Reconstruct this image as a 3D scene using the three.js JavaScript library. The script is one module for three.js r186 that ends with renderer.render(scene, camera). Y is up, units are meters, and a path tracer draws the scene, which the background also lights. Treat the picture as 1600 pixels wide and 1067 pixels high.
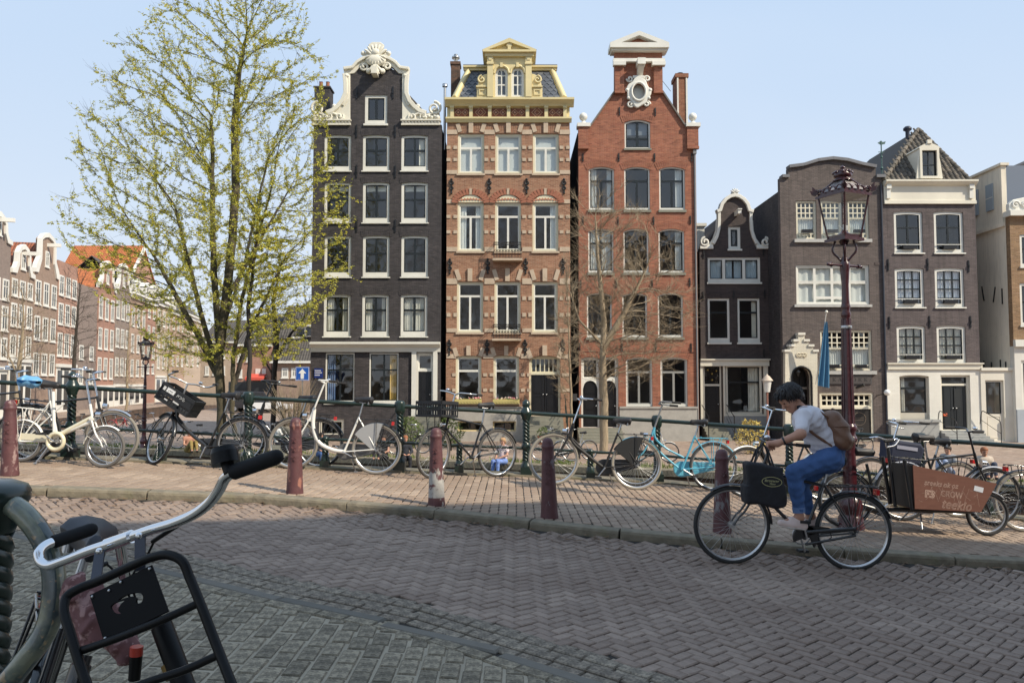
import*as THREE from 'three';
import{mergeGeometries}from 'three/addons/utils/BufferGeometryUtils.js';
// ---------------------------------------------------------------- camera, sky, sun, exposure
const FPX=1210,PITCH=Math.atan(63.5/FPX),EYE=1.55;
const scene=new THREE.Scene();
const camera=new THREE.PerspectiveCamera(2*Math.atan(533.5/FPX)*180/Math.PI,1600/1067,0.05,1500);
camera.position.set(0,EYE,0);
camera.rotation.set(PITCH,0,0);
const renderer=new THREE.WebGLRenderer({antialias:true});
renderer.setSize(1024,682);
renderer.toneMapping=THREE.LinearToneMapping;
renderer.toneMappingExposure=1.1;
renderer.shadowMap.enabled=true;
const SUN=new THREE.Vector3(1.1,1.12,0.66).normalize();
const sun=new THREE.DirectionalLight(new THREE.Color().setRGB(1,0.9,0.74),5);
sun.position.copy(SUN).multiplyScalar(90);
sun.target.position.set(0,0,-15);
sun.position.add(sun.target.position);
sun.castShadow=true;
sun.shadow.radius=1;
Object.assign(sun.shadow.camera,{left:-60,right:60,top:60,bottom:-60,near:1,far:300});
sun.shadow.mapSize.set(4096,4096);
scene.add(sun,sun.target);
{
 const W=512,H=256,d=new Float32Array(W*H*4);
 const hs=(x,y,z)=>{const s=Math.sin(x*12.9898 + y*78.233 + z*37.719)*43758.5453;return s - Math.floor(s);};
 const vn=(x,y,z)=>{const a=Math.floor(x),b=Math.floor(y),c=Math.floor(z),f=x - a,g=y - b,h=z - c,s=(t)=>t*t*(3 - 2*t),l=(p,q,t)=>p +(q - p)*t;let r=[];for(let k=0;k<2;k++)r.push(l(l(hs(a,b,c + k),hs(a + 1,b,c + k),s(f)),l(hs(a,b + 1,c + k),hs(a + 1,b + 1,c + k),s(f)),s(g)));return l(r[0],r[1],s(h));};
 for(let j=0;j<H;j++)for(let i=0;i<W;i++){
  const el=(j + 0.5)/H*Math.PI - Math.PI/2,az=(i + 0.5)/W*2*Math.PI,up=Math.sin(el);
  const t=Math.min(1,Math.max(0,up)),k=Math.pow(1 - t,3.2);
  let c=[0.46 + 0.32*k,0.62 + 0.21*k,0.85 + 0.03*k];
  const x=Math.cos(az)*Math.cos(el),z=Math.sin(az)*Math.cos(el);
  const px=x/(up + 0.25),pz=z/(up + 0.25);
  let n=0;for(let o=0,a=0.5,q=1.1;o<4;o++,a*=0.5,q*=2.1)n +=a*vn(px*q*1.2 + 3,pz*q*2.6 + 8,o*7.3);
  const cl=Math.max(0,Math.min(1,(n - 0.42)*2.6))*0.1*Math.min(1,Math.max(0,up)*6);
  c=[c[0]+(0.92 - c[0])*cl,c[1]+(0.94 - c[1])*cl,c[2]+(0.96 - c[2])*cl];
  if(up<0){const g=Math.min(1,-up*8);c=[c[0]*(1 - g)+ 0.25*g,c[1]*(1 - g)+ 0.22*g,c[2]*(1 - g)+ 0.2*g];}
  const o=(j*W + i)*4;d[o]=c[0];d[o + 1]=c[1];d[o + 2]=c[2];d[o + 3]=1;
 }
 const sky=new THREE.DataTexture(d,W,H,THREE.RGBAFormat,THREE.FloatType);
 sky.mapping=THREE.EquirectangularReflectionMapping;
 sky.magFilter=sky.minFilter=THREE.LinearFilter;sky.needsUpdate=true;
 scene.background=sky;scene.environment=sky;
}
// ---------------------------------------------------------------- helpers
let seedState=12345;
const rnd=()=>{seedState=(seedState + 0x6d2b79f5)|0;let t=Math.imul(seedState ^(seedState>>>15),1|seedState);t=(t + Math.imul(t ^(t>>>7),61|t))^ t;return((t ^(t>>>14))>>>0)/4294967296;};
const rr=(a,b)=>a +(b - a)*rnd();
const pick=(a)=>a[Math.floor(rnd()*a.length)];
const V=(x,y,z)=>new THREE.Vector3(x,y,z);
const clamp=(x,a,b)=>Math.min(b,Math.max(a,x));
const PI=Math.PI;
const cosP=Math.cos(PITCH),sinP=Math.sin(PITCH);
const dirOf=(px,py)=>{const u=(px - 800)/FPX,v=(533.5 - py)/FPX;return V(u,v*cosP + sinP,v*sinP - cosP);};
const P=(px,py,D)=>{const d=dirOf(px,py);return d.multiplyScalar(D/-d.z).add(V(0,EYE,0));};
const deckY=(x)=>{const c=clamp(x,-11,16);return 0.145 - 0.062*c + 0.0008*c*c;};
const roadY=(x,z=0)=>deckY(x)- 0.06 - 0.07*clamp((z - kerbZ(x))/0.7,0,1);
const lerpTab=(tab,x)=>{if(x<=tab[0][0])return tab[0][1];for(let i=1;i<tab.length;i++)if(x<=tab[i][0]){const[a,b]=[tab[i - 1],tab[i]];return a[1]+(b[1]- a[1])*(x - a[0])/(b[0]- a[0]);}return tab[tab.length - 1][1];};
const railZ=(x)=>-lerpTab([[-14,9.6],[-7.5,10.0],[-5.8,10.3],[-2.66,11.1],[-1.66,11.3],[0.21,11.75],[2.24,11.9],[4.5,11.2],[6.7,10.0],[9,8.8],[14,6.5]],x);
const kerbZ=(x)=>-lerpTab([[-14,7.0],[-8,7.5],[-5.3,8.0],[-2.7,8.55],[-1.1,8.4],[1.3,7.75],[3.7,7.45],[5.5,7.5],[9,7.5],[14,7.3]],x);
const QY=-1.25,WATER=-2.9;
const quayEdge=(x)=>-(26.55 - 0.373*x);
const usedNames=new Map();
const numbered=(name)=>{const n=usedNames.get(name)??0;usedNames.set(name,n + 1);return n?name + '_' + String(n).padStart(3,'0'):name;};
function shadow(o){o.castShadow=true;o.receiveShadow=true;return o;}
function thing(name,label,category,pos=[0,0,0],turn=0,group){
 const o=new THREE.Group();o.name=numbered(name);o.position.set(...pos);o.rotation.y=turn;
 o.userData={label,category};if(group)o.userData.group=group;
 scene.add(o);return o;
}
function part(name,geo,mat,parent,data){
 const m=shadow(new THREE.Mesh(Array.isArray(geo)?merge(geo):geo,mat));m.name=name;parent.add(m);
 if(data)m.userData=data;return m;
}
function single(name,label,category,geo,mat,group){
 const m=part(numbered(name),geo,mat,scene,{label,category});if(group)m.userData.group=group;return m;
}
function struct(name,geo,mat,parent=scene){const m=part(name,geo,mat,parent);m.userData.kind='structure';return m;}
// geometry: everything non-indexed with position, normal, uv (uv in metres, by the main direction of the face)
function clean(g){
 if(g.index)g=g.toNonIndexed();
 for(const k of Object.keys(g.attributes))if(!['position','normal','uv','color'].includes(k))g.deleteAttribute(k);
 if(!g.attributes.normal)g.computeVertexNormals();
 return g;
}
function tri(g){
 g=clean(g);const p=g.attributes.position,uv=new Float32Array(p.count*2),a=V(),b=V(),c=V();
 for(let i=0;i<p.count;i +=3){
  a.fromBufferAttribute(p,i);b.fromBufferAttribute(p,i + 1);c.fromBufferAttribute(p,i + 2);
  const n=b.clone().sub(a).cross(c.clone().sub(a)),x=Math.abs(n.x),y=Math.abs(n.y),z=Math.abs(n.z);
  [a,b,c].forEach((q,k)=>{const o=(i + k)*2;if(z>=x&&z>=y){uv[o]=q.x;uv[o + 1]=q.y;}else if(x>=y){uv[o]=q.z;uv[o + 1]=q.y;}else{uv[o]=q.x;uv[o + 1]=q.z;}});
 }
 g.setAttribute('uv',new THREE.BufferAttribute(uv,2));return g;
}
const merge=(list)=>{const l=list.flat(9).filter(Boolean).map((g)=>(g.userData.tri?g:Object.assign(tri(g),{userData:{tri:1}})));return l.length===1?l[0]:mergeGeometries(l);};
const at=(g,x,y,z,rx=0,ry=0,rz=0)=>{if(rx)g.rotateX(rx);if(ry)g.rotateY(ry);if(rz)g.rotateZ(rz);g.translate(x,y,z);return g;};
const box=(w,h,d,x=0,y=0,z=0,rx=0,ry=0,rz=0)=>at(new THREE.BoxGeometry(w,h,d),x,y,z,rx,ry,rz);
const bx=(x0,x1,y0,y1,z0,z1)=>box(x1 - x0,y1 - y0,z1 - z0,(x0 + x1)/2,(y0 + y1)/2,(z0 + z1)/2);
const sph=(r,x=0,y=0,z=0,sx=1,sy=1,sz=1,n=14)=>{const g=new THREE.SphereGeometry(r,n,Math.max(6,Math.round(n*0.7)));g.scale(sx,sy,sz);return at(g,x,y,z);};
function cyl(a,b,r1,r2=r1,n=8,open=false){
 const d=V().subVectors(b,a),g=new THREE.CylinderGeometry(r2,r1,d.length(),n,1,open);
 g.applyQuaternion(new THREE.Quaternion().setFromUnitVectors(V(0,1,0),d.clone().normalize()));
 g.translate((a.x + b.x)/2,(a.y + b.y)/2,(a.z + b.z)/2);return g;
}
const vv=(p)=>(p.isVector3?p:V(...p));
const bar=(a,b,r,r2=r,n=8)=>cyl(vv(a),vv(b),r,r2,n);
const tube=(pts,r,seg=pts.length*6,n=8,closed=false)=>new THREE.TubeGeometry(new THREE.CatmullRomCurve3(pts.map(vv),closed,'catmullrom',0.5),seg,r,n,closed);
// a tube with straight runs and rounded corners
function pipe(pts,r,bend=0.03,n=10){
 const q=pts.map(vv),path=new THREE.CurvePath();let last=q[0];
 for(let i=1;i<q.length - 1;i++){
  const a=q[i].clone().sub(q[i - 1]),b=q[i + 1].clone().sub(q[i]),k=Math.min(bend,a.length()*0.49,b.length()*0.49);
  const s=q[i].clone().addScaledVector(a.normalize(),-k),e=q[i].clone().addScaledVector(b.normalize(),k);
  if(s.distanceTo(last)>1e-4)path.add(new THREE.LineCurve3(last,s));
  path.add(new THREE.QuadraticBezierCurve3(s,q[i],e));last=e;
 }
 path.add(new THREE.LineCurve3(last,q[q.length - 1]));
 const out=[],L=path.curves;
 for(const c of L){const k=c.isLineCurve3?1:7;for(let i=0;i<k;i++)out.push(c.getPoint(i/k));}
 out.push(q[q.length - 1]);
 const poly=new THREE.CurvePath();for(let i=1;i<out.length;i++)poly.add(new THREE.LineCurve3(out[i - 1],out[i]));
 return sweep(out,()=>r,n);
}
// a round sweep along points with a radius of its own at each point, closed at both ends
function sweep(pts,rad,n=6,cap=true){
 const pos=[],nor=[],N=pts.length,frames=[];let up=null;
 for(let i=0;i<N;i++){
  const t=pts[Math.min(N - 1,i + 1)].clone().sub(pts[Math.max(0,i - 1)]).normalize();
  if(!up)up=Math.abs(t.y)<0.9?V(0,1,0):V(1,0,0);
  const s=V().crossVectors(t,up).normalize();up=V().crossVectors(s,t).normalize();
  frames.push([s,up.clone(),t]);
 }
 const ring=(i,k)=>{const a=k/n*2*PI,[s,u]=frames[i];return s.clone().multiplyScalar(Math.cos(a)).addScaledVector(u,-Math.sin(a));};
 for(let i=0;i<N - 1;i++)for(let k=0;k<n;k++){
  const d=[ring(i,k),ring(i,k + 1),ring(i + 1,k + 1),ring(i + 1,k)],r=[rad(i),rad(i),rad(i + 1),rad(i + 1)],b=[i,i,i + 1,i + 1];
  for(const j of[0,1,2,0,2,3]){const p=pts[b[j]].clone().addScaledVector(d[j],r[j]);pos.push(p.x,p.y,p.z);nor.push(d[j].x,d[j].y,d[j].z);}
 }
 if(cap)for(const[i,s]of[[0,-1],[N - 1,1]])for(let k=0;k<n;k++){
  const a=ring(i,s>0?k:k + 1),b=ring(i,s>0?k + 1:k),t=frames[i][2].clone().multiplyScalar(s);
  for(const q of[pts[i],pts[i].clone().addScaledVector(a,rad(i)),pts[i].clone().addScaledVector(b,rad(i))]){pos.push(q.x,q.y,q.z);nor.push(t.x,t.y,t.z);}
 }
 const g=new THREE.BufferGeometry();
 g.setAttribute('position',new THREE.Float32BufferAttribute(pos,3));g.setAttribute('normal',new THREE.Float32BufferAttribute(nor,3));
 g.setAttribute('uv',new THREE.Float32BufferAttribute(new Float32Array(pos.length/3*2),2));return g;
}
const lathe=(prof,n=20,x=0,y=0,z=0)=>at(new THREE.LatheGeometry(prof.map(([r,h])=>new THREE.Vector2(r,h)),n),x,y,z);
const shapeOf=(pts)=>new THREE.Shape(pts.map(([x,y])=>new THREE.Vector2(x,y)));
const ext=(pts,depth,z=0,bevel=0,holes=[])=>{
 const s=Array.isArray(pts)?shapeOf(pts):pts;for(const h of holes)s.holes.push(new THREE.Path(h.map(([x,y])=>new THREE.Vector2(x,y))));
 const g=new THREE.ExtrudeGeometry(s,{depth:depth - 2*bevel,bevelEnabled:bevel>0,bevelThickness:bevel,bevelSize:bevel,bevelOffset:-bevel,bevelSegments:2,curveSegments:10});
 g.translate(0,0,z + bevel);return g;
};
const ring4=(x0,x1,y0,y1,t,z0,z1,tb=t,tt=t)=>ext([[x0,y0],[x1,y0],[x1,y1],[x0,y1]],z1 - z0,z0,0,[[[x0 + t,y0 + tb],[x0 + t,y1 - tt],[x1 - t,y1 - tt],[x1 - t,y0 + tb]]]);
const grid=(nu,nv,f)=>{
 const pos=[],idx=[];for(let j=0;j<=nv;j++)for(let i=0;i<=nu;i++)pos.push(...f(i/nu,j/nv));
 for(let j=0;j<nv;j++)for(let i=0;i<nu;i++){const a=j*(nu + 1)+ i,b=a + 1,c=a + nu + 1,d=c + 1;idx.push(a,b,d,a,d,c);}
 const g=new THREE.BufferGeometry();g.setAttribute('position',new THREE.Float32BufferAttribute(pos,3));g.setIndex(idx);g.computeVertexNormals();return g;
};
// ---------------------------------------------------------------- textures and materials
const hash=(x,y,s)=>{let h=Math.imul(x|0,374761393)^ Math.imul(y|0,668265263)^ Math.imul(s|0,1274126177);h=Math.imul(h ^(h>>>13),1274126177);return((h ^(h>>>16))>>>0)/4294967296;};
function noise(x,y,per,s,per2=per){
 const a=Math.floor(x),b=Math.floor(y),f=x - a,g=y - b,w=(t)=>t*t*(3 - 2*t),m=(k,p)=>((k % p)+ p)% p;
 const h=(i,j)=>hash(m(i,per),m(j,per2),s),u=w(f),v=w(g);
 return(h(a,b)*(1 - u)+ h(a + 1,b)*u)*(1 - v)+(h(a,b + 1)*(1 - u)+ h(a + 1,b + 1)*u)*v;
}
const fbm=(u,v,base,oct,s)=>{let t=0,a=0.5,q=base,n=0;for(let o=0;o<oct;o++,a*=0.55,q*=2){t +=a*noise(u*q,v*q,q,s + o);n +=a;}return t/n;};
function tex(N,f,metres,srgb=true,M=N){
 const d=new Uint8Array(N*M*4),e=(x)=>clamp(Math.round(255*(srgb?Math.pow(clamp(x,0,1),1/2.2):x)),0,255);
 for(let j=0;j<M;j++)for(let i=0;i<N;i++){const c=f((i + 0.5)/N,(j + 0.5)/M),o=(j*N + i)*4,q=Array.isArray(c)?c:[c,c,c];d[o]=e(q[0]);d[o + 1]=e(q[1]);d[o + 2]=e(q[2]);d[o + 3]=255;}
 const t=new THREE.DataTexture(d,N,M,THREE.RGBAFormat);t.wrapS=t.wrapT=THREE.RepeatWrapping;t.magFilter=THREE.LinearFilter;t.minFilter=THREE.LinearMipmapLinearFilter;t.generateMipmaps=true;
 if(srgb)t.colorSpace=THREE.SRGBColorSpace;const[a,b]=Array.isArray(metres)?metres:[metres,metres];t.repeat.set(1/a,1/b);t.needsUpdate=true;return t;
}
const col=(c)=>new THREE.Color().setRGB(c[0],c[1],c[2]);
const mat=(c,rough=0.7,more={})=>new THREE.MeshStandardMaterial({color:col(c),roughness:rough,side:THREE.DoubleSide,...more});
const phys=(c,rough,more={})=>new THREE.MeshPhysicalMaterial({color:col(c),roughness:rough,side:THREE.DoubleSide,...more});
// brickwork in running bond; returns colour and relief
function brickwork(cols,mortar,{bw=0.22,bh=0.0625,nx=12,ny=42,m=0.09,mh=0.16,N=1024,seed=1,vary=0.35,dirt=0.3}){
 const cell=(u,v)=>{
  const y=v*ny,r=Math.floor(y),x=u*nx +(r % 2?0.5:0),c=Math.floor(x),fx=x - c,fy=y - r,cc=((c % nx)+ nx)% nx;
  const wob=(noise(u*160,v*160,160,seed + 9)- 0.5)*0.1;
  return{id:hash(cc,r,seed),id2:hash(cc,r,seed + 5),mortar:fx<m/2 + wob*0.4||fx>1 - m/2 + wob*0.4||fy<mh/2 + wob||fy>1 - mh/2 + wob};
 };
 const map=tex(N,(u,v)=>{
  const c=cell(u,v),big=(1 - dirt*fbm(u,v,4,4,seed + 20))*(1 - 0.5*dirt*clamp((noise(u*20,v*3,20,seed + 30,3)+ 0.5*noise(u*47,v*5,47,seed + 31,5)- 0.85)*2.5,0,1)),fine=0.86 + 0.28*noise(u*256,v*256,256,seed + 3);
  const base=c.mortar?mortar:cols[Math.floor(c.id*cols.length)],k=c.mortar?1:1 - vary/2 + vary*c.id2;
  return base.map((q)=>q*k*big*fine);
 },[nx*bw,ny*bh]);
 const bump=tex(N,(u,v)=>{const c=cell(u,v);return c.mortar?0.25:0.7 + 0.2*c.id2 + 0.1*noise(u*200,v*200,200,seed + 4);},[nx*bw,ny*bh],false);
 return{map,bump};
}
const brickMat=(b,rough=0.85,s=0.012,c=[1,1,1])=>mat(c,rough,{map:b.map,bumpMap:b.bump,bumpScale:s});
const speck=tex(512,(u,v)=>0.72 + 0.28*fbm(u,v,8,5,77)+ 0.1*(noise(u*256,v*256,256,5)- 0.5),1.5);
const speckBump=tex(512,(u,v)=>fbm(u,v,16,5,31),0.9,false);
const paintNoise=tex(512,(u,v)=>{const s=fbm(u,v,4,5,41);return 0.8 + 0.2*s;},3);
const paint=(c,rough=0.5,more={})=>mat(c,rough,{map:paintNoise,...more});
const stoneMat=(c,rough=0.85,bs=0.004)=>mat(c,rough,{map:speck,bumpMap:speckBump,bumpScale:bs});
const WHITE=paint([0.82,0.8,0.72],0.5),CREAM=paint([0.8,0.75,0.62],0.5),YELLOW=paint([0.78,0.66,0.36],0.5),PALEYELLOW=paint([0.78,0.72,0.52],0.5);
const BLACKPAINT=paint([0.012,0.012,0.014],0.35),GREENPAINT=paint([0.012,0.03,0.024],0.35),IRON=mat([0.015,0.014,0.014],0.5),DARKSASH=paint([0.012,0.016,0.018],0.35);
const GLASS=phys([0.92,0.95,0.95],0.015,{transmission:1,thickness:0,ior:1.85,bumpMap:tex(256,(u,v)=>fbm(u,v,3,2,71),1.7,false),bumpScale:0.02});
const CURTAIN=mat([0.72,0.68,0.58],0.95),NET=phys([0.8,0.8,0.8],0.95,{transmission:0.3,thickness:0}),BLIND=mat([0.6,0.62,0.6],0.9);
const INNER=mat([0.32,0.28,0.24],0.95);
const CHROME=mat([0.75,0.76,0.78],0.12,{metalness:1}),STEEL=mat([0.5,0.5,0.5],0.35,{metalness:1}),RUBBER=mat([0.02,0.02,0.021],0.75),LEATHER=mat([0.02,0.019,0.02],0.55);
// ---------------------------------------------------------------- ground, water, bridge deck
const grime=tex(512,(u,v)=>{const s=fbm(u,v,4,6,91);return 0.62 + 0.5*(s - 0.2);},2.3);
const JOINT=mat([0.035,0.03,0.025],0.95,{map:speck,bumpMap:speckBump,bumpScale:0.006}),SANDJOINT=mat([0.4,0.345,0.26],0.95,{map:speck,bumpMap:speckBump,bumpScale:0.005});
const quayBrick=brickwork([[0.4,0.29,0.22],[0.36,0.25,0.19],[0.43,0.33,0.26]],[0.24,0.2,0.15],{bw:0.2,bh:0.1,nx:14,ny:28,m:0.06,mh:0.1,seed:3,dirt:0.35});
const wallBrick=brickwork([[0.16,0.085,0.055],[0.2,0.1,0.06],[0.12,0.07,0.05]],[0.14,0.12,0.09],{seed:8,dirt:0.6});
const QUAYMAT=brickMat(quayBrick,0.9,0.01),QUAYWALL=brickMat(wallBrick,0.9,0.012);
const GREYSTONE=stoneMat([0.26,0.25,0.2]),MOSSTONE=mat([1,1,1],0.95,{bumpMap:speckBump,bumpScale:0.01,map:tex(512,(u,v)=>{const m=clamp((fbm(u,v,4,6,61)- 0.5)*5,0,1),k=0.7 + 0.5*fbm(u,v,32,3,62);return[0.2,0.17,0.12].map((q,i)=>(q*(1 - m)+[0.13,0.13,0.05][i]*m)*k);},2.2)});
const flat=(pts,y)=>{const g=new THREE.ShapeGeometry(shapeOf(pts.map(([x,z])=>[x,-z])));g.rotateX(-PI/2);g.translate(0,y,0);return g;};
// land to the horizon lies just under everything; the canal is cut out of it
const A0=[-24,quayEdge(-24)],A1=[34,quayEdge(34)];
const quay=struct('quay_pavement',[flat([A0,A1,[60,-8],[420,-60],[420,-900],[-180,-900],[-58,-240]],QY)],QUAYMAT);
struct('left_quay',[flat([[-30,-30],[-66,-240],[-190,-900],[-700,-900],[-700,40],[-30,40]],QY)],QUAYMAT);
struct('canal_water',[flat([[-200,60],[80,60],[80,-60],[-20,-200],[-170,-900],[-230,-900]],WATER)],phys([0.02,0.03,0.022],0.06,{bumpMap:tex(512,(u,v)=>fbm(u,v,6,4,11),5,false),bumpScale:0.03}));
struct('quay_wall',[ext([[0,WATER - 0.4],[Math.hypot(A1[0]- A0[0],A1[1]- A0[1]),WATER - 0.4],[Math.hypot(A1[0]- A0[0],A1[1]- A0[1]),QY - 0.18],[0,QY - 0.18]],0.5,-0.5)].map((g)=>{const d=Math.atan2(-(A1[1]- A0[1]),A1[0]- A0[0]);g=tri(g);g.rotateY(d);g.translate(A0[0],0,A0[1]);g.userData.tri=1;return g;}),QUAYWALL);
struct('left_canal_wall',[ext([[0,WATER - 0.4],[213,WATER - 0.4],[213,QY - 0.05],[0,QY - 0.05]],0.5,-0.25)].map((g)=>{g=tri(g);g.rotateY(Math.atan2(204.5,-34));g.translate(-24,0,-35.5);g.userData.tri=1;return g;}),QUAYWALL);
struct('left_quay_wall',[ext([[0,WATER - 0.4],[213,WATER - 0.4],[213,QY - 0.02],[0,QY - 0.02]],0.5,-0.5)].map((g)=>{g=tri(g);g.rotateY(Math.atan2(210,-36));g.translate(-30,0,-30);g.userData.tri=1;return g;}),QUAYWALL);
const coping=struct('quay_coping',[box(0.02,0.02,0.02,20,QY - 0.3,-19.6)],MOSSTONE);
{
 const n=56,dx=(A1[0]- A0[0])/n,turn=Math.atan2(-(A1[1]- A0[1]),A1[0]- A0[0]);
 const L=Math.hypot(dx,(A1[1]- A0[1])/n);
 for(let i=0;i<n;i++){const x=A0[0]+ dx*(i + 0.5);const m=part('coping_stone',[box(L - 0.012,0.2,0.62)],MOSSTONE,coping);m.position.set(x,QY - 0.075 + rr(-0.008,0.008),quayEdge(x)- 0.2);m.rotation.y=turn;}
}
// grass growing behind the coping
{
 const pos=[];
 for(let i=0;i<9000;i++){
  const x=rr(-23,26),z=quayEdge(x)- 0.55 - Math.pow(rnd(),2)*0.9,h=rr(0.04,0.15)*(fbm(x*0.05 + 0.5,z*0.05 + 3,16,2,4)>0.47?1.3:0.3),a=rnd()*7,w=0.018;
  pos.push(x - Math.cos(a)*w,QY,z - Math.sin(a)*w,x + Math.cos(a)*w,QY,z + Math.sin(a)*w,x + rr(-0.05,0.05),QY + h,z + rr(-0.05,0.05));
 }
 const g=new THREE.BufferGeometry();g.setAttribute('position',new THREE.Float32BufferAttribute(pos,3));g.computeVertexNormals();
 const m=part('grass',[g],mat([0.13,0.17,0.035],0.9),scene);m.userData={label:'strip of rough green grass growing along the quay edge',category:'grass',kind:'stuff'};
}
// the deck: road sheet, pavement sheet, kerb, near parking strip; each follows the hump
const strip=(x0,x1,zA,zB,yf,nx=90,nz=1,drop=0)=>grid(nx,nz,(u,v)=>{const x=x0 +(x1 - x0)*u,z=zA(x)+(zB(x)- zA(x))*v;return[x,yf(x)- drop,z];});
const XL=-16,XR=17;
const seamZ=(x)=>-lerpTab([[-9,8.2],[-5,6.9],[-2.6,5.72],[-1.7,5.28],[-0.65,4.85],[-0.09,4.45],[0.55,4.0],[1.4,3.3],[2.4,2.2],[4,0.6]],x);
const road=struct('road',[strip(-40,40,()=>7,(x)=>kerbZ(x)+ 0.7,(x)=>roadY(x),160,1,0.014),strip(-40,40,(x)=>kerbZ(x)+ 0.7,(x)=>kerbZ(x)+ 0.08,(x)=>roadY(x),160,1,0.014).translate(0,0,0)].map((q,i)=>{if(i){const p=q.attributes.position;for(let k=0;k<p.count;k++)p.setY(k,roadY(p.getX(k),p.getZ(k))- 0.014);q.computeVertexNormals();}return q;}),JOINT);
const pavement=struct('pavement',[strip(XL,XR,(x)=>kerbZ(x)- 0.1,(x)=>railZ(x)- 0.15,deckY,120,1,0.012)],JOINT);
struct('bridge_side',[grid(120,1,(u,v)=>{const x=XL +(XR - XL)*u;return[x,v?WATER - 0.5:deckY(x)- 0.02,railZ(x)- 0.33];})],QUAYWALL);
struct('bridge_end',[flat([[XR - 0.02,-9],[44,-14],[60,-8],[80,20],[XR - 0.02,20]],roadY(16)- 0.03),flat([[-40,-7.2],[XL + 0.02,-9.3],[XL + 0.02,10],[-40,10]],deckY(-16)- 0.16)],QUAYMAT);
const PAVERCOL=(a,b,t)=>a.map((q,i)=>q +(b[i]- q)*t);
// one paving brick with its upper edges worn round
function paver(l,w,h=0.05,c=0.007){
 const a=[[-l/2,-w/2],[l/2,-w/2],[l/2,w/2],[-l/2,w/2]],b=a.map(([x,z])=>[x - Math.sign(x)*c,z - Math.sign(z)*c]),pos=[];
 const q=(p0,p1,p2,p3)=>pos.push(...p0,...p1,...p2,...p0,...p2,...p3);
 for(let i=0;i<4;i++){const j=(i + 1)% 4,A=a[i],B=a[j],C=b[i],D=b[j];q([B[0],-h,B[1]],[A[0],-h,A[1]],[A[0],-c,A[1]],[B[0],-c,B[1]]);q([B[0],-c,B[1]],[A[0],-c,A[1]],[C[0],0,C[1]],[D[0],0,D[1]]);}
 q([b[0][0],0,b[0][1]],[b[3][0],0,b[3][1]],[b[2][0],0,b[2][1]],[b[1][0],0,b[1][1]]);
 const g=new THREE.BufferGeometry();g.setAttribute('position',new THREE.Float32BufferAttribute(pos,3));g.computeVertexNormals();return merge([g]);
}
const brickGrain=(N,s)=>tex(256,(u,v)=>0.8 + 0.35*(fbm(u,v,8,4,s)- 0.35),0.31 + s*0.001);
const grain=brickGrain(256,7),grainBump=tex(256,(u,v)=>fbm(u,v,12,4,17),0.27,false);
// lays pavers: the 300 that show largest are parts, the others one instanced part
const granite=tex(256,(u,v)=>{const a=noise(u*40,v*40,40,3),b=noise(u*90,v*90,90,5),c=fbm(u,v,6,3,9);return 0.42 + 0.55*(a>0.55?a:a*0.6)+ 0.35*(b - 0.4)+ 0.25*(c - 0.5);},0.47);
function lay(parent,name,list,geo,cols,near=300,bump=0.004,tx=grain){
 const mats=cols.map((c)=>mat(c,0.82,{map:tx,bumpMap:grainBump,bumpScale:bump}));
 const seen=(b)=>{const d=-b.z*cosP +(b.y - EYE)*sinP,v=(b.y - EYE)*cosP + b.z*sinP*1;return -b.z>1&&Math.abs(b.x/b.z)<0.68&&(EYE - b.y)/-b.z<0.47?1:0;};
 list.forEach((b)=>{b.score=seen(b)*1e4/(b.x*b.x + b.z*b.z);});
 list.sort((a,b)=>b.score - a.score);
 const inst=new THREE.InstancedMesh(geo,mat([1,1,1],0.82,{map:tx,bumpMap:grainBump,bumpScale:bump}),Math.max(1,list.length - near));inst.name=name + '_field';inst.userData.kind='stuff';
 const o=new THREE.Object3D(),c=new THREE.Color();
 list.forEach((b,i)=>{
  const t=i<near?part(name,geo,mats[b.c % mats.length],parent):o;
  t.position.set(b.x,b.y,b.z);t.rotation.set(b.rx??0,b.turn,b.rz??0,'ZXY');t.scale.setScalar(1);
  if(i>=near){o.updateMatrix();inst.setMatrixAt(i - near,o.matrix);const q=cols[b.c % cols.length];inst.setColorAt(i - near,c.setRGB(q[0],q[1],q[2]));}
 });
 parent.add(shadow(inst));
}
const slope=(x)=>Math.atan(deckY(x + 0.05)*10 - deckY(x - 0.05)*10);
const shades=(a,b,n,v)=>Array.from({length:n},(_,i)=>PAVERCOL(a,b,i/(n - 1)).map((q)=>q*(1 + v*(hash(i,3,9)- 0.5))));
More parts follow.
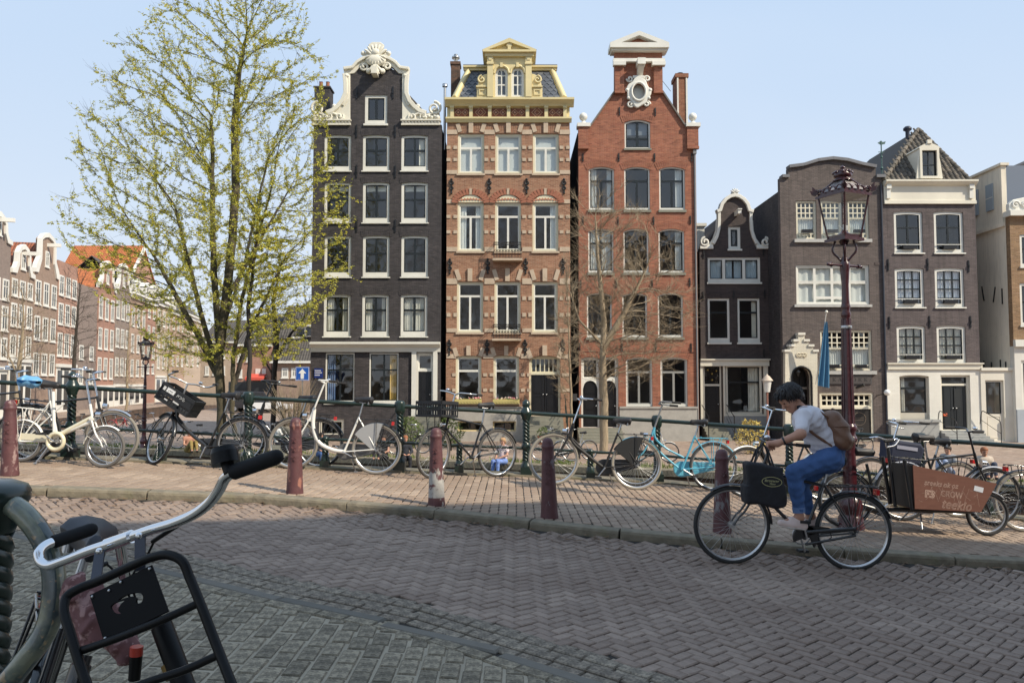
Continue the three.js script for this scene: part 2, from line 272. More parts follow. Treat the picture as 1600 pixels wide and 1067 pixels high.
{
 const a=0.08,list=[],R=(x,z)=>[(x - z)*Math.SQRT1_2,(x + z)*Math.SQRT1_2];
 for(let m=-185;m<185;m++)for(let n=-80;n<80;n++){
  const ox=m + 2*n,oy=m - 2*n;
  for(const[cx,cy,turn]of[[ox + 1,oy + 0.5,0],[ox + 0.5,oy + 2,1]]){
   const[x0,z0]=R(cx*a,cy*a),x=x0 + 0.4,z=z0 - 6;
   if(x<-12||x>9.5||z<kerbZ(x)+ 0.13||z>seamZ(x)- 0.5)continue;
   if(z>-2.3||Math.abs(x)>-z*0.72 + 1.6)continue;
   const ramp=z - kerbZ(x)<0.7?Math.atan(0.1):0;list.push({x,z,y:roadY(x,z)+ rr(-0.004,0.004)+ 0.012*(fbm(x*0.02 + 0.3,z*0.02 + 0.3,32,2,8)- 0.5),turn:-PI/4 +(turn?PI/2:0)+ rr(-0.03,0.03),rz:slope(x)+ rr(-0.022,0.022),rx:ramp + rr(-0.022,0.022),c:clamp(Math.floor((fbm(x*0.03 + 0.5,z*0.06 + 0.5,32,3,28)- 0.32)*13 + rr(0,3.2)),0,6)});
  }
 }
 lay(road,'road_brick',list,paver(0.1515,0.0722),shades([0.22,0.158,0.122],[0.325,0.246,0.195],7,0.18));
}
{
 const list=[],stones=[];
 for(let k=0;k<5;k++)for(let x=-9;x<4;){
  const z=seamZ(x)- 0.11 - k*0.092,t=Math.atan2(-(seamZ(x + 0.1)- seamZ(x - 0.1)),0.2),step=0.207*Math.cos(t);
  if(Math.abs(x)<-z*0.72 + 1.4)list.push({x:x +(k % 2)*0.05,z,y:roadY(x)+ rr(-0.003,0.002),turn:t + rr(-0.02,0.02),rz:slope(x),c:Math.floor(rnd()*5)});
  x +=step;
 }
 lay(road,'border_brick',list,paver(0.2,0.086),shades([0.25,0.205,0.155],[0.35,0.292,0.22],5,0.25),120,0.006,granite);
 for(let x=-9;x<4;){const t=Math.atan2(-(seamZ(x + 0.2)- seamZ(x - 0.2)),0.4),s=0.8*Math.cos(t),m=part('edge_stone',paver(0.79,0.1,0.08,0.012),pick([0,1])?stoneMat([0.17,0.155,0.13]):stoneMat([0.14,0.13,0.11]),road);m.position.set(x + s/2,roadY(x + s/2)+ 0.008,(seamZ(x)+ seamZ(x + s))/2);m.rotation.set(0,t,slope(x),'ZXY');x +=s;}
}
{
 const parking=struct('parking_strip',[strip(-16,6,(x)=>Math.max(7,0),(x)=>seamZ(x)+ 0.03,(x)=>roadY(x),90,1,0.008)],SANDJOINT),list=[];
 for(let i=-60;i<40;i++)for(let j=0;j<40;j++){
  const z0=-1.2 - j*0.212 -(i % 2?0.106:0)+ rr(-0.01,0.01),bend=0.05*(z0 + 4)*(z0 + 4),x=i*0.112 + bend*0.6 + rr(-0.004,0.004)+ 0.35;
  if(z0<seamZ(x)+ 0.075||Math.abs(x)>-z0*0.72 + 1.3)continue;
  list.push({x,z:z0,y:roadY(x)+ rr(-0.004,0.003),turn:PI/2 - Math.atan(0.06*(z0 + 4))+ rr(-0.02,0.02),rz:slope(x)+ rr(-0.015,0.015),rx:rr(-0.015,0.015),c:Math.floor(rnd()*6)});
 }
 for(let x=-9;x<4;){const z=seamZ(x)+ 0.098,t=Math.atan2(-(seamZ(x + 0.1)- seamZ(x - 0.1)),0.2);if(Math.abs(x)<-z*0.72 + 1.3)list.push({x,z,y:roadY(x)+ 0.005 + rr(-0.002,0.002),turn:t + rr(-0.02,0.02),rz:slope(x),c:Math.floor(rnd()*6)});x +=0.207*Math.cos(t);}
 lay(parking,'grey_paver',list,paver(0.2,0.099),shades([0.22,0.185,0.13],[0.4,0.338,0.24],6,0.35),300,0.009,granite);
}
{
 const list=[];
 for(let i=-110;i<110;i++)for(let j=0;j<24;j++){
  const x=i*0.098 + rr(-0.003,0.003),zk=kerbZ(x)- 0.18,z=zk - 0.1 - j*0.207 +(i % 2?0.103:0);
  if(z<railZ(x)+ 0.02||Math.abs(x)>-z*0.7 + 1.5)continue;
  list.push({x,z,y:deckY(x)+ rr(-0.003,0.003)+ 0.012*(fbm(x*0.03 + 0.4,z*0.03 + 0.6,32,2,18)- 0.5),turn:PI/2 + rr(-0.02,0.02)+ 0.06*Math.sin(z*0.9 + x*0.2),rz:slope(x)+ rr(-0.015,0.015),rx:rr(-0.01,0.01),c:clamp(Math.floor((fbm(x*0.03 + 0.5,z*0.06 + 0.5,32,3,48)- 0.32)*12 + rr(0,3.4)),0,6)});
 }
 lay(pavement,'pavement_brick',list,paver(0.2,0.09),shades([0.27,0.19,0.135],[0.38,0.285,0.21],7,0.25));
}
{
 const kerb=struct('kerb',[strip(XL,XR,(x)=>kerbZ(x)+ 0.06,(x)=>kerbZ(x)- 0.1,(x)=>deckY(x),60,1,0.1)],JOINT);
 for(let x=XL + 0.2;x<XR - 1;){
  const L=rr(0.85,1.15),xm=x + L/2,t=Math.atan2(-(kerbZ(x + L)- kerbZ(x)),L),l=Math.hypot(L,kerbZ(x + L)- kerbZ(x))- 0.012;
  const g=ext([[-0.09,-0.3],[0.09,-0.3],[0.09,-0.03],[0.08,-0.008],[0.06,0],[-0.09,0]],l,-l/2,0.006);g.rotateY(-PI/2);
  const m=part('kerb_stone',[g],MOSSTONE,kerb);m.position.set(xm,deckY(xm)+ 0.004 + rr(-0.004,0.004),(kerbZ(x)+ kerbZ(x + L))/2);m.rotation.set(0,t,slope(xm),'ZXY');x +=L;
 }
}
{
 const ledge=struct('bridge_ledge',[strip(XL,XR,(x)=>railZ(x)+ 0.05,(x)=>railZ(x)- 0.3,deckY,120,1,0.008)],JOINT);
 for(let x=XL + 0.1;x<XR - 1.3;){const L=rr(1,1.3),xm=x + L/2,t=Math.atan2(-(railZ(x + L)- railZ(x)),L),m=part('ledge_stone',[box(Math.hypot(L,railZ(x + L)- railZ(x))- 0.01,0.3,0.42)],MOSSTONE,ledge);m.position.set(xm,deckY(xm)- 0.12,(railZ(x)+ railZ(x + L))/2 - 0.13);m.rotation.set(0,t,slope(xm),'ZXY');x +=L;}
}
{
 const pos=[];
 for(let i=0;i<420;i++){
  const x=rr(-6,5),z=kerbZ(x)+ 0.14 + Math.abs(rr(-0.5,0.5)*rr(0,1)),y=roadY(x,z)+ 0.012,l=rr(0.01,0.045),w=rr(0.003,0.012),a=rnd()*7,c=Math.cos(a),s=Math.sin(a);
  const q=[[-l,-w],[l,-w],[l,w],[-l,w]].map(([u,v])=>[x + u*c - v*s,y + rr(0,0.01),z + u*s + v*c]);pos.push(...q[0],...q[1],...q[2],...q[0],...q[2],...q[3]);
 }
 const g=new THREE.BufferGeometry();g.setAttribute('position',new THREE.Float32BufferAttribute(pos,3));g.computeVertexNormals();
 part('leaf_litter',[g],mat([0.12,0.07,0.035],0.9),scene).userData={label:'dry leaves and twigs lying in the gutter along the kerb',category:'leaf litter',kind:'stuff'};
}
// ---------------------------------------------------------------- building kit
// a facade frame: measures of the photograph become metres on the plane of the facade (origin at the foot of the wall, x along it, y up, z out of it)
function facadeAt(O,turn){
 const n=V(Math.sin(turn),0,Math.cos(turn)),ax=V(Math.cos(turn),0,-Math.sin(turn));
 return(px,py)=>{const d=dirOf(px,py),t=O.clone().sub(V(0,EYE,0)).dot(n)/d.dot(n),p=V(0,EYE,0).addScaledVector(d,t).sub(O);return[p.dot(ax),p.y];};
}
const arcTop=(x0,x1,y,rise,n=10)=>Array.from({length:n + 1},(_,i)=>{const t=i/n;return[x1 +(x0 - x1)*t,y - rise + rise*(rise>(x1 - x0)*0.4?Math.sqrt(Math.max(0,1 -(2*t - 1)**2)):1 -(2*t - 1)**2)];});
const openPath=(r,rise=0)=>(rise?[[r[0],r[2]],[r[1],r[2]],...arcTop(r[0],r[1],r[3],rise)]:[[r[0],r[2]],[r[1],r[2]],[r[1],r[3]],[r[0],r[3]]]);
const inset=(r,t,tb=t,tt=t)=>[r[0]+ t,r[1]- t,r[2]+ tb,r[3]- tt];
const curtainSheet=(x0,x1,y0,y1,z,waves=5)=>grid(Math.max(6,waves*4),1,(u,v)=>[x0 +(x1 - x0)*u,y0 +(y1 - y0)*v,z + 0.025*Math.sin(u*waves*2*PI)+ 0.008*Math.sin(u*17)]);
// glazing patterns, as fractions of the sash [x0, x1, y0, y1]
const PANES={
 one:[[0,1,0,1]],
 cross:[[0,0.5,0,0.55],[0.5,1,0,0.55],[0,0.5,0.55,1],[0.5,1,0.55,1]],
 two:[[0,0.5,0,1],[0.5,1,0,1]],
 tee:[[0,0.5,0,0.67],[0.5,1,0,0.67],[0,1,0.67,1]],
 sash:[[0,1,0,0.68],[0,1,0.68,1]],
 shop:[[0,0.5,0,0.66],[0.5,1,0,0.66],[0,0.5,0.66,1],[0.5,1,0.66,1]],
 six:[0,1].flatMap((i)=>[0,1,2].map((j)=>[i/2,(i + 1)/2,j/3,(j + 1)/3])),
 nine:[0,1,2].flatMap((i)=>[0,1,2].map((j)=>[i/3,(i + 1)/3,j/3,(j + 1)/3])),
 low:[[0,1,0,0.14],[0,0.5,0.14,0.62],[0.5,1,0.14,0.62],[0,0.5,0.62,1],[0.5,1,0.62,1]],
};
const lattice=(n,m,y0=0,y1=1)=>Array.from({length:n*m},(_,k)=>[(k % n)/n,(k % n + 1)/n,y0 +(y1 - y0)*Math.floor(k/n)/m,y0 +(y1 - y0)*(Math.floor(k/n)+ 1)/m]);
function win(g,r,o){
 const{fw=0.11,frame=WHITE,sash=DARKSASH,panes=PANES.cross,sw=0.035,rise=0,sill=true,z=-0.06,fd=0.1,fb=fw,curtain,cmat=CURTAIN,name='window',sillMat=frame,sillH=0.09,glass=GLASS}=o;
 const inner=openPath(inset(r,fw,fb),rise?rise*0.9:0),w=part(name,[ext(openPath(r,rise),fd,z - fd,0,[inner])],frame,g);
 const q=inset(r,fw,fb),W=q[1]- q[0],Hh=q[3]- q[2],rings=[];
 for(const[a,b,c,d]of panes){
  const p=[q[0]+ W*a,q[0]+ W*b,q[2]+ Hh*c,q[2]+ Hh*d];
  rings.push(ring4(p[0],p[1],p[2],p[3],sw,z - 0.085,z - 0.035));
  const gl=new THREE.PlaneGeometry(p[1]- p[0]- sw*1.6,p[3]- p[2]- sw*1.6);gl.translate((p[0]+ p[1])/2,(p[2]+ p[3])/2,z - 0.06);
  gl.rotateX(0);part('pane',[gl],glass,w);
 }
 if(rings.length)part('sash',rings,sash,w);
 if(sill)part('sill',[bx(r[0]- 0.05,r[1]+ 0.05,r[2]- sillH,r[2],z - 0.05,0.07)],sillMat,w);
 const cz=z - 0.16,cs=(x0,x1,y0,y1,k)=>part(curtain==='blind'||curtain==='valance'?'blind':'curtain',[curtain==='blind'||curtain==='valance'?bx(x0,x1,y0,y1,cz - 0.01,cz):curtainSheet(x0,x1,y0,y1,cz,k)],cmat,w);
 if(curtain==='sides'){cs(q[0],q[0]+ W*rr(0.24,0.34),q[2],q[3],4);cs(q[1]- W*rr(0.22,0.34),q[1],q[2],q[3],4);}
 if(curtain==='left')cs(q[0],q[0]+ W*rr(0.22,0.36),q[2],q[3],4);
 if(curtain==='right')cs(q[1]- W*rr(0.25,0.36),q[1],q[2],q[3],4);
 if(curtain==='full')cs(q[0],q[1],q[2],q[3],9);
 if(curtain==='wide'){cs(q[0],q[0]+ W*0.45,q[2],q[3],6);cs(q[1]- W*0.45,q[1],q[2],q[3],6);}
 if(curtain==='lower')cs(q[0],q[1],q[2],q[2]+ Hh*0.62,9);
 if(curtain==='blind')cs(q[0],q[1],q[2]+ Hh*(o.blindTo??0),q[3]);
 if(curtain==='valance')cs(q[0],q[1],q[3]- Hh*0.18,q[3]);
 return w;
}
// the wall of a facade with its openings, and behind it side walls, back wall, floors and roof
function shell(g,outline,holes,m,{depth=9,thick=0.3,eave,sideMat=m,floors=[],roofMat,body,low=0}){
 const wall=part('wall',[ext(outline,thick,-thick,0,holes)],m,g);
 const[x0,x1]=body??[outline[0][0],outline[1][0]],e=eave;
 part('side_wall',[bx(x0,x0 + 0.25,low,e,-depth,-thick),bx(x1 - 0.25,x1,low,e,-depth,-thick)],sideMat,g);
 part('back_wall',[bx(x0,x1,low,e,-depth - 0.25,-depth)],sideMat,g);
 part('floor_slab',[...floors,e - 0.12].map((y)=>bx(x0 + 0.25,x1 - 0.25,y - 0.1,y,-depth,-thick)),INNER,g);
 part('inner_wall',[bx(x0 + 0.25,x1 - 0.25,low,e - 0.2,-4.2,-4.1)],INNER,g);
 return wall;
}
const gableRoof=(x0,x1,e,ridge,z0,z1,t=0.12)=>[-1,1].map((s)=>ext([[s<0?x0 - 0.1:x1 + 0.1,e - 0.1],[(x0 + x1)/2,ridge],[(x0 + x1)/2,ridge + t],[s<0?x0 - 0.1:x1 + 0.1,e - 0.1 + t]],z1 - z0,z0));
// mirrored list of points
const spiral=(cx,cy,r0,turns,s=1,start=PI/2,n=26)=>Array.from({length:n},(_,i)=>{const t=i/(n - 1),a=start + s*t*turns*2*PI,r=r0*(1 - 0.8*t);return V(cx + Math.cos(a)*r,cy + Math.sin(a)*r,0.06 + 0.05*t);});
const shellLobes=(cx,cy,r,a0,a1,n,z=0.08,sy=1)=>Array.from({length:n},(_,i)=>{const a=a0 +(a1 - a0)*(i + 0.5)/n,t=V(cx + Math.cos(a)*r,cy + Math.sin(a)*r*sy,z);return sweep([V(cx,cy,z),V((cx*0.6 + t.x*0.4),cy*0.6 + t.y*0.4,z + 0.05),V(cx*0.2 + t.x*0.8,cy*0.2 + t.y*0.8,z + 0.06),t],(k)=>[0.03,0.05,0.085,0.05][k]*r*1.6*(6/n),7);});
const anchor=(x,y,h=0.55)=>[bx(x - 0.03,x + 0.03,y - h/2,y + h/2,0.002,0.04),box(0.06,0.12,0.04,x,y,0.055)];
const fancyAnchor=(x,y)=>[bx(x - 0.035,x + 0.035,y - 0.32,y + 0.3,0.002,0.05),at(new THREE.TorusGeometry(0.09,0.03,6,14),x,y + 0.16,0.05),at(new THREE.TorusGeometry(0.075,0.03,6,14),x,y - 0.1,0.05),sph(0.06,x,y + 0.33,0.04),sph(0.05,x,y - 0.34,0.04)];
// soldier course over an opening
const soldier=(x0,x1,y,h,rise=0,n)=>{const N=n??Math.round((x1 - x0)/0.09),out=[];for(let i=0;i<N;i++){const t=(i + 0.5)/N,x=x0 +(x1 - x0)*t,k=(2*t - 1),yy=y - rise*k*k;out.push(box((x1 - x0)/N - 0.012,h,0.03,x,yy + h/2,0.002,0,0,-k*(rise?Math.atan(rise*4/(x1 - x0)):0.18)));}return out;};
function door(g,r,o){
 const{leaves=1,m=BLACKPAINT,frame=WHITE,fw=0.1,panels=3,transom=0,tPanes=PANES.two,z=-0.1,glazed=false,tSash=frame}=o;
 const t=transom,f=part('door_frame',[ring4(r[0],r[1],r[2],r[3],fw,z - 0.1,z + 0.03,0.02),...(t?[bx(r[0]+ fw,r[1]- fw,r[3]- t - 0.05,r[3]- t + 0.05,z - 0.09,z + 0.02)]:[])],frame,g);
 const q=inset(r,fw,0.02),W=(q[1]- q[0])/leaves,top=t?r[3]- t - 0.05:q[3];
 for(let i=0;i<leaves;i++){
  const a=q[0]+ W*i + 0.012,b=a + W - 0.024,d=part('door',[bx(a,b,q[2]+ 0.01,top,z - 0.08,z - 0.035)],m,g);
  const ph=(top - q[2])/panels;
  for(let k=0;k<panels;k++)part('door_panel',[ring4(a + 0.1,b - 0.1,q[2]+ ph*k + 0.08,q[2]+ ph*(k + 1)- 0.05,0.04,z - 0.036,z - 0.012),bx(a + 0.15,b - 0.15,q[2]+ ph*k + 0.13,q[2]+ ph*(k + 1)- 0.1,z - 0.036,z - 0.022)],m,d);
  part('handle',[sph(0.035,i?a + 0.07:b - 0.07,q[2]+ 1,z + 0.01)],STEEL,d);
 }
 if(t)win(g,[q[0],q[1],r[3]- t + 0.05,q[3]],{fw:0.03,frame:tSash,sash:tSash,panes:tPanes,z:z,sill:false,name:'transom_window',sw:0.025});
}
const steps=(x0,x1,y0,n,rise=0.17,tread=0.27,z0=0)=>Array.from({length:n},(_,i)=>bx(x0,x1,y0,y0 + rise*(n - i),z0 + tread*i,z0 + tread*(i + 1)));
// ---------------------------------------------------------------- the dark house with the white neck gable
const HD=37;
const blackBrick=brickwork([[0.06,0.051,0.054],[0.048,0.041,0.044],[0.07,0.059,0.061]],[0.045,0.04,0.042],{seed:21,vary:0.4,dirt:0.5});
const DARKWALL=brickMat(blackBrick,0.75,0.012);
const glassRow=['none','none','none'];
{
 const g=thing('dark_canal_house','tall charcoal painted house with white carved neck gable beside the leafy tree','house',[P(588,597,HD).x,QY,-HD]);
 const Z=(px,py,z)=>{const p=P(px,py,-g.position.z - z).sub(g.position);return[p.x,p.y];},L=facadeAt(g.position,0),RZ=(a,b,c,d,z)=>{const[x0,y1]=Z(a,c,z),[x1,y0]=Z(b,d,z);return[x0,x1,y0,y1];},R=(a,b,c,d)=>{const[x0,y1]=L(a,c),[x1,y0]=L(b,d);return[x0,x1,y0,y1];};
 const rows=[[210.7,267,'cross'],[284.5,348,'cross'],[368,433,'cross'],[460,525.7,'cross']],cols=[[506.7,547.7],[566.8,607.8],[627,668.2]];
 const wins=[];rows.forEach(([a,b],i)=>cols.forEach(([c,d],j)=>wins.push({r:R(c -(i===3?1:0),d -(i===3?1:0),a,b),i,j})));
 const attic=R(570,604.5,148,193.6),shopA=R(508.5,553,551.5,628),shopB=R(577,622,551.5,628),dr=R(650,677,551,650),cell=R(498,537,655,679);
 const[lx]=L(487,400),[rx]=L(689,400),y195=L(588,195)[1],yn=L(588,109)[1],[nl]=L(547,150),[nr]=L(628,150),top=L(588,92)[1];
 const out=[[lx,0],[rx,0],[rx,y195],[nr,y195],[nr,yn],...Array.from({length:9},(_,i)=>{const t=i/8;return[nr -(nr - nl)*(0.18 + 0.64*t),yn +(top - yn)*Math.sin(PI*t)];}),[nl,yn],[nl,y195],[lx,y195]];
 shell(g,out,[...wins.map((w)=>openPath(w.r,0.035)),openPath(attic),openPath(shopA),openPath(shopB),openPath(dr),openPath(cell)],DARKWALL,{eave:y195 - 0.1,floors:[L(588,640)[1],L(588,537)[1],L(588,445)[1],L(588,358)[1],L(588,276)[1]]});
 part('roof',gableRoof(lx + 0.3,rx - 0.3,y195,yn + 0.4,-9,-0.3),mat([0.08,0.07,0.065],0.9),g);
 const cur=[['none','none','right'],['valance','valance','valance'],['none','none','none'],['sides','sides','wide']];
 for(const w of wins){const hh=w.i===3;win(g,w.r,{fw:0.12,fb:0.24,sillH:0.05,rise:0.035,panes:hh?[[0,0.5,0,0.62],[0.5,1,0,0.62],[0,0.5,0.62,1],[0.5,1,0.62,1]]:PANES.cross,sw:0.05,curtain:cur[w.i][w.j]});part('lintel',soldier(w.r[0]- 0.1,w.r[1]+ 0.1,w.r[3],0.3,0.07),DARKWALL,g);}
 win(g,attic,{fw:0.14,fb:0.2,panes:PANES.two,sw:0.06});
 for(const s of[shopA,shopB])win(g,s,{fw:0.06,panes:PANES.shop,sw:0.04,curtain:s===shopA?'left':'right',cmat:s===shopA?mat([0.1,0.16,0.3],0.9):mat([0.6,0.4,0.12],0.9),z:-0.04,sillH:0.12});
 win(g,cell,{fw:0.12,fb:0.05,panes:PANES.two,sill:false,frame:CREAM});
 door(g,dr,{panels:2,transom:0.85,tPanes:PANES.one,fw:0.1});
 for(const[a,b]of[[643.5,650],[677,683]]){const q=R(a,b,549,650);part('pilaster',[bx(q[0],q[1],q[2],q[3],0,0.1)],WHITE,g);}
 const c=R(486,688,535.5,550);
 part('shop_cornice',[ext([[0,c[2]],[0.1,c[2]],[0.12,c[2]+ 0.2],[0.3,c[3]- 0.12],[0.38,c[3]- 0.08],[0.38,c[3]],[0,c[3]+ 0.04]].map(([a,b])=>[a,b]),c[1]- c[0],0)].map((q)=>{q.rotateY(-PI/2);q.translate(c[1],0,0);return q;}),WHITE,g);
 part('door_steps',steps(dr[0]- 0.35,dr[1]+ 0.35,0,6,dr[2]/6,0.26,0.02),GREYSTONE,g);
 for(const x of[dr[0]- 0.42,dr[1]+ 0.42])part('step_rail',[pipe([[x,0.1,1.65],[x,1.0,1.6],[x,dr[2]+ 0.9,0.1]],0.02),bar([x,0.6,0.9],[x,1.6,0.9],0.015)],IRON,g);
 for(const py of[290,227,375])for(const px of[557,617.5]){const[x,y]=L(px,py - 22);part('wall_anchor',anchor(x,y,0.62),BLACKPAINT,g);}
 for(const px of[557.5,614]){const[x,y]=L(px,145);part('wall_anchor',anchor(x,y,0.6),BLACKPAINT,g);}
// white carved gable: mouldings, side scrolls, crest
 const W2=paint([0.82,0.78,0.66],0.6);
 const arch=[[537,112],[551,110],[558,102],[566,97],[576,93],[588,91.5],[600,93],[610,97],[618,102],[625,110],[639,112]].map(([a,b])=>V(...L(a,b),0.1));
 const band=(pts,w,d,z0)=>{const o=[];for(let i=0;i<pts.length;i++){const a=pts[Math.max(0,i - 1)],b=pts[Math.min(pts.length - 1,i + 1)],n=V(-(b.y - a.y),b.x - a.x,0).normalize();o.push([pts[i],n]);}return ext([...o.map(([p,n])=>[p.x + n.x*w/2,p.y + n.y*w/2]),...o.reverse().map(([p,n])=>[p.x - n.x*w/2,p.y - n.y*w/2])],d,z0,0.02);};
 part('gable_cornice',[band(arch,0.34,0.3,-0.25),band(arch.map((p)=>p.clone().setY(p.y + 0.12)),0.14,0.42,-0.25)],W2,g);
 for(const s of[-1,1]){
  const M=(px,py)=>L(587.5 + s*px,py);
  const edge=[[40.5,113],[49,115],[48,125],[46.5,135],[48,147],[53,158],[60,167],[68,174],[76,177],[84,176],[90,168],[96,168],[99,176],[100,187],[40.5,187]].map(([a,b])=>M(a,b));
  part('gable_scroll',[ext(s>0?edge:edge,0.22,-0.2,0.02),band([[49,116],[47.5,130],[47.5,146],[52.5,158],[60,167],[68,173.5],[78,177]].map(([a,b])=>V(...M(a,b),0)),0.2,0.2,-0.06),band([[43.5,118],[43,140],[46,155],[52,165]].map(([a,b])=>V(...M(a,b),0)),0.14,0.14,-0.06),
   sweep(spiral(...M(91,170),0.34,1.6,-s,PI/2),(i)=>0.075 - i*0.0016,8),sweep(spiral(...M(57,183),0.2,1.3,s,PI/2 + s),(i)=>0.05,7),sweep(spiral(...M(74,182),0.18,1.2,-s,-PI/2),()=>0.05,7),sph(0.1,...M(65.5,166),0.04),sph(0.13,...M(96,184),0.04),sph(0.11,...M(46,119),0.05,1.2,1,1),...[0,1,2,3].map((k)=>sph(0.09,...M(78 + k*4.5,184 -(k % 2)*2),0.05)),
   sweep([V(...M(50,186),0.05),V(...M(66,178),0.07),V(...M(80,181),0.07),V(...M(88,178),0.05)],()=>0.06,7)],W2,g);
  const b0=R(587.5 + s*70 - 30.5,587.5 + s*70 + 30.5,187.5,196);
  part('gable_base',[bx(b0[0],b0[1],b0[2],b0[2]+ 0.1,-0.2,0.1),bx(b0[0]+ 0.03,b0[1]- 0.03,b0[2]+ 0.1,b0[3]- 0.07,-0.2,0.06),bx(b0[0]- 0.02,b0[1]+ 0.02,b0[3]- 0.07,b0[3],-0.2,0.16),...Array.from({length:12},(_,i)=>box(0.09,0.08,0.06,b0[0]+(b0[1]- b0[0])*(i + 0.5)/12,b0[3]- 0.12,0.09))],W2,g);
 }
 const[cx,cy]=L(587.5,97);
 part('gable_crest',[...shellLobes(cx,cy - 0.1 + 0.25,0.66,0.5,PI - 0.5,7,0.15,1),...shellLobes(cx,cy + 0.3,0.55,-PI + 0.2,-0.2,9,0.2,0.95),...shellLobes(cx,cy - 0.15,0.5,-PI + 0.7,-0.7,5,0.2,1.1),sph(0.34,cx,cy + 0.05,0.12,1.5,0.9,0.6),sph(0.22,cx,cy + 0.42,0.14,1.1,1,0.8),...[-1,1].flatMap((s)=>[sweep(spiral(cx + s*0.45,cy + 0.28,0.2,1.3,s,0),()=>0.06,7),sweep(spiral(cx + s*0.55,cy - 0.25,0.2,1.3,-s,PI),()=>0.06,7),sph(0.12,cx + s*0.62,cy + 0.4,0.08),sph(0.14,cx + s*0.33,cy - 0.5,0.12)]),bx(cx - 0.14,cx + 0.14,cy - 0.78,cy - 0.42,0,0.6),ext([[cx - 0.3,cy + 0.5],[cx + 0.3,cy + 0.5],[cx + 0.38,cy + 0.85],[cx + 0.2,cy + 0.98],[cx - 0.2,cy + 0.98],[cx - 0.38,cy + 0.85]],0.22,-0.15,0.03)],W2,g);
 const ch=RZ(491,514,137,192,-1.4);const chm=part('chimney',[bx(ch[0],ch[1],ch[2]- 0.5,ch[3],-2.2,-1.4)],DARKWALL,g);
 part('chimney_cap',[bx(ch[0]- 0.05,ch[1]+ 0.05,ch[3],ch[3]+ 0.08,-2.25,-1.35)],DARKWALL,chm);
 for(const k of[0.3,0.75])part('chimney_pot',[lathe([[0.1,0],[0.12,0.05],[0.1,0.1],[0.09,0.35],[0.11,0.36]],12,ch[0]+(ch[1]- ch[0])*k,ch[3]+ 0.08,-1.8)],mat([0.3,0.12,0.07],0.8),chm);
}
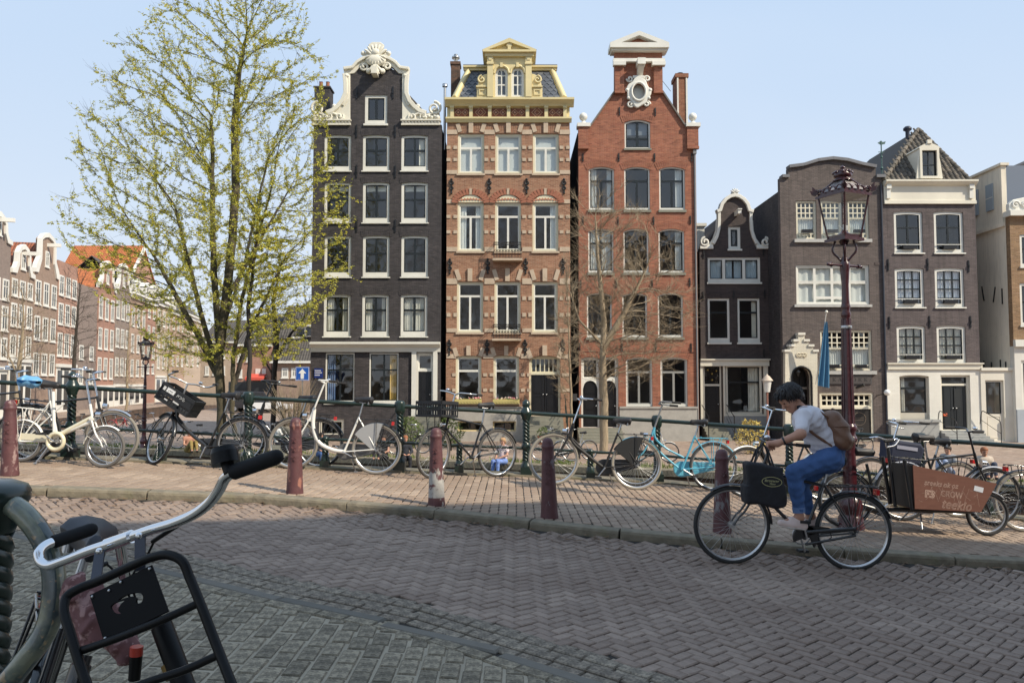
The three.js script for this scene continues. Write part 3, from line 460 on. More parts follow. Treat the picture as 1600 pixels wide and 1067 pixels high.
// ---------------------------------------------------------------- the brick house with stone blocks and the yellow mansard roof
const stripeBrick=brickwork([[0.35,0.175,0.1],[0.38,0.195,0.115],[0.32,0.155,0.09],[0.4,0.215,0.13]],[0.43,0.32,0.22],{seed:31,vary:0.28,m:0.06,mh:0.13,dirt:0.22});
const STRIPEWALL=brickMat(stripeBrick,0.85,0.008),SANDSTONE=stoneMat([0.58,0.46,0.34]),BLACKSIDE=mat([0.02,0.019,0.02],0.9);
const slateMats=[[0.11,0.12,0.14],[0.14,0.15,0.165],[0.09,0.1,0.12]].map((c)=>mat(c,0.45,{map:speck}));
{
 const g=thing('mansard_canal_house','pale brick house with stone blocks and yellow mansard dormer','house',[P(795,597,HD).x,QY,-HD]);
 const Z=(px,py,z)=>{const p=P(px,py,-g.position.z - z).sub(g.position);return[p.x,p.y];},L=facadeAt(g.position,0),RZ=(a,b,c,d,z)=>{const[x0,y1]=Z(a,c,z),[x1,y0]=Z(b,d,z);return[x0,x1,y0,y1];},R=(a,b,c,d)=>{const[x0,y1]=L(a,c),[x1,y0]=L(b,d);return[x0,x1,y0,y1];};
 const cols=[[715.3,756.3],[774,815],[832.6,873.4]],w=[];
 cols.forEach(([a,b],j)=>w.push({r:R(a,b,209,271.4),i:0,j},{r:R(a - 0.5,b - 0.8,317,392.7),i:1,j,arch:1},{r:R(a - 1.4,b - 1.6,440.5,519.5),i:2,j}));
 const gw=[R(712,752,556,630),R(771,811,556,630)],dr=R(826.6,876,556,650);
 const[lx]=L(697.5,400),[rx]=L(891,400),yc=L(795,157)[1];
 const base=[R(715,753,658,674),R(770,806,658,674)];
 shell(g,[[lx,0],[rx,0],[rx,yc],[lx,yc]],[...w.map((q)=>openPath(q.r)),...gw.map((r)=>openPath(r)),openPath(dr,0.12),...base.map((r)=>openPath(r))],STRIPEWALL,{eave:yc - 0.1,sideMat:BLACKSIDE,floors:[L(795,640)[1],L(795,538)[1],L(795,415)[1],L(795,292)[1]]});
 for(const q of w){
  const cur=q.i===0?'blind':q.i===1?['sides','none','right'][q.j]:'none';
  win(g,q.r,{fw:0.1,frame:PALEYELLOW,sash:WHITE,sw:0.05,panes:q.i===0?PANES.tee:[[0,0.5,0,0.74],[0.5,1,0,0.74],[0,1,0.74,1]],curtain:cur,cmat:q.i===0?BLIND:mat([0.8,0.8,0.76],0.9),sillMat:SANDSTONE});
  const r=q.r,x0=r[0],x1=r[1];
  if(q.arch){
   const y=r[3],ring=[];const N=15,rad=(x1 - x0)/2 + 0.02,rise=0.42;
   const ty=part('tympanum',[ext([[x0,y + 0.02],[x1,y + 0.02],...arcTop(x0,x1,y + rise,rise - 0.02)],0.04,-0.02)],PALEYELLOW,g);
   const pr=[];for(let k=0;k<9;k++){const t=(k + 0.5)/9,xx=x0 +(x1 - x0)*t,hh=(rise - 0.08)*Math.sqrt(1 -(2*t - 1)**2)*0.5;if(hh>0.05)pr.push(box(0.1,0.1,0.03,xx,y + 0.06 + hh*0.7,0.035,0,0,PI/4));}part('tile_ornament',pr,mat([0.45,0.2,0.12],0.7),ty);
   for(let k=0;k<N;k++){const a=PI*(k + 0.5)/N,px=(x0 + x1)/2 + Math.cos(a)*rad,py=y + Math.sin(a)*rise;part(k===7||k===0||k===N - 1?'keystone':'arch_brick',[box(0.12,0.3,0.07,px + Math.cos(a)*0.12,py + Math.sin(a)*0.13,0.03,0,0,a - PI/2)],k===7?SANDSTONE:mat([0.38,0.15,0.09],0.85,{map:speck}),g);}
  }else{
   const y=r[3]+ 0.06,h=q.i===0?0.5:0.62;
   for(const[a,s]of[[-0.42,-0.3],[0,0],[0.42,0.3]])part(a?'voussoir':'keystone',[box(a?0.2:0.22,h*(a?0.85:1),a?0.05:0.12,(x0 + x1)/2 + a*(x1 - x0)*1.1,y + h*0.45,0.026,0,0,-s)],SANDSTONE,g);
   part('lintel',soldier(x0 - 0.15,x1 + 0.15,y - 0.02,0.36,0.06),STRIPEWALL,g);
  }
 }
 for(const r of gw){const t=win(g,r,{fw:0.1,frame:PALEYELLOW,sash:WHITE,sw:0.05,panes:[[0,1,0,0.7],[0,1,0.7,1]],sillMat:SANDSTONE});part('lintel',soldier(r[0]- 0.15,r[1]+ 0.15,r[3]+ 0.02,0.36,0.12),STRIPEWALL,g);part('keystone',[box(0.2,0.46,0.12,(r[0]+ r[1])/2,r[3]+ 0.25,0.04)],SANDSTONE,g);
  for(const k of[-1,1])part('voussoir',[box(0.2,0.42,0.05,(r[0]+ r[1])/2 + k*0.62,r[3]+ 0.18,0.026,0,0,-k*0.3)],SANDSTONE,g);}
// stone bands and jamb blocks
 const piers=[[697.8,714.5],[757,773],[816,831.6],[874.5,890.8]];
 const bandY=[[203,210],[228,233,1],[247,252,1],[266,272],[312,318],[336,341,1],[360,365,1],[386,393],[435,444],[463,469,1],[489,495,1],[513,519],[553,560],[583,588,1],[607,612,1]];
 for(const[a,b,small]of bandY)for(const[p,q]of piers){
  if(a>550&&p>860){const r=R(878,890.8,a,b);part('stone_block',[bx(r[0],r[1],r[2],r[3],0,0.03)],SANDSTONE,g);continue;}
  const o=a>550?-2:0;
  if(small)for(const[u,v]of[[p + o,p + 6 + o],[q - 6 + o,q + o]]){if(u<697)continue;const r=R(u,v,a,b);part('stone_block',[bx(r[0],r[1],r[2],r[3],0,0.03 + rnd()*0.01)],SANDSTONE,g);}
  else{const r=R(Math.max(697.6,p + o),q + o,a,b);part('stone_band',[bx(r[0],r[1],r[2],r[3],0,0.035)],SANDSTONE,g);}
 }
 for(const[py,xs]of[[291,[705.5,764.5,823,881.5]],[416,[703,762,821.5,880]],[543,[702,761,820.5,879.5]]])for(const px of xs){const[x,y]=L(px,py);part('wall_anchor',fancyAnchor(x,y),IRON,g);}
 for(const r of[R(772,814,381,409),R(771,812.5,508,533)]){
  const b=part('balcony',[bx(r[0]- 0.06,r[1]+ 0.06,r[2],r[2]+ 0.1,0,0.5)],SANDSTONE,g),x0=r[0],x1=r[1],y0=r[2]+ 0.1,y1=r[3],z=0.44,parts=[];
  for(const y of[y0 + 0.05,y1 - 0.12,y1])parts.push(bar([x0,y,z],[x1,y,z],0.016),bar([x0,y,0],[x0,y,z],0.016),bar([x1,y,0],[x1,y,z],0.016));
  for(let k=0;k<=9;k++)parts.push(bar([x0 +(x1 - x0)*k/9,y0,z],[x0 +(x1 - x0)*k/9,y1,z],0.012));
  for(let k=0;k<9;k++)parts.push(at(new THREE.TorusGeometry(0.05,0.011,5,12),x0 +(x1 - x0)*(k + 0.5)/9,(y0 + y1)/2 - 0.02,z),at(new THREE.TorusGeometry(0.035,0.01,5,10),x0 +(x1 - x0)*(k + 0.5)/9,y1 - 0.06,z));
  part('balcony_rail',parts,IRON,b);
 }
 for(const r of gw){
  const q=[r[0]- 0.02,r[1]+ 0.02,r[2]- 0.02,r[2]+ 0.2],f=part('flower_box',[bx(q[0],q[1],q[2],q[3],0.08,0.26),...Array.from({length:9},(_,k)=>box(0.1,0.1,0.02,q[0]+(q[1]- q[0])*(k + 0.5)/9,q[2]+ 0.1,0.265,0,0,PI/4))],mat([0.5,0.42,0.16],0.7),g);
  const pos=[];for(let k=0;k<26;k++)pos.push(sph(rr(0.02,0.04),rr(q[0]+ 0.04,q[1]- 0.04),q[3]+ rr(0,0.08),rr(0.1,0.24),1,1,1,6));part('flower',pos.slice(0,13),mat([0.7,0.25,0.3],0.8),f);part('flower',pos.slice(13),mat([0.75,0.6,0.5],0.8),f);
  part('flower_leaf',Array.from({length:18},()=>sph(0.035,rr(q[0],q[1]),q[3]+ rr(-0.02,0.03),rr(0.1,0.25),1.4,0.5,1,6)),mat([0.07,0.12,0.03],0.8),f);
 }
 door(g,[dr[0],dr[1],dr[2],dr[3]],{leaves:2,frame:PALEYELLOW,transom:0.85,tPanes:lattice(6,1),panels:2,z:-0.18});
 part('lintel',soldier(dr[0]- 0.15,dr[1]+ 0.15,dr[3]+ 0.02,0.36,0.16),STRIPEWALL,g);part('keystone',[box(0.22,0.5,0.14,(dr[0]+ dr[1])/2,dr[3]+ 0.26,0.04)],SANDSTONE,g);
 for(const k of[-1,1])part('voussoir',[box(0.22,0.5,0.05,(dr[0]+ dr[1])/2 + k*0.75,dr[3]+ 0.12,0.026,0,0,-k*0.35)],SANDSTONE,g);
 {const pl=R(697.8,825,637,690);part('plinth',[ext([[pl[0],0],[pl[1],0],[pl[1],pl[3]],[pl[0],pl[3]]],0.1,0.001,0,base.map((r)=>openPath(r))),bx(pl[0],pl[1],pl[3],pl[3]+ 0.06,0,0.14)],stoneMat([0.44,0.41,0.36]),g);}
 for(const r of base)win(g,r,{fw:0.07,panes:PANES.two,frame:YELLOW,sill:false});
 part('door_steps',steps(dr[0]- 0.1,dr[1]+ 0.1,0,6,dr[2]/6,0.28,0.02),GREYSTONE,g);
 for(const x of[dr[0]- 0.2,dr[1]+ 0.2])part('step_rail',[bar([x,0,1.7],[x,1.15,1.7],0.03),sph(0.05,x,1.18,1.7),bar([x,1.1,1.7],[x,dr[2]+ 1,0.1],0.022),bar([x,0.6,1.7],[x,dr[2]+ 0.5,0.1],0.014),bar([x,0.9,0.9],[x,dr[2]+ 0.75,0.5],0.014)],GREENPAINT,g);
// cornice with brackets and tile panels
 const c0=R(697.5,893,184.5,192),c1=R(697.5,893,157.5,168);
 const prof=(pts,x0,x1)=>{const e=ext(pts,x1 - x0,0);e.rotateY(-PI/2);e.translate(x1,0,0);return e;};
 part('lower_cornice',[prof([[0,c0[2]],[0.1,c0[2]],[0.14,c0[2]+ 0.08],[0.2,c0[3]- 0.08],[0.2,c0[3]],[0,c0[3]]],c0[0]- 0.03,c0[1])],YELLOW,g);
 part('upper_cornice',[prof([[0,c1[2]],[0.22,c1[2]],[0.26,c1[2]+ 0.08],[0.42,c1[3]- 0.12],[0.5,c1[3]- 0.1],[0.5,c1[3]],[0,c1[3]+ 0.05]],c1[0]- 0.05,c1[1]+ 0.1)],YELLOW,g);
 const TILEDARK=mat([0.2,0.07,0.04],0.7),TILELIGHT=mat([0.5,0.3,0.2],0.7);
 part('frieze',[bx(lx,rx,c0[3],c1[2],0,0.04)],YELLOW,g);
 for(let k=0;k<6;k++){
  const r=R(710 + k*29.4,733 + k*29.4,170,183),mx=(r[0]+ r[1])/2,my=(r[2]+ r[3])/2,p=part('tile_panel',[bx(r[0],r[1],r[2],r[3],0.04,0.06)],TILEDARK,g),orn=[];
  if(k % 3===1)for(const s of[0.26,0.13]){const t=at(new THREE.TorusGeometry(s,0.03,4,4),mx,my,0.07);orn.push(t);}else for(const o of[-0.17,0.17])for(const s of[0.15])orn.push(at(new THREE.TorusGeometry(s,0.028,4,4),mx + o,my,0.07),box(0.08,0.08,0.03,mx + o,my,0.07,0,0,PI/4));
  part('tile_ornament',orn,TILELIGHT,p);
 }
 for(let k=0;k<7;k++){const[x]=L(706.7 + k*29.3,176);part('bracket',[bx(x - 0.08,x + 0.08,c0[3],c1[2],0.04,0.2),bx(x - 0.1,x + 0.1,c1[2]- 0.1,c1[2],0.04,0.26)],YELLOW,g);}
// mansard: sloping slate face between yellow hips
 const yb=c1[3]+ 0.03,zb=0.3,zt=-0.7,yt=Z(795,107,zt)[1],[bl]=Z(706,157,zb),[br]=Z(886,157,zb),[tl]=Z(729,107,zt),[tr]=Z(866,107,zt);
 const hipR=part('roof',[new THREE.BufferGeometry()].map(()=>{const v=[[bl,yb,zb],[br,yb,zb],[tr,yt,zt],[tl,yt,zt],[br,yb,-9],[tr,yt,-8],[bl,yb,-9],[tl,yt,-8]],f=[[0,1,2,3],[1,4,5,2],[6,0,3,7],[3,2,5,7],[4,6,7,5]],pos=[];for(const[a,b,c,d]of f)for(const i of[a,b,c,a,c,d])pos.push(...v[i]);const q=new THREE.BufferGeometry();q.setAttribute('position',new THREE.Float32BufferAttribute(pos,3));q.computeVertexNormals();return q;}),slateMats[2],g);
 const sl=ext([[-0.155,0.03],[0,-0.15],[0.155,0.03],[0.155,0.1],[-0.155,0.1]],0.014);const slope2=Math.atan2(zb - zt,yt - yb),sgeo=merge([sl]);
 for(let j=0;j<9;j++)for(let i=0;i<17;i++){
  const v=(j + 0.3)/9,xl=bl +(tl - bl)*v + 0.3,xr=br +(tr - br)*v - 0.3,x=bl +(i +(j % 2)/2)*0.318;
  if(x<xl||x>xr||(x>L(763,130)[0]&&x<L(829,130)[0]))continue;
  const m=part('slate',sgeo,slateMats[(i*7 + j*3)% 3],hipR);m.position.set(x,yb +(yt - yb)*v,zb +(zt - zb)*v + 0.012);m.rotation.set(-slope2 + 0.03,0,0);
 }
 for(const s of[0,1]){const a=s?[br,yb,zb]:[bl,yb,zb],b=s?[tr,yt,zt]:[tl,yt,zt],dx=s?-0.3:0.3;part('hip_moulding',[new THREE.BufferGeometry()].map(()=>{const A=V(...a),B=V(...b),q=bar(A.clone().add(V(dx/2,0,0.02)),B.clone().add(V(dx/2,0,0.02)),0.17,0.15,4);return q;}),YELLOW,g);}
 const tm=RZ(725,869.5,102.5,109,zt + 0.25);part('roof_moulding',[bx(tm[0],tm[1],tm[2],tm[3]- 0.08,zt - 0.2,zt + 0.2),bx(tm[0]- 0.05,tm[1]+ 0.05,tm[3]- 0.08,tm[3],zt - 0.2,zt + 0.3)],YELLOW,g);
 part('roof_lead',[bx(tm[0]- 0.04,tm[1]+ 0.04,tm[3],tm[3]+ 0.05,-8,zt + 0.28)],mat([0.12,0.12,0.13],0.6),g);
// dormer
 const d=R(763,829.5,93,157),dm=(d[0]+ d[1])/2,a1=R(774,793.5,111,156),a2=R(799,818.5,111,156),dz=0.42;
 part('dormer',[ext([[d[0],d[2]],[d[1],d[2]],[d[1],d[3]],[d[0],d[3]]],0.3,dz - 0.3,0,[openPath(a1,(a1[1]- a1[0])/2),openPath(a2,(a2[1]- a2[0])/2)]),bx(d[0],d[0]+ 0.12,d[2],d[3],-2.6,dz - 0.3),bx(d[1]- 0.12,d[1],d[2],d[3],-2.6,dz - 0.3),bx(d[0]+ 0.12,d[1]- 0.12,d[2],d[3],-2.6,-2.5),bx(d[0],d[1],d[3]- 0.05,d[3],-2.6,dz - 0.3)],YELLOW,g);
 for(const r of[a1,a2]){win(g,r,{fw:0.09,frame:WHITE,sash:WHITE,sw:0.03,panes:[[0,0.5,0,0.42],[0.5,1,0,0.42],[0,0.5,0.42,0.78],[0.5,1,0.42,0.78],[0,0.5,0.78,1],[0.5,1,0.78,1]],rise:(r[1]- r[0])/2,z:dz - 0.06,sill:false,curtain:r===a1?'left':'right',cmat:mat([0.6,0.6,0.58],0.9)});part('arch_moulding',[sweep(arcTop(r[0]- 0.06,r[1]+ 0.06,r[3]+ 0.08,(r[1]- r[0])/2 + 0.06,16).map(([x,y])=>V(x,y,dz + 0.02)),()=>0.06,6),box(0.13,0.22,0.12,(r[0]+ r[1])/2,r[3]+ 0.1,dz + 0.04)],YELLOW,g);}
 for(const[p,q]of[[762,771],[821,830.5]]){const r=R(p,q,93,157);part('dormer_pilaster',[bx(r[0],r[1],r[2],r[3]- 0.45,dz,dz + 0.1),bx(r[0]- 0.03,r[1]+ 0.03,r[3]- 0.45,r[3]- 0.36,dz,dz + 0.15),bx(r[0],r[1],r[3]- 0.36,r[3],dz,dz + 0.12),box(0.14,0.14,0.04,(r[0]+ r[1])/2,r[3]- 0.18,dz + 0.13)],YELLOW,g);}
 const pb=R(755,837,69,92),pm=(pb[0]+ pb[1])/2,ph=0.16;
 part('pediment',[bx(pb[0]+ 0.1,pb[1]- 0.1,pb[2]- 0.1,pb[2]+ 0.06,-2.6,dz + 0.16),bx(pb[0],pb[1],pb[2]+ 0.06,pb[2]+ 0.16,-2.6,dz + 0.3),ext([[pb[0]+ 0.3,pb[2]+ 0.16],[pb[1]- 0.3,pb[2]+ 0.16],[pm,pb[3]- 0.12]],2.7,dz - 2.6),box(0.26,0.3,0.16,pm,pb[2]+ 0.5,dz + 0.16),box(0.16,0.22,0.14,pm,pb[2]+ 0.3,dz + 0.18),
  ...[-1,1].map((s)=>ext(s<0?[[pb[0]- 0.02,pb[2]+ 0.16],[pb[0]+ 0.25,pb[2]+ 0.16],[pm,pb[3]- 0.2],[pm,pb[3]]]:[[pb[1]+ 0.02,pb[2]+ 0.16],[pm,pb[3]],[pm,pb[3]- 0.2],[pb[1]- 0.25,pb[2]+ 0.16]],2.9,dz + 0.3 - 2.9))],YELLOW,g);
 for(const[p,q,s]of[[745.5,762,-1],[830.5,847,1]]){const r=R(p,q,120,157),w2=r[1]- r[0],pts=s<0?arcTop(r[0],r[1]+ w2,r[3],0.7).filter(([x])=>x<=r[1]):arcTop(r[0]- w2,r[1],r[3],0.7).filter(([x])=>x>=r[0]);part('dormer_scroll',[ext(s<0?[[r[0],r[2]],[r[1],r[2]],...pts]:[[r[0],r[2]],[r[1],r[2]],...pts],0.22,dz - 0.26,0.02),bx(r[0]- 0.03,r[1],r[2]+ 0.5,r[2]+ 0.57,dz - 0.3,dz + 0.05),ring4(r[0]+ 0.1,r[1]- 0.08,r[2]+ 0.12,r[2]+ 0.4,0.05,dz - 0.05,dz),sweep(spiral((r[0]+ r[1])/2 + s*0.02,r[3]- 0.3,0.2,1.2,-s,PI/2).map((v)=>v.setZ(dz)),()=>0.045,7)],YELLOW,g);}
 const ch=RZ(704.5,718,96,157,-1.3),cm=part('chimney',[bx(ch[0],ch[1],ch[2]- 1,ch[3],-1.9,-1.3),bx(ch[0]- 0.04,ch[1]+ 0.04,ch[3]- 0.15,ch[3],-1.94,-1.26)],brickMat(wallBrick,0.9),g);
 part('chimney_pot',[lathe([[0.1,0],[0.1,0.25],[0.2,0.27],[0.2,0.36],[0.08,0.4],[0.1,0.48],[0,0.5]],12,(ch[0]+ ch[1])/2,ch[3],-1.6)],STEEL,cm);
 const[vx,vy]=Z(695,134,-0.5);part('vent_pipe',[bar([vx,vy - 3.2,-0.5],[vx,vy,-0.5],0.06),lathe([[0.13,-0.05],[0.13,0.08],[0,0.12]],10,vx,vy,-0.5)],STEEL,g);
}
// ---------------------------------------------------------------- the red brick house with the white pediment
const redBrick=brickwork([[0.34,0.122,0.066],[0.38,0.145,0.08],[0.3,0.1,0.056],[0.36,0.135,0.08]],[0.36,0.2,0.13],{seed:41,vary:0.35,m:0.06,mh:0.13,dirt:0.22});
const REDWALL=brickMat(redBrick,0.85,0.008),REDDARK=mat([0.26,0.07,0.035],0.85,{map:speck});
{
 const g=thing('red_brick_canal_house','tall red brick house topped by a white pediment and oval window','house',[P(996,597,HD).x,QY,-HD]);
 const Z=(px,py,z)=>{const p=P(px,py,-g.position.z - z).sub(g.position);return[p.x,p.y];},L=facadeAt(g.position,0),RZ=(a,b,c,d,z)=>{const[x0,y1]=Z(a,c,z),[x1,y0]=Z(b,d,z);return[x0,x1,y0,y1];},R=(a,b,c,d)=>{const[x0,y1]=L(a,c),[x1,y0]=L(b,d);return[x0,x1,y0,y1];};
 const w=[];
 [[920,960],[975.4,1016],[1030,1071]].forEach(([a,b],j)=>w.push({r:R(a,b,260.5,328),i:0,j}));
 [[919,959],[974,1014],[1029,1070]].forEach(([a,b],j)=>w.push({r:R(a,b,357.5,426),i:1,j}));
 [[917,956.5],[972.4,1011.7],[1028,1068]].forEach(([a,b],j)=>w.push({r:R(a,b,457.5,527),i:2,j}));
 w.push({r:R(978,1020,558,635),i:3,j:1},{r:R(1032,1075,558,635),i:3,j:2});
 const attic=R(976,1016.5,187,232),dA=R(908,937.5,558,668),dB=R(938.5,967,558,668);
 const[lx]=L(904,400),[rx]=L(1089.5,400),pt=(a,b)=>L(a,b);
 const ov=R(987,1008,131,159),oc=[(ov[0]+ ov[1])/2,(ov[2]+ ov[3])/2],oval=(k,n=24)=>Array.from({length:n},(_,i)=>[oc[0]+(ov[1]- ov[0])/2*k*Math.cos(i/n*2*PI),oc[1]+(ov[3]- ov[2])/2*k*Math.sin(i/n*2*PI)]);
 const out=[[lx,0],[rx,0],[rx,pt(1,228)[1]],pt(1090.5,226),pt(1090.5,199),pt(1072,199),pt(1035,143.5),pt(1035,76),pt(960.4,76),pt(960.4,143.5),pt(921.5,199),pt(904,199)];
 shell(g,out,[...w.map((q)=>openPath(q.r,0.1)),openPath(attic,0.14),openPath(dA),openPath(dB),oval(1)],REDWALL,{eave:pt(1,205)[1],sideMat:BLACKSIDE,floors:[pt(1,640)[1],pt(1,540)[1],pt(1,438)[1],pt(1,340)[1],pt(1,242)[1]]});
 part('roof',gableRoof(lx + 0.3,rx - 0.3,pt(1,210)[1],pt(1,110)[1],-9,-0.3),mat([0.1,0.06,0.05],0.9),g);
 for(const q of w){
  const cur=[['sides','none','right'],['wide','none','right'],['none','none','none'],['none','none','none']][q.i][q.j];
  win(g,q.r,{fw:0.07,fb:0.11,rise:0.1,sw:0.05,panes:q.i===3?[[0,0.5,0,0.7],[0.5,1,0,0.7],[0,1,0.7,1]]:[[0,0.5,0,0.68],[0.5,1,0,0.68],[0,1,0.68,1]],sash:q.i===3?paint([0.3,0.3,0.28],0.5):DARKSASH,curtain:cur,cmat:mat([0.66,0.66,0.62],0.95),sillMat:GREYSTONE,sillH:0.12});
  part('lintel',soldier(q.r[0]- 0.16,q.r[1]+ 0.16,q.r[3]+ 0.0,0.34,0.2),REDWALL,g);
 }
 win(g,attic,{fw:0.07,rise:0.14,sw:0.06,panes:[[0,0.5,0,0.34],[0.5,1,0,0.34],[0,0.5,0.34,1],[0.5,1,0.34,1]],sillMat:GREYSTONE,curtain:'blind',blindTo:0.5,cmat:mat([0.2,0.22,0.25],0.9)});
 part('lintel',soldier(attic[0]- 0.16,attic[1]+ 0.16,attic[3],0.34,0.17),REDWALL,g);
 for(const r of[dA,dB]){
  door(g,r,{transom:1.05,tPanes:PANES.one,tSash:WHITE,panels:3,fw:0.09,z:-0.12});
  const q=inset(r,0.09),y=r[3]- 1.1;part('door_arch',[ext([[q[0],y - 0.45],...arcTop(q[0],q[1],y - 0.02,0.4).reverse(),[q[1],y - 0.45],[q[1],y + 0.02],[q[0],y + 0.02]],0.06,-0.15)],WHITE,g);
  part('lintel',soldier(r[0]- 0.05,r[1]+ 0.05,r[3]+ 0.02,0.34,0.1),REDWALL,g);
 }
 part('door_steps',steps(dA[0]- 0.2,dB[1]+ 0.1,0,5,dA[2]/5,0.28,0.02),GREYSTONE,g);
 const pl=R(968,1089.5,638,690);part('plinth',[bx(pl[0],pl[1],0,pl[3],0.001,0.1),bx(pl[0],pl[1]+ 0.03,pl[3],pl[3]+ 0.09,0.001,0.15)],stoneMat([0.42,0.4,0.36]),g);
// top: pediment, band, bracket, cartouche
 const pb=R(952,1043.5,71.5,79),apex=pt(997,53.5),pm=apex[0],W2=WHITE;
 const ped=part('pediment',[bx(pb[0],pb[1],pb[2],pb[3],-0.5,0.4),bx(pb[0]+ 0.08,pb[1]- 0.08,pb[2]- 0.1,pb[2],-0.4,0.26),...[-1,1].map((s)=>ext(s<0?[[pb[0],pb[3]],[pb[0]+ 0.55,pb[3]],[pm,apex[1]- 0.22],[pm,apex[1]]]:[[pb[1],pb[3]],[pm,apex[1]],[pm,apex[1]- 0.22],[pb[1]- 0.55,pb[3]]],0.9,-0.5))],W2,g);
 part('pediment_field',[ext([[pb[0]+ 0.5,pb[3]],[pb[1]- 0.5,pb[3]],[pm,apex[1]- 0.2]],0.5,-0.45)],REDWALL,ped);
 const bd=R(957.5,1038,94,99);part('gable_band',[bx(bd[0],bd[1],bd[2],bd[3],0,0.24),...[[957.5,977],[1018,1038.5]].map(([a,b])=>{const r=R(a,b,99,105);return bx(r[0],r[1],r[2],r[3],0,0.3);})],W2,g);
 for(const[a,b]of[[960.4,975],[1021,1035]]){const r=R(a,b,105,143.5);part('gable_pier',[bx(r[0],r[1],r[2],r[3],0,0.14),bx(r[0]- 0.02,r[1]+ 0.02,r[2]- 0.12,r[2],0,0.2)],REDWALL,g);}
 const br=R(993.5,1006,98,119);part('hoist_bracket',[bx(br[0],br[1],br[3]- 0.3,br[3],0,0.62),ext([[0,br[2]],[0.5,br[3]- 0.35],[0.5,br[3]- 0.3],[0,br[3]- 0.3]],br[1]- br[0]- 0.1,0)].map((q,i)=>{if(i){q.rotateY(-PI/2);q.translate(br[1]- 0.05,0,0);}return q;}),W2,g);
 const[ox,oy]=oc,ring=(a,b)=>{const N=40,o=[];for(let i=0;i<N;i++){const t=i/N*2*PI,k=1 + 0.07*Math.cos(t*4 + 0.4)+ 0.05*Math.cos(t*7);o.push([ox + Math.cos(t)*a*k,oy + Math.sin(t)*b*k]);}return o;};
 part('cartouche',[ext(ring(0.56,0.72),0.16,0.002,0.04,[oval(0.98)]),at(new THREE.TorusGeometry(0.4,0.06,8,28),0,0,0,0,0,0).scale(0.86,1.12,1).translate(ox,oy,0.18),...[-1,1].flatMap((s)=>[sweep(spiral(ox + s*0.4,oy - 0.58,0.17,1.3,s,0),()=>0.05,7),sweep(spiral(ox + s*0.42,oy + 0.66,0.16,1.2,-s,PI),()=>0.05,7),sph(0.1,ox + s*0.56,oy + 0.1,0.1),sph(0.08,ox + s*0.5,oy - 0.3,0.12)]),box(0.55,0.12,0.14,ox,oy + 0.74,0.09)],W2,g);
 part('oval_pane',[ext(oval(0.99),0.01,-0.12)],mat([0.42,0.44,0.42],0.3),g);
 for(const[a,b,c,s]of[[902.5,921.5,911.8,-1],[1072,1093,1083,1]]){
  const r=R(a,b,193.5,199),p=R(a + 1,b - 2,199,230),[bxx,by]=pt(c,182.5);
  part('shoulder_pier',[bx(p[0],p[1],p[2],p[3],0.001,0.12),bx(p[0]- 0.01,p[1]+ 0.01,p[2]- 0.12,p[2],0.001,0.2)],REDWALL,g);
  part('pier_cap',[bx(r[0]- 0.02,r[1]+ 0.02,r[2],r[3],-0.4,0.2)],W2,g);
  part('stone_ball',[lathe([[0.16,0],[0.16,0.06],[0.07,0.12],[0.07,0.16],...Array.from({length:9},(_,i)=>{const t=i/8*PI;return[0.2*Math.sin(t)+(i===0?0.07:0),0.36 - 0.2*Math.cos(t)];})],16,bxx,r[3],-0.05)],W2,g);
 }
 for(const s of[0,1]){const a=s?pt(1072,199):pt(921.5,199),b=s?pt(1035,143.5):pt(960.4,143.5),A=V(a[0],a[1]+ 0.03,-0.12),B=V(b[0],b[1]+ 0.03,-0.12),len=A.distanceTo(B),ang=Math.atan2(B.y - A.y,B.x - A.x);part('gable_coping',[box(len,0.07,0.44,(A.x + B.x)/2,(A.y + B.y)/2,-0.12,0,0,0)].map((q)=>{q.translate(-(A.x + B.x)/2,-(A.y + B.y)/2,0);q.rotateZ(ang);q.translate((A.x + B.x)/2,(A.y + B.y)/2,0);return q;}),stoneMat([0.2,0.18,0.16]),g);}
 for(const[px,py]of[[968,174],[1024,175],[911,246],[967,246],[1023,246],[1081,246],[1021.5,345],[1079,344],[911,345],[966,345],[907.5,444],[963,443],[1019,443],[1078,441],[902.5,542],[972,543],[1025,543],[1080,543]]){const[x,y]=pt(px<904?906:px,py);part('wall_anchor',anchor(x,y,0.4),IRON,g);}
 const ch=RZ(1057,1075,115,195,-0.9);const cm=part('chimney',[bx(ch[0],ch[1],ch[2]- 0.6,ch[3],-1.8,-0.9),bx(ch[0]- 0.06,ch[1]+ 0.06,ch[3]- 0.2,ch[3],-1.86,-0.84)],brickMat(stripeBrick,0.85,0.008,[0.75,0.6,0.55]),g);
 part('chimney_strip',[bx(ch[0]+ 0.02,ch[0]+ 0.1,ch[2],ch[3]- 0.22,-0.9,-0.86),bx(ch[1]- 0.08,ch[1],ch[2],ch[3]- 0.22,-0.9,-0.86)],WHITE,cm);
 part('chimney_pot',[lathe([[0.22,0],[0.22,0.04],[0.1,0.07],[0.1,0.14],[0.16,0.15],[0.16,0.17],[0,0.19]],12,(ch[0]+ ch[1])/2,ch[3],-1.3)],IRON,cm);
 part('stay_rod',[bar([pt(1036,123)[0],pt(1,123)[1],-0.2],[pt(1056,128)[0],pt(1,128)[1],-1.2],0.012)],IRON,g);
 part('drain_pipe',[bar([rx - 0.07,0.2,0.05],[rx - 0.07,pt(1,240)[1],0.05],0.045),box(0.16,0.2,0.14,rx - 0.07,pt(1,238)[1],0.07)],mat([0.2,0.2,0.2],0.6),g);part('cable',[sweep([V(lx + 0.2,pt(1,550)[1],0.015),V(lx + 2.5,pt(1,549)[1],0.015),V(rx - 0.2,pt(1,551)[1],0.015)],()=>0.012,4)],IRON,g);
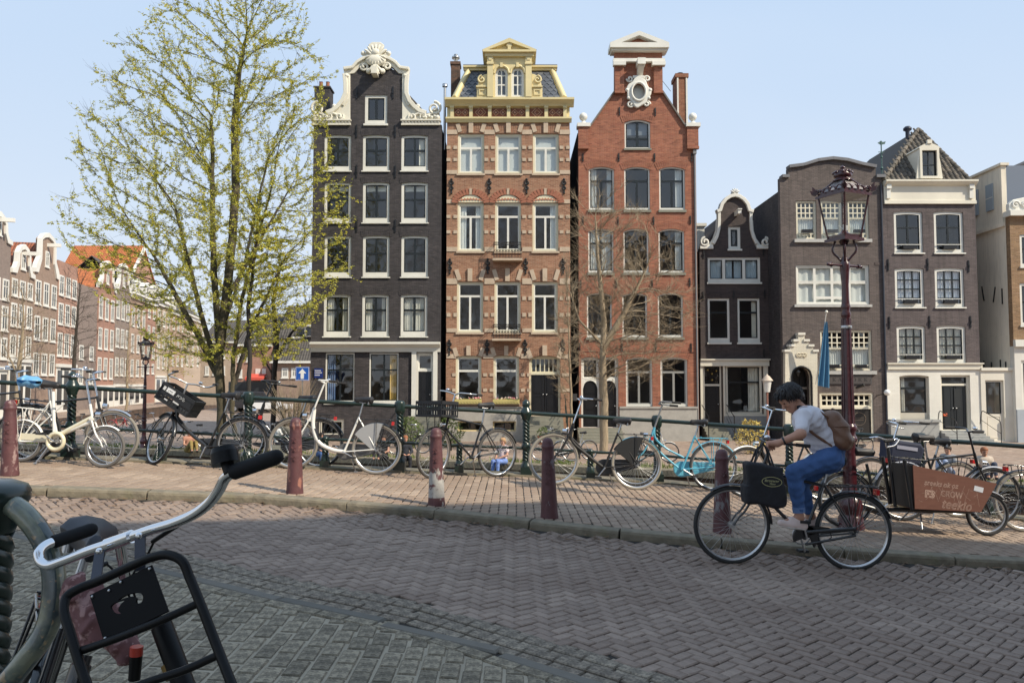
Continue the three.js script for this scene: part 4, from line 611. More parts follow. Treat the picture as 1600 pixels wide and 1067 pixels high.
 const sg=R(898.5,904,615,626);part('house_plate',[bx(dA[0]- 0.4,dA[0]- 0.2,sg[2],sg[3],0.001,0.04)],mat([0.05,0.05,0.05],0.4),g);
}
// ---------------------------------------------------------------- the small black house with the bell gable
{
 const D=38.4,g=thing('small_black_canal_house','low black house with white curled bell gable between red and grey houses','house',[P(1148,597,D).x,QY,-D]);
 const Z=(px,py,z)=>{const p=P(px,py,-g.position.z - z).sub(g.position);return[p.x,p.y];},L=facadeAt(g.position,0),RZ=(a,b,c,d,z)=>{const[x0,y1]=Z(a,c,z),[x1,y0]=Z(b,d,z);return[x0,x1,y0,y1];},R=(a,b,c,d)=>{const[x0,y1]=L(a,c),[x1,y0]=L(b,d);return[x0,x1,y0,y1];};
 const small=brickMat(brickwork([[0.07,0.05,0.045],[0.06,0.042,0.04],[0.08,0.055,0.05]],[0.06,0.048,0.045],{seed:51,vary:0.25,dirt:0.3}),0.75,0.014);
 const attic=R(1138,1158,354,389),tri3=R(1106,1189,402,441),wA=R(1106,1141.4,466,535),wB=R(1152.5,1188.6,466,535),dr=R(1099,1129,570,664),sh=R(1134,1192,570,647);
 const[lx]=L(1094,450),[rx]=L(1202,450),ys=L(1,388)[1],pt=(a,b)=>L(a,b);
 shell(g,[[lx,0],[rx,0],[rx,ys],pt(1183,388),pt(1176,375),pt(1172.5,358),pt(1172,330),pt(1167,316),pt(1158,308),pt(1148,305),pt(1138,308),pt(1129,316),pt(1124.5,330),pt(1124,358),pt(1120,375),pt(1113,388),[lx,ys]],[openPath(attic),openPath(tri3),openPath(wA),openPath(wB),openPath(dr),openPath(sh)],small,{eave:ys - 0.1,sideMat:BLACKSIDE,floors:[pt(1,655)[1],pt(1,555)[1],pt(1,455)[1]],depth:8});
 part('roof',gableRoof(lx + 0.3,rx - 0.3,ys,pt(1,325)[1],-8,-0.3),mat([0.07,0.06,0.06],0.9),g);
 win(g,attic,{fw:0.14,panes:PANES.one,sw:0.09});
 win(g,tri3,{fw:0.1,panes:[],fb:0.16});
 const q3=inset(tri3,0.1,0.16),t3=(q3[1]- q3[0]);
 [[0,0.27],[0.315,0.685],[0.73,1]].forEach(([a,b],i)=>win(g,[q3[0]+ t3*a,q3[0]+ t3*b,q3[2],q3[3]],{fw:0.02,panes:PANES.one,sill:false,sw:0.04,curtain:i===1?'wide':'full',cmat:mat([0.5,0.58,0.62],0.9)}));
 part('mullion',[0.2925,0.7075].map((t)=>bx(q3[0]+ t3*(t - 0.0225),q3[0]+ t3*(t + 0.0225),q3[2],q3[3],-0.15,-0.04)),WHITE,g);
 win(g,wA,{fw:0.11,fb:0.22,panes:PANES.sash,sw:0.045});win(g,wB,{fw:0.11,fb:0.22,panes:PANES.sash,sw:0.045,curtain:'right'});
 for(const r of[wA,wB])part('lintel',soldier(r[0]- 0.1,r[1]+ 0.1,r[3]+ 0.01,0.3),small,g);
 const fr=R(1093.6,1201,563,572);part('shop_cornice',[bx(fr[0],fr[1],fr[2],fr[3],0,0.16),bx(fr[0],fr[1]+ 0.04,fr[3],fr[3]+ 0.07,0,0.24)],CREAM,g);
 door(g,dr,{transom:1.0,tPanes:PANES.one,tSash:BLACKPAINT,panels:4,fw:0.08,frame:CREAM});
 const tq=inset(dr,0.1),gr=[];for(let i=0;i<3;i++)for(let j=0;j<2;j++){const x=tq[0]+(tq[1]- tq[0])*(i + 0.5)/3,y=dr[3]- 0.28 - j*0.4;gr.push(at(new THREE.TorusGeometry(0.1,0.014,5,12),x,y,-0.08));}part('transom_grille',gr,BLACKPAINT,g);
 part('transom_ornament',[0,1,2,3].map((i)=>sph(0.045,tq[0]+(tq[1]- tq[0])*[0.2,0.5,0.8,0.5][i],dr[3]-[0.25,0.45,0.3,0.75][i],-0.07)),mat([0.6,0.42,0.12],0.35,{metalness:0.7}),g);
 win(g,sh,{fw:0.11,frame:CREAM,fb:0.1,panes:[[0,1,0,0.66],[0,1,0.66,1]],sw:0.04,curtain:'right'});
 for(const[a,b]of[[1094,1099],[1129.5,1134],[1192.5,1201]]){const r=R(a,b,571,662);part('pilaster',[bx(r[0],r[1],a>1190||a<1095?r[2]:r[2],r[3],0,0.08)],CREAM,g);}
 {const r=R(1131,1202,650,694);part('plinth',[bx(r[0],r[1],0,r[3],0.001,0.12)],stoneMat([0.3,0.31,0.31]),g);}
 part('door_steps',steps(dr[0]- 0.1,dr[1]+ 0.1,0,5,dr[2]/5,0.27,0.02),GREYSTONE,g);
 part('step_rail',[bar([dr[1]+ 0.2,0,1.4],[dr[1]+ 0.2,1.2,1.4],0.025),bar([dr[1]+ 0.2,1.15,1.4],[dr[1]+ 0.2,dr[2]+ 1,0.12],0.02),bar([dr[0]- 0.12,0,1.4],[dr[0]- 0.12,1.2,1.4],0.025),bar([dr[0]- 0.12,1.15,1.4],[dr[0]- 0.12,dr[2]+ 1,0.12],0.02),...[0.35,0.7].map((k)=>bar([dr[1]+ 0.2,0.2 + k*0.5,1.4],[dr[1]+ 0.2,dr[2]+ k*0.9,0.12],0.012))],IRON,g);
 const bandOf=(pts,w,d,z0)=>{const o=[];pts=pts.map((p)=>V(p[0],p[1],0));for(let i=0;i<pts.length;i++){const a=pts[Math.max(0,i - 1)],b=pts[Math.min(pts.length - 1,i + 1)];o.push([pts[i],V(-(b.y - a.y),b.x - a.x,0).normalize()]);}return ext([...o.map(([p,n])=>[p.x + n.x*w/2,p.y + n.y*w/2]),...o.reverse().map(([p,n])=>[p.x - n.x*w/2,p.y - n.y*w/2])],d,z0,0.015);};
 part('gable_cornice',[bandOf([[1120,330.5],[1125,329],[1128,319],[1134,311.5],[1141,307],[1148,305.5],[1155,307],[1162,311.5],[1168,319],[1171,329],[1177,330.5]].map(([a,b])=>pt(a,b)),0.17,0.4,-0.25),sph(0.14,...pt(1148,302.5),0,1.4,0.9,1),...shellLobes(...pt(1148,303),0.25,0.3,PI - 0.3,5,0.1)],WHITE,g);
 for(const s of[-1,1]){const M=(a,b)=>pt(1148.5 + s*a,b);part('gable_scroll',[bandOf([[25,331],[24.8,345],[25.5,358],[28.5,370],[34,381]].map(([a,b])=>M(a,b)),0.15,0.3,-0.2),bandOf([[34,387],[55,387]].map(([a,b])=>M(a,b)),0.14,0.3,-0.2),sweep(spiral(...M(47,378.5),0.24,1.4,-s,PI/2),()=>0.06,8),ext([M(34,381),M(40,382),M(54,382),M(55,387),M(34,387)],0.18,-0.15),ext([[25,331],[29,345],[30,360],[34,372],[40,381],[34,386],[28,372],[25,358]].map(([a,b])=>M(a,b)),0.1,-0.14)],WHITE,g);}
 const[hx,hy]=pt(1150,335);part('hoist_beam',[bx(hx - 0.08,hx + 0.08,hy - 0.1,hy + 0.1,0,0.7),bx(hx - 0.1,hx + 0.1,hy + 0.1,hy + 0.14,0,0.75)],WHITE,g);
 for(const[px,py]of[[1099,462],[1146.5,460],[1195,460],[1194,552],[1193,393],[1100,397]]){const[x,y]=pt(px,py);part('wall_anchor',anchor(x,y,0.42),IRON,g);}
 const b2=R(1090,1111,346,400);part('back_building',[bx(b2[0],b2[1],b2[2]- 6,b2[3],-6,-1.2),bx(b2[0]- 0.1,b2[1]+ 0.1,b2[3],b2[3]+ 0.15,-6,-1.1)],WHITE,g);
}
// ---------------------------------------------------------------- the wide grey brown house with the curved parapet
const greyBrick=brickwork([[0.15,0.118,0.106],[0.135,0.106,0.096],[0.165,0.13,0.116]],[0.12,0.095,0.088],{seed:61,vary:0.3,dirt:0.4});
const GREYWALL=brickMat(greyBrick,0.8,0.016),taupe=brickMat(greyBrick,0.8,0.01,[0.9,0.9,0.98]);
function textTexture(w,h,draw,bg){const c=document.createElement('canvas');c.width=w;c.height=h;const x=c.getContext('2d');if(bg){x.fillStyle=bg;x.fillRect(0,0,w,h);}draw(x,w,h);const t=new THREE.CanvasTexture(c);t.colorSpace=THREE.SRGBColorSpace;t.magFilter=THREE.LinearFilter;return t;}
function printed(name,w,h,t,parent,pos,rot=[0,0,0],rough=0.6){const m=part(name,new THREE.PlaneGeometry(w,h),new THREE.MeshStandardMaterial({map:t,roughness:rough,transparent:false,alphaTest:0.5,side:THREE.DoubleSide}),parent);m.position.set(...pos);m.rotation.set(...rot);return m;}
{
 const D=36.5,g=thing('grey_parapet_house','wide grey brown house with low curved parapet behind the street lamp','house',[P(1300,597,D).x,QY,-D]);
 const Z=(px,py,z)=>{const p=P(px,py,-g.position.z - z).sub(g.position);return[p.x,p.y];},L=facadeAt(g.position,0),RZ=(a,b,c,d,z)=>{const[x0,y1]=Z(a,c,z),[x1,y0]=Z(b,d,z);return[x0,x1,y0,y1];},R=(a,b,c,d)=>{const[x0,y1]=L(a,c),[x1,y0]=L(b,d);return[x0,x1,y0,y1];},pt=(a,b)=>L(a,b);
 const[lx]=L(1222,450),[rx]=L(1382.5,450);
 const w1=[R(1244,1277,313.5,374),R(1283,1317,313.5,374),R(1325,1359,313.5,374)],w2=R(1244,1360,414,476),w3=[R(1282,1322,516,579),R(1325,1364,516,579)],gd=R(1281,1367,613,689),ar=R(1234,1266.6,573,689);
 const ysh=pt(1,278)[1];
 shell(g,[[lx,0],[rx,0],[rx,ysh],pt(1369,278),pt(1369,263),pt(1345,258),pt(1325,252.5),pt(1301,250),pt(1278,253),pt(1255,260),pt(1232,263),pt(1232,278),[lx,ysh]],[...w1.map((r)=>openPath(r)),openPath(w2),...w3.map((r)=>openPath(r)),openPath(gd),openPath(ar,(ar[1]- ar[0])/2)],GREYWALL,{eave:ysh - 0.6,sideMat:brickMat(blackBrick,0.9,0.012),floors:[pt(1,605)[1],pt(1,490)[1],pt(1,395)[1]],low:0});
 part('roof',gableRoof(lx + 0.2,rx - 0.2,ysh - 0.6,pt(1,262)[1],-9,-0.3),mat([0.1,0.06,0.05],0.9),g);
 const cop=[[1222,277],[1233,277],[1233,262],[1256,259],[1278,252],[1301,249],[1324,251.5],[1346,257.5],[1369,262],[1369,277],[1383,277]].map(([a,b])=>pt(a,b)),CO=stoneMat([0.2,0.2,0.21]);
 for(let i=0;i<cop.length - 1;i++){const[a,b]=[cop[i],cop[i + 1]],vert=Math.abs(a[0]- b[0])<0.05;if(vert)continue;const len=Math.hypot(b[0]- a[0],b[1]- a[1]),q=box(len - 0.004,0.14,0.5,0,0,-0.12);q.rotateZ(Math.atan2(b[1]- a[1],b[0]- a[0]));q.translate((a[0]+ b[0])/2,(a[1]+ b[1])/2 + 0.05,0);part('coping_stone',[q],CO,g);}
 const GRID=paint([0.8,0.74,0.58],0.5),bl=mat([0.72,0.72,0.68],0.95);
 for(const r of w1){win(g,r,{fw:0.08,frame:GRID,sash:GRID,sw:0.026,panes:[...lattice(4,3,0.56,1),...lattice(1,1,0.12,0.55),...lattice(5,1,0,0.12)],sill:false,curtain:'lower',cmat:bl});}
 for(const r of w1)part('flower_box',[bx((r[0]+ r[1])/2 - 0.25,(r[0]+ r[1])/2 + 0.25,r[2]+ 0.32,r[2]+ 0.46,-0.05,0.12)],BLACKPAINT,g);
 {const s=R(1241,1362,374,379);part('long_sill',[bx(s[0],s[1],s[2],s[3],-0.05,0.12)],stoneMat([0.5,0.49,0.46]),g);const s2=R(1241,1362,476,480);part('long_sill',[bx(s2[0],s2[1],s2[2],s2[3],-0.05,0.12)],stoneMat([0.5,0.49,0.46]),g);const s3=R(1279,1369,579.5,585);part('long_sill',[bx(s3[0],s3[1],s3[2],s3[3],-0.05,0.14)],stoneMat([0.5,0.49,0.46]),g);}
 win(g,w2,{fw:0.08,frame:WHITE,sash:WHITE,sw:0.06,panes:[...lattice(4,1,0.58,1),[0,0.25,0,0.57],[0.25,0.5,0,0.15],[0.5,0.75,0,0.15],[0.25,0.5,0.15,0.57],[0.5,0.75,0.15,0.57],[0.75,1,0,0.57]],curtain:'full',cmat:bl,sill:false});
 for(const r of w3){win(g,r,{fw:0.08,frame:GRID,sash:GRID,sw:0.026,panes:[...lattice(4,3,0.56,1),...lattice(1,1,0.1,0.55),...lattice(1,1,0,0.1)],sill:false,curtain:'lower',cmat:bl});part('flower_box',[bx((r[0]+ r[1])/2 - 0.25,(r[0]+ r[1])/2 + 0.25,r[2]+ 0.12,r[2]+ 0.28,-0.02,0.14)],BLACKPAINT,g);}
 {const s=R(1285,1362,585.5,600),b=part('sign_board',[bx(s[0],s[1],s[2],s[3],0.001,0.06)],mat([0.07,0.065,0.065],0.6),g);
  printed('lettering',s[1]- s[0]- 0.1,s[3]- s[2]- 0.06,textTexture(512,96,(x,W,H)=>{x.fillStyle='#161414';x.font='bold 62px serif';x.textAlign='center';x.textBaseline='middle';x.fillText('D E K A   R O K K A',W/2,H/2 + 4);},'#4a4442'),b,[(s[0]+ s[1])/2,(s[2]+ s[3])/2,0.066]);}
// garage doors with small panes above
 {const f=part('door_frame',[ring4(gd[0],gd[1],gd[2],gd[3],0.1,-0.2,-0.04,0.02),bx((gd[0]+ gd[1])/2 - 0.09,(gd[0]+ gd[1])/2 + 0.09,gd[2]+ 0.02,gd[3]- 0.1,-0.18,-0.03),bx(gd[0]+ 0.1,(gd[0]+ gd[1])/2 - 0.09,gd[3]- 0.78,gd[3]- 0.66,-0.18,-0.04),bx((gd[0]+ gd[1])/2 + 0.09,gd[1]- 0.1,gd[3]- 0.78,gd[3]- 0.66,-0.18,-0.04)],GRID,g);
  for(const[a,b]of[[gd[0]+ 0.1,(gd[0]+ gd[1])/2 - 0.09],[(gd[0]+ gd[1])/2 + 0.09,gd[1]- 0.1]]){
   win(g,[a,b,gd[3]- 0.66,gd[3]- 0.1],{fw:0.03,frame:GRID,sash:GRID,sw:0.028,panes:lattice(4,2),z:-0.08,sill:false,name:'transom_window'});
   const d=part('door',[bx(a + 0.01,b - 0.01,gd[2]+ 0.03,gd[3]- 0.78,-0.16,-0.1)],mat([0.02,0.017,0.015],0.45),g),cx=(a + b)/2,cy=gd[3]- 1.25;
   part('door_emblem',[at(new THREE.TorusGeometry(0.3,0.012,6,36),cx,cy,-0.095),box(0.4,0.012,0.012,cx,cy + 0.05,-0.095),box(0.4,0.012,0.012,cx,cy - 0.05,-0.095)],mat([0.2,0.15,0.11],0.5),d);
   part('door_panel',[bx(a + 0.08,b - 0.08,gd[2]+ 0.12,gd[2]+ 0.85,-0.1,-0.085)],mat([0.022,0.019,0.017],0.45),d);
  }
 }
// white stepped porch with arched doorway
 {const s=[[1224,690],[1274,690],[1274,549],[1267,549],[1267,541],[1260,541],[1260,533],[1254,533],[1254,523],[1244,523],[1244,533],[1238,533],[1238,541],[1231,541],[1231,549],[1224,549]].map(([a,b])=>pt(a,b)),por=part('stepped_porch',[ext(s,0.3,0.001,0,[openPath([ar[0],ar[1],0.05,ar[3]],(ar[1]- ar[0])/2)])],paint([0.78,0.72,0.58],0.7,{bumpMap:greyBrick.bump,bumpScale:0.012}),g);
  const caps=[[1244,1254,523],[1237,1245,533],[1253,1261,533],[1230,1238,541],[1260,1268,541],[1223,1231,549],[1267,1275,549]];
  for(const[a,b,y]of caps){const r=R(a - 0.6,b + 0.6,y - 2.6,y + 1);part('step_cap',[bx(r[0],r[1],r[2],r[3],-0.02,0.36)],paint([0.82,0.78,0.68],0.6),por);}
  part('relief',[...[-1,0,1].map((k)=>at(new THREE.TorusGeometry(0.09,0.03,6,12),pt(1249 + k*5,555)[0],pt(1,555)[1],0.31)),sweep([V(...pt(1241,553),0.31),V(...pt(1245,557),0.32),V(...pt(1249,555),0.31),V(...pt(1253,557),0.32),V(...pt(1257,553),0.31)],()=>0.03,6)],paint([0.7,0.62,0.46],0.7),por);
  part('arch_moulding',[sweep([V(ar[0],0.1,0.3),...arcTop(ar[0],ar[1],ar[3],(ar[1]- ar[0])/2,14).reverse().map(([x,y])=>V(x,y,0.3)),V(ar[1],0.1,0.3)],()=>0.05,6)],BLACKPAINT,por);
  part('entrance_door',[bx(ar[0],ar[1],0.05,ar[3],-0.5,-0.42),bx(ar[1]- 0.3,ar[1]- 0.18,0.1,ar[3]- 0.3,-0.42,-0.36)],mat([0.015,0.014,0.014],0.4),g);
  part('porch_lamp',[lathe([[0.03,0],[0.09,0.18],[0.11,0.2],[0.02,0.3]],6,pt(1231.5,1)[0],pt(1,588)[1],0.42),bar([pt(1231.5,1)[0],pt(1,584)[1],0.3],[pt(1231.5,1)[0],pt(1,583)[1],0.42],0.015)],IRON,por);}
 for(const[px,py,c]of[[1375.5,613,[0.8,0.8,0.78]]]){const[x,y]=pt(px,py);part('globe_lamp',[sph(0.14,x + 0.1,y,0.5)],mat(c,0.3),g);part('lamp_arm',[bar([x - 0.15,y - 0.15,0],[x + 0.06,y - 0.05,0.45],0.02)],IRON,g);}
 {const[x,y]=pt(1345,601);part('spotlight',[bar([x - 0.25,y - 0.15,0.1],[x,y,0.4],0.05,0.08)],IRON,g);}
 {const[x,y]=pt(1371,412);part('wall_vent',[bx(x - 0.1,x + 0.12,y - 0.07,y + 0.07,0.001,0.02)],mat([0.08,0.06,0.055],0.8),g);}
 part('drain_pipe',[bar([rx - 0.06,0,0.06],[rx - 0.06,ysh - 0.3,0.06],0.045)],mat([0.04,0.045,0.06],0.5),g);
}
// flag hanging from the porch of the grey house
{
 const D=35.9,O=P(1283.7,489,D),B=P(1271,604,D),g=thing('hanging_flag','long blue flag hanging from a leaning pole beside the white porch','flag',[O.x,B.y,-D + 0.1]);
 const h=O.y - B.y,s=1/FPX*D;
 part('flag_pole',[bar([0,h,0.5],[-0.3,0.1,-0.15],0.022)],paint([0.7,0.68,0.62],0.4),g);part('pole_knob',[sph(0.07,0,h,0.5)],WHITE,g);
 part('flag_cloth',[grid(14,26,(u,v)=>{const top=h - 0.45,w=(0.12 + 0.45*Math.pow(v,0.8)),x=-0.02 - 0.13*v +(u - 0.35)*w;return[x,top - v*(h - 0.5)- 0.12*u*v,0.42 - 0.3*v + 0.06*Math.sin(u*14 + v*2)*(0.4 + v)];})],mat([0.06,0.18,0.31],0.85),g);
}
// ---------------------------------------------------------------- the grey house with tiled roof and white ground floor
{
 const D=36.5,g=thing('tiled_roof_house','grey house with steep pantile roof, white cornice and white ground floor','house',[P(1455,597,D).x,QY,-D]);
 const Z=(px,py,z)=>{const p=P(px,py,-g.position.z - z).sub(g.position);return[p.x,p.y];},L=facadeAt(g.position,0),RZ=(a,b,c,d,z)=>{const[x0,y1]=Z(a,c,z),[x1,y0]=Z(b,d,z);return[x0,x1,y0,y1];},R=(a,b,c,d)=>{const[x0,y1]=L(a,c),[x1,y0]=L(b,d);return[x0,x1,y0,y1];},pt=(a,b)=>L(a,b);
 const w=[R(1397,1443.7,330,395),R(1459.5,1507.5,330,395),R(1398.5,1445.7,418.5,480),R(1461,1508.5,418.5,480),R(1401.5,1448,508.5,567),R(1464,1511,508.5,567)];
 const[lx]=L(1383,450),[rx]=L(1528.5,450),yc=pt(1,319)[1],y0=pt(1,570)[1],sw=R(1405,1453,586,655),dr=R(1469.5,1518,586,672);
 shell(g,[[lx,y0],[rx,y0],[rx,yc + 0.9],[lx,yc + 0.9]],w.map((r)=>openPath(r,0.05)),taupe,{eave:yc + 0.85,floors:[y0,pt(1,493)[1],pt(1,407)[1]],low:0,body:[lx,rx]});
 part('ground_floor_wall',[ext([[lx - 0.02,0],[rx + 0.02,0],[rx + 0.02,y0],[lx - 0.02,y0]],0.4,-0.35,0,[openPath(sw,0.06),openPath(dr)])],paint([0.82,0.79,0.7],0.6,{bumpMap:greyBrick.bump,bumpScale:0.006}),g);
 {const r=R(1386,1533.5,569,577);part('belt_cornice',[bx(r[0],r[1],r[2],r[3],-0.3,0.14),bx(r[0]- 0.04,r[1]+ 0.04,r[3],r[3]+ 0.06,-0.3,0.22)],CREAM,g);}
 const cur=['none','none','full','full','full','full'];
 w.forEach((r,i)=>{win(g,r,{fw:0.13,fb:0.17,rise:0.05,panes:i<2?PANES.low:[[0,1,0,0.16],...lattice(3,3,0.17,1)],sw:i<2?0.04:0.03,curtain:cur[i],cmat:mat(i<4?[0.75,0.76,0.8]:[0.62,0.58,0.48],0.95),sillH:0.06});part('flower_box',[bx((r[0]+ r[1])/2 - 0.32,(r[0]+ r[1])/2 + 0.32,r[2]+ 0.18,r[2]+ 0.34,-0.04,0.12)],BLACKPAINT,g);part('window_bar',[bx(r[0]+ 0.1,r[1]- 0.1,r[2]+ 0.38,r[2]+ 0.41,-0.02,0.01)],WHITE,g);});
 const cn=R(1380.5,1523,283,319),prof=(pts,x0,x1)=>{const e=ext(pts,x1 - x0,0);e.rotateY(-PI/2);e.translate(x1,0,0);return e;};
 part('cornice',[prof([[0,cn[2]],[0.12,cn[2]],[0.12,cn[2]+ 0.16],[0.06,cn[2]+ 0.18],[0.06,cn[3]- 0.25],[0.2,cn[3]- 0.2],[0.34,cn[3]- 0.08],[0.34,cn[3]],[-0.3,cn[3]],[-0.3,cn[3]- 0.3]],cn[0],cn[1]+ 0.05)],CREAM,g);
 for(const px of[1387,1516]){const[x]=pt(px,300);part('bracket',[bx(x - 0.09,x + 0.09,cn[2]+ 0.25,cn[3]- 0.22,0.06,0.16),bx(x - 0.11,x + 0.11,cn[3]- 0.4,cn[3]- 0.2,0.06,0.22)],WHITE,g);}
 win(g,sw,{fw:0.08,fb:0.3,rise:0.06,frame:paint([0.6,0.55,0.45],0.5),sash:DARKSASH,sw:0.05,panes:[[0,1,0,0.68],[0,1,0.68,1]],curtain:'left'});
 door(g,dr,{leaves:2,frame:CREAM,transom:0.45,tPanes:PANES.one,panels:1,m:paint([0.018,0.022,0.024],0.4),tSash:DARKSASH});
 {const r=R(1494,1501,0,0),q=pt(1480,648);printed('door_notice',0.18,0.12,textTexture(64,48,()=>{},'#d8633a'),g,[q[0],q[1],-0.1]);printed('door_lettering',0.3,0.9,textTexture(96,288,(x)=>{x.fillStyle='#5a5c5c';x.font='20px serif';for(let i=0;i<9;i++)x.fillText('▪ ▪▪ ▪',10,30 + i*30);},'#202426'),g,[pt(1480,1)[0],pt(1,622)[1],-0.105]);}
 {const r=R(1388,1464,659,690);part('plinth',[bx(r[0],r[1],0,r[3],0.051,0.3),bx(r[0]- 0.03,r[1]+ 0.03,r[3],r[3]+ 0.12,0.051,0.38)],stoneMat([0.4,0.4,0.38]),g);}
 part('door_steps',steps(dr[0]- 0.2,dr[1]+ 0.3,0,5,dr[2]/5,0.3,0.06),stoneMat([0.36,0.36,0.34]),g);
 for(const x of[dr[0]- 0.25,dr[1]+ 0.35])part('step_rail',[pipe([[x,0,1.7],[x,1.05,1.7],[x,dr[2]+ 0.95,0.3],[x,dr[2]+ 0.3,0.15]],0.02,0.2),bar([x,0.5,1.7],[x,dr[2]+ 0.5,0.2],0.012)],IRON,g);
 for(const[px,py]of[[1388,414],[1450,413],[1514,416],[1390,504],[1453,503],[1517,503]]){const[x,y]=pt(px,py);part('wall_anchor',anchor(x,y,0.56),BLACKPAINT,g);}
// hipped pantile roof: front triangle laid in tiles
 const bl=pt(1381,282),br=pt(1516,282),zA=-2.6,ap=Z(1435,202,zA),nrm=Math.atan2(-zA,ap[1]- bl[1]),H=Math.hypot(ap[1]- bl[1],zA);
 const roofMats=[[0.1,0.088,0.07],[0.14,0.12,0.095],[0.19,0.16,0.125],[0.08,0.07,0.06],[0.16,0.13,0.1]].map((c)=>mat(c,0.85,{map:speck}));
 const roof=part('roof',[new THREE.BufferGeometry()].map(()=>{const A=[bl[0],bl[1],0],B=[br[0],br[1],0],C=[ap[0],ap[1],zA],D2=[ap[0],ap[1],-8],E=[bl[0],bl[1],-9],F=[br[0],br[1],-9];const q=new THREE.BufferGeometry();q.setAttribute('position',new THREE.Float32BufferAttribute([A,B,C,A,C,D2,A,D2,E,B,F,D2,B,D2,C,E,D2,F].flat(),3));q.computeVertexNormals();return q;}),roofMats[3],g);
 const tile=merge([grid(8,1,(u,v)=>[(u - 0.5)*0.25,v*0.36,0.045*Math.sin(u*2*PI)+(1 - v)*0.035]),grid(8,1,(u,v)=>[(u - 0.5)*0.25,0,0.045*Math.sin(u*2*PI)+ 0.035 - v*0.03])]);
 const rows=Math.floor(H/0.31);
 for(let j=0;j<rows;j++){const v=j/rows,x0=bl[0]+(ap[0]- bl[0])*(v + 0.02),x1=br[0]+(ap[0]- br[0])*(v + 0.02);for(let x=Math.ceil(x0/0.24)*0.24;x<x1;x +=0.24){const m=part('roof_tile',tile,roofMats[Math.floor(rnd()*5)],roof);m.position.set(x,bl[1]+(ap[1]- bl[1])*v,zA*v + 0.03);m.rotation.set(-nrm + rr(-0.02,0.02),0,rr(-0.02,0.02));}}
 for(const e of[bl,br]){const n=14,A=V(e[0],e[1],0.03),B=V(ap[0],ap[1],zA + 0.03);for(let k=0;k<n;k++){const a=A.clone().lerp(B,k/n),b=A.clone().lerp(B,(k + 1.05)/n);part('ridge_tile',[bar(a,b,0.12,0.09,8)],roofMats[k % 3],roof);}}
 const dm=R(1434.5,1466,233,280),dd=part('dormer',[ring4(dm[0],dm[1],dm[2],dm[3],0.11,-0.2,0.2),bx(dm[0],dm[0]+ 0.08,dm[2],dm[3],-2.4,-0.2),bx(dm[1]- 0.08,dm[1],dm[2],dm[3],-2.4,-0.2),ext([[dm[0]- 0.06,dm[3]],[dm[1]+ 0.06,dm[3]],[dm[1]- 0.1,dm[3]+ 0.13],[(dm[0]+ dm[1])/2 + 0.1,dm[3]+ 0.24],[(dm[0]+ dm[1])/2 - 0.1,dm[3]+ 0.24],[dm[0]+ 0.1,dm[3]+ 0.13]],2.6,-2.4),box(0.22,0.18,0.1,(dm[0]+ dm[1])/2,dm[3]+ 0.3,0.2)],CREAM,g);
 win(g,inset(dm,0.11),{fw:0.03,frame:DARKSASH,panes:[[0,0.5,0,0.45],[0.5,1,0,0.45],[0,0.5,0.45,1],[0.5,1,0.45,1]],sw:0.025,z:0.1,sill:false});
 for(const s of[-1,1])part('dormer_scroll',[ext([[0,0],[s*0.16,0],[s*0.13,0.3],[s*0.05,0.9],[0,1.1]].map(([a,b])=>[a +(s<0?dm[0]- 0.002:dm[1]+ 0.002),b + dm[2]]),0.1,0.05)],CREAM,dd);
 const[fx,fy]=Z(1419,216,-2.2);part('flue',[lathe([[0.1,-0.9],[0.1,0.35],[0.2,0.42],[0.2,0.52],[0.12,0.6],[0,0.62]],12,fx,fy,-2.2)],mat([0.02,0.025,0.045],0.5),g);
 const[sx,sy]=Z(1379,282,-0.6);part('weathervane',[bar([sx,sy,-0.6],[sx,sy + 1.95,-0.6],0.03),sph(0.07,sx,sy + 0.6,-0.6),sph(0.06,sx,sy + 1.15,-0.6),box(0.3,0.03,0.02,sx,sy + 1.4,-0.6),ext([[0,0],[0.2,0.05],[0.24,0.18],[0.1,0.14],[0,0.2],[-0.16,0.1]].map(([a,b])=>[sx + a - 0.02,sy + 1.75 + b]),0.02,-0.61),box(0.03,0.05,0.3,sx,sy + 1.3,-0.6)],mat([0.06,0.12,0.11],0.5),g);
 part('parapet_block',[bx(sx - 0.35,sx + 0.25,sy - 0.6,sy + 0.02,-1.1,-0.31)],stoneMat([0.25,0.24,0.23]),g);
}
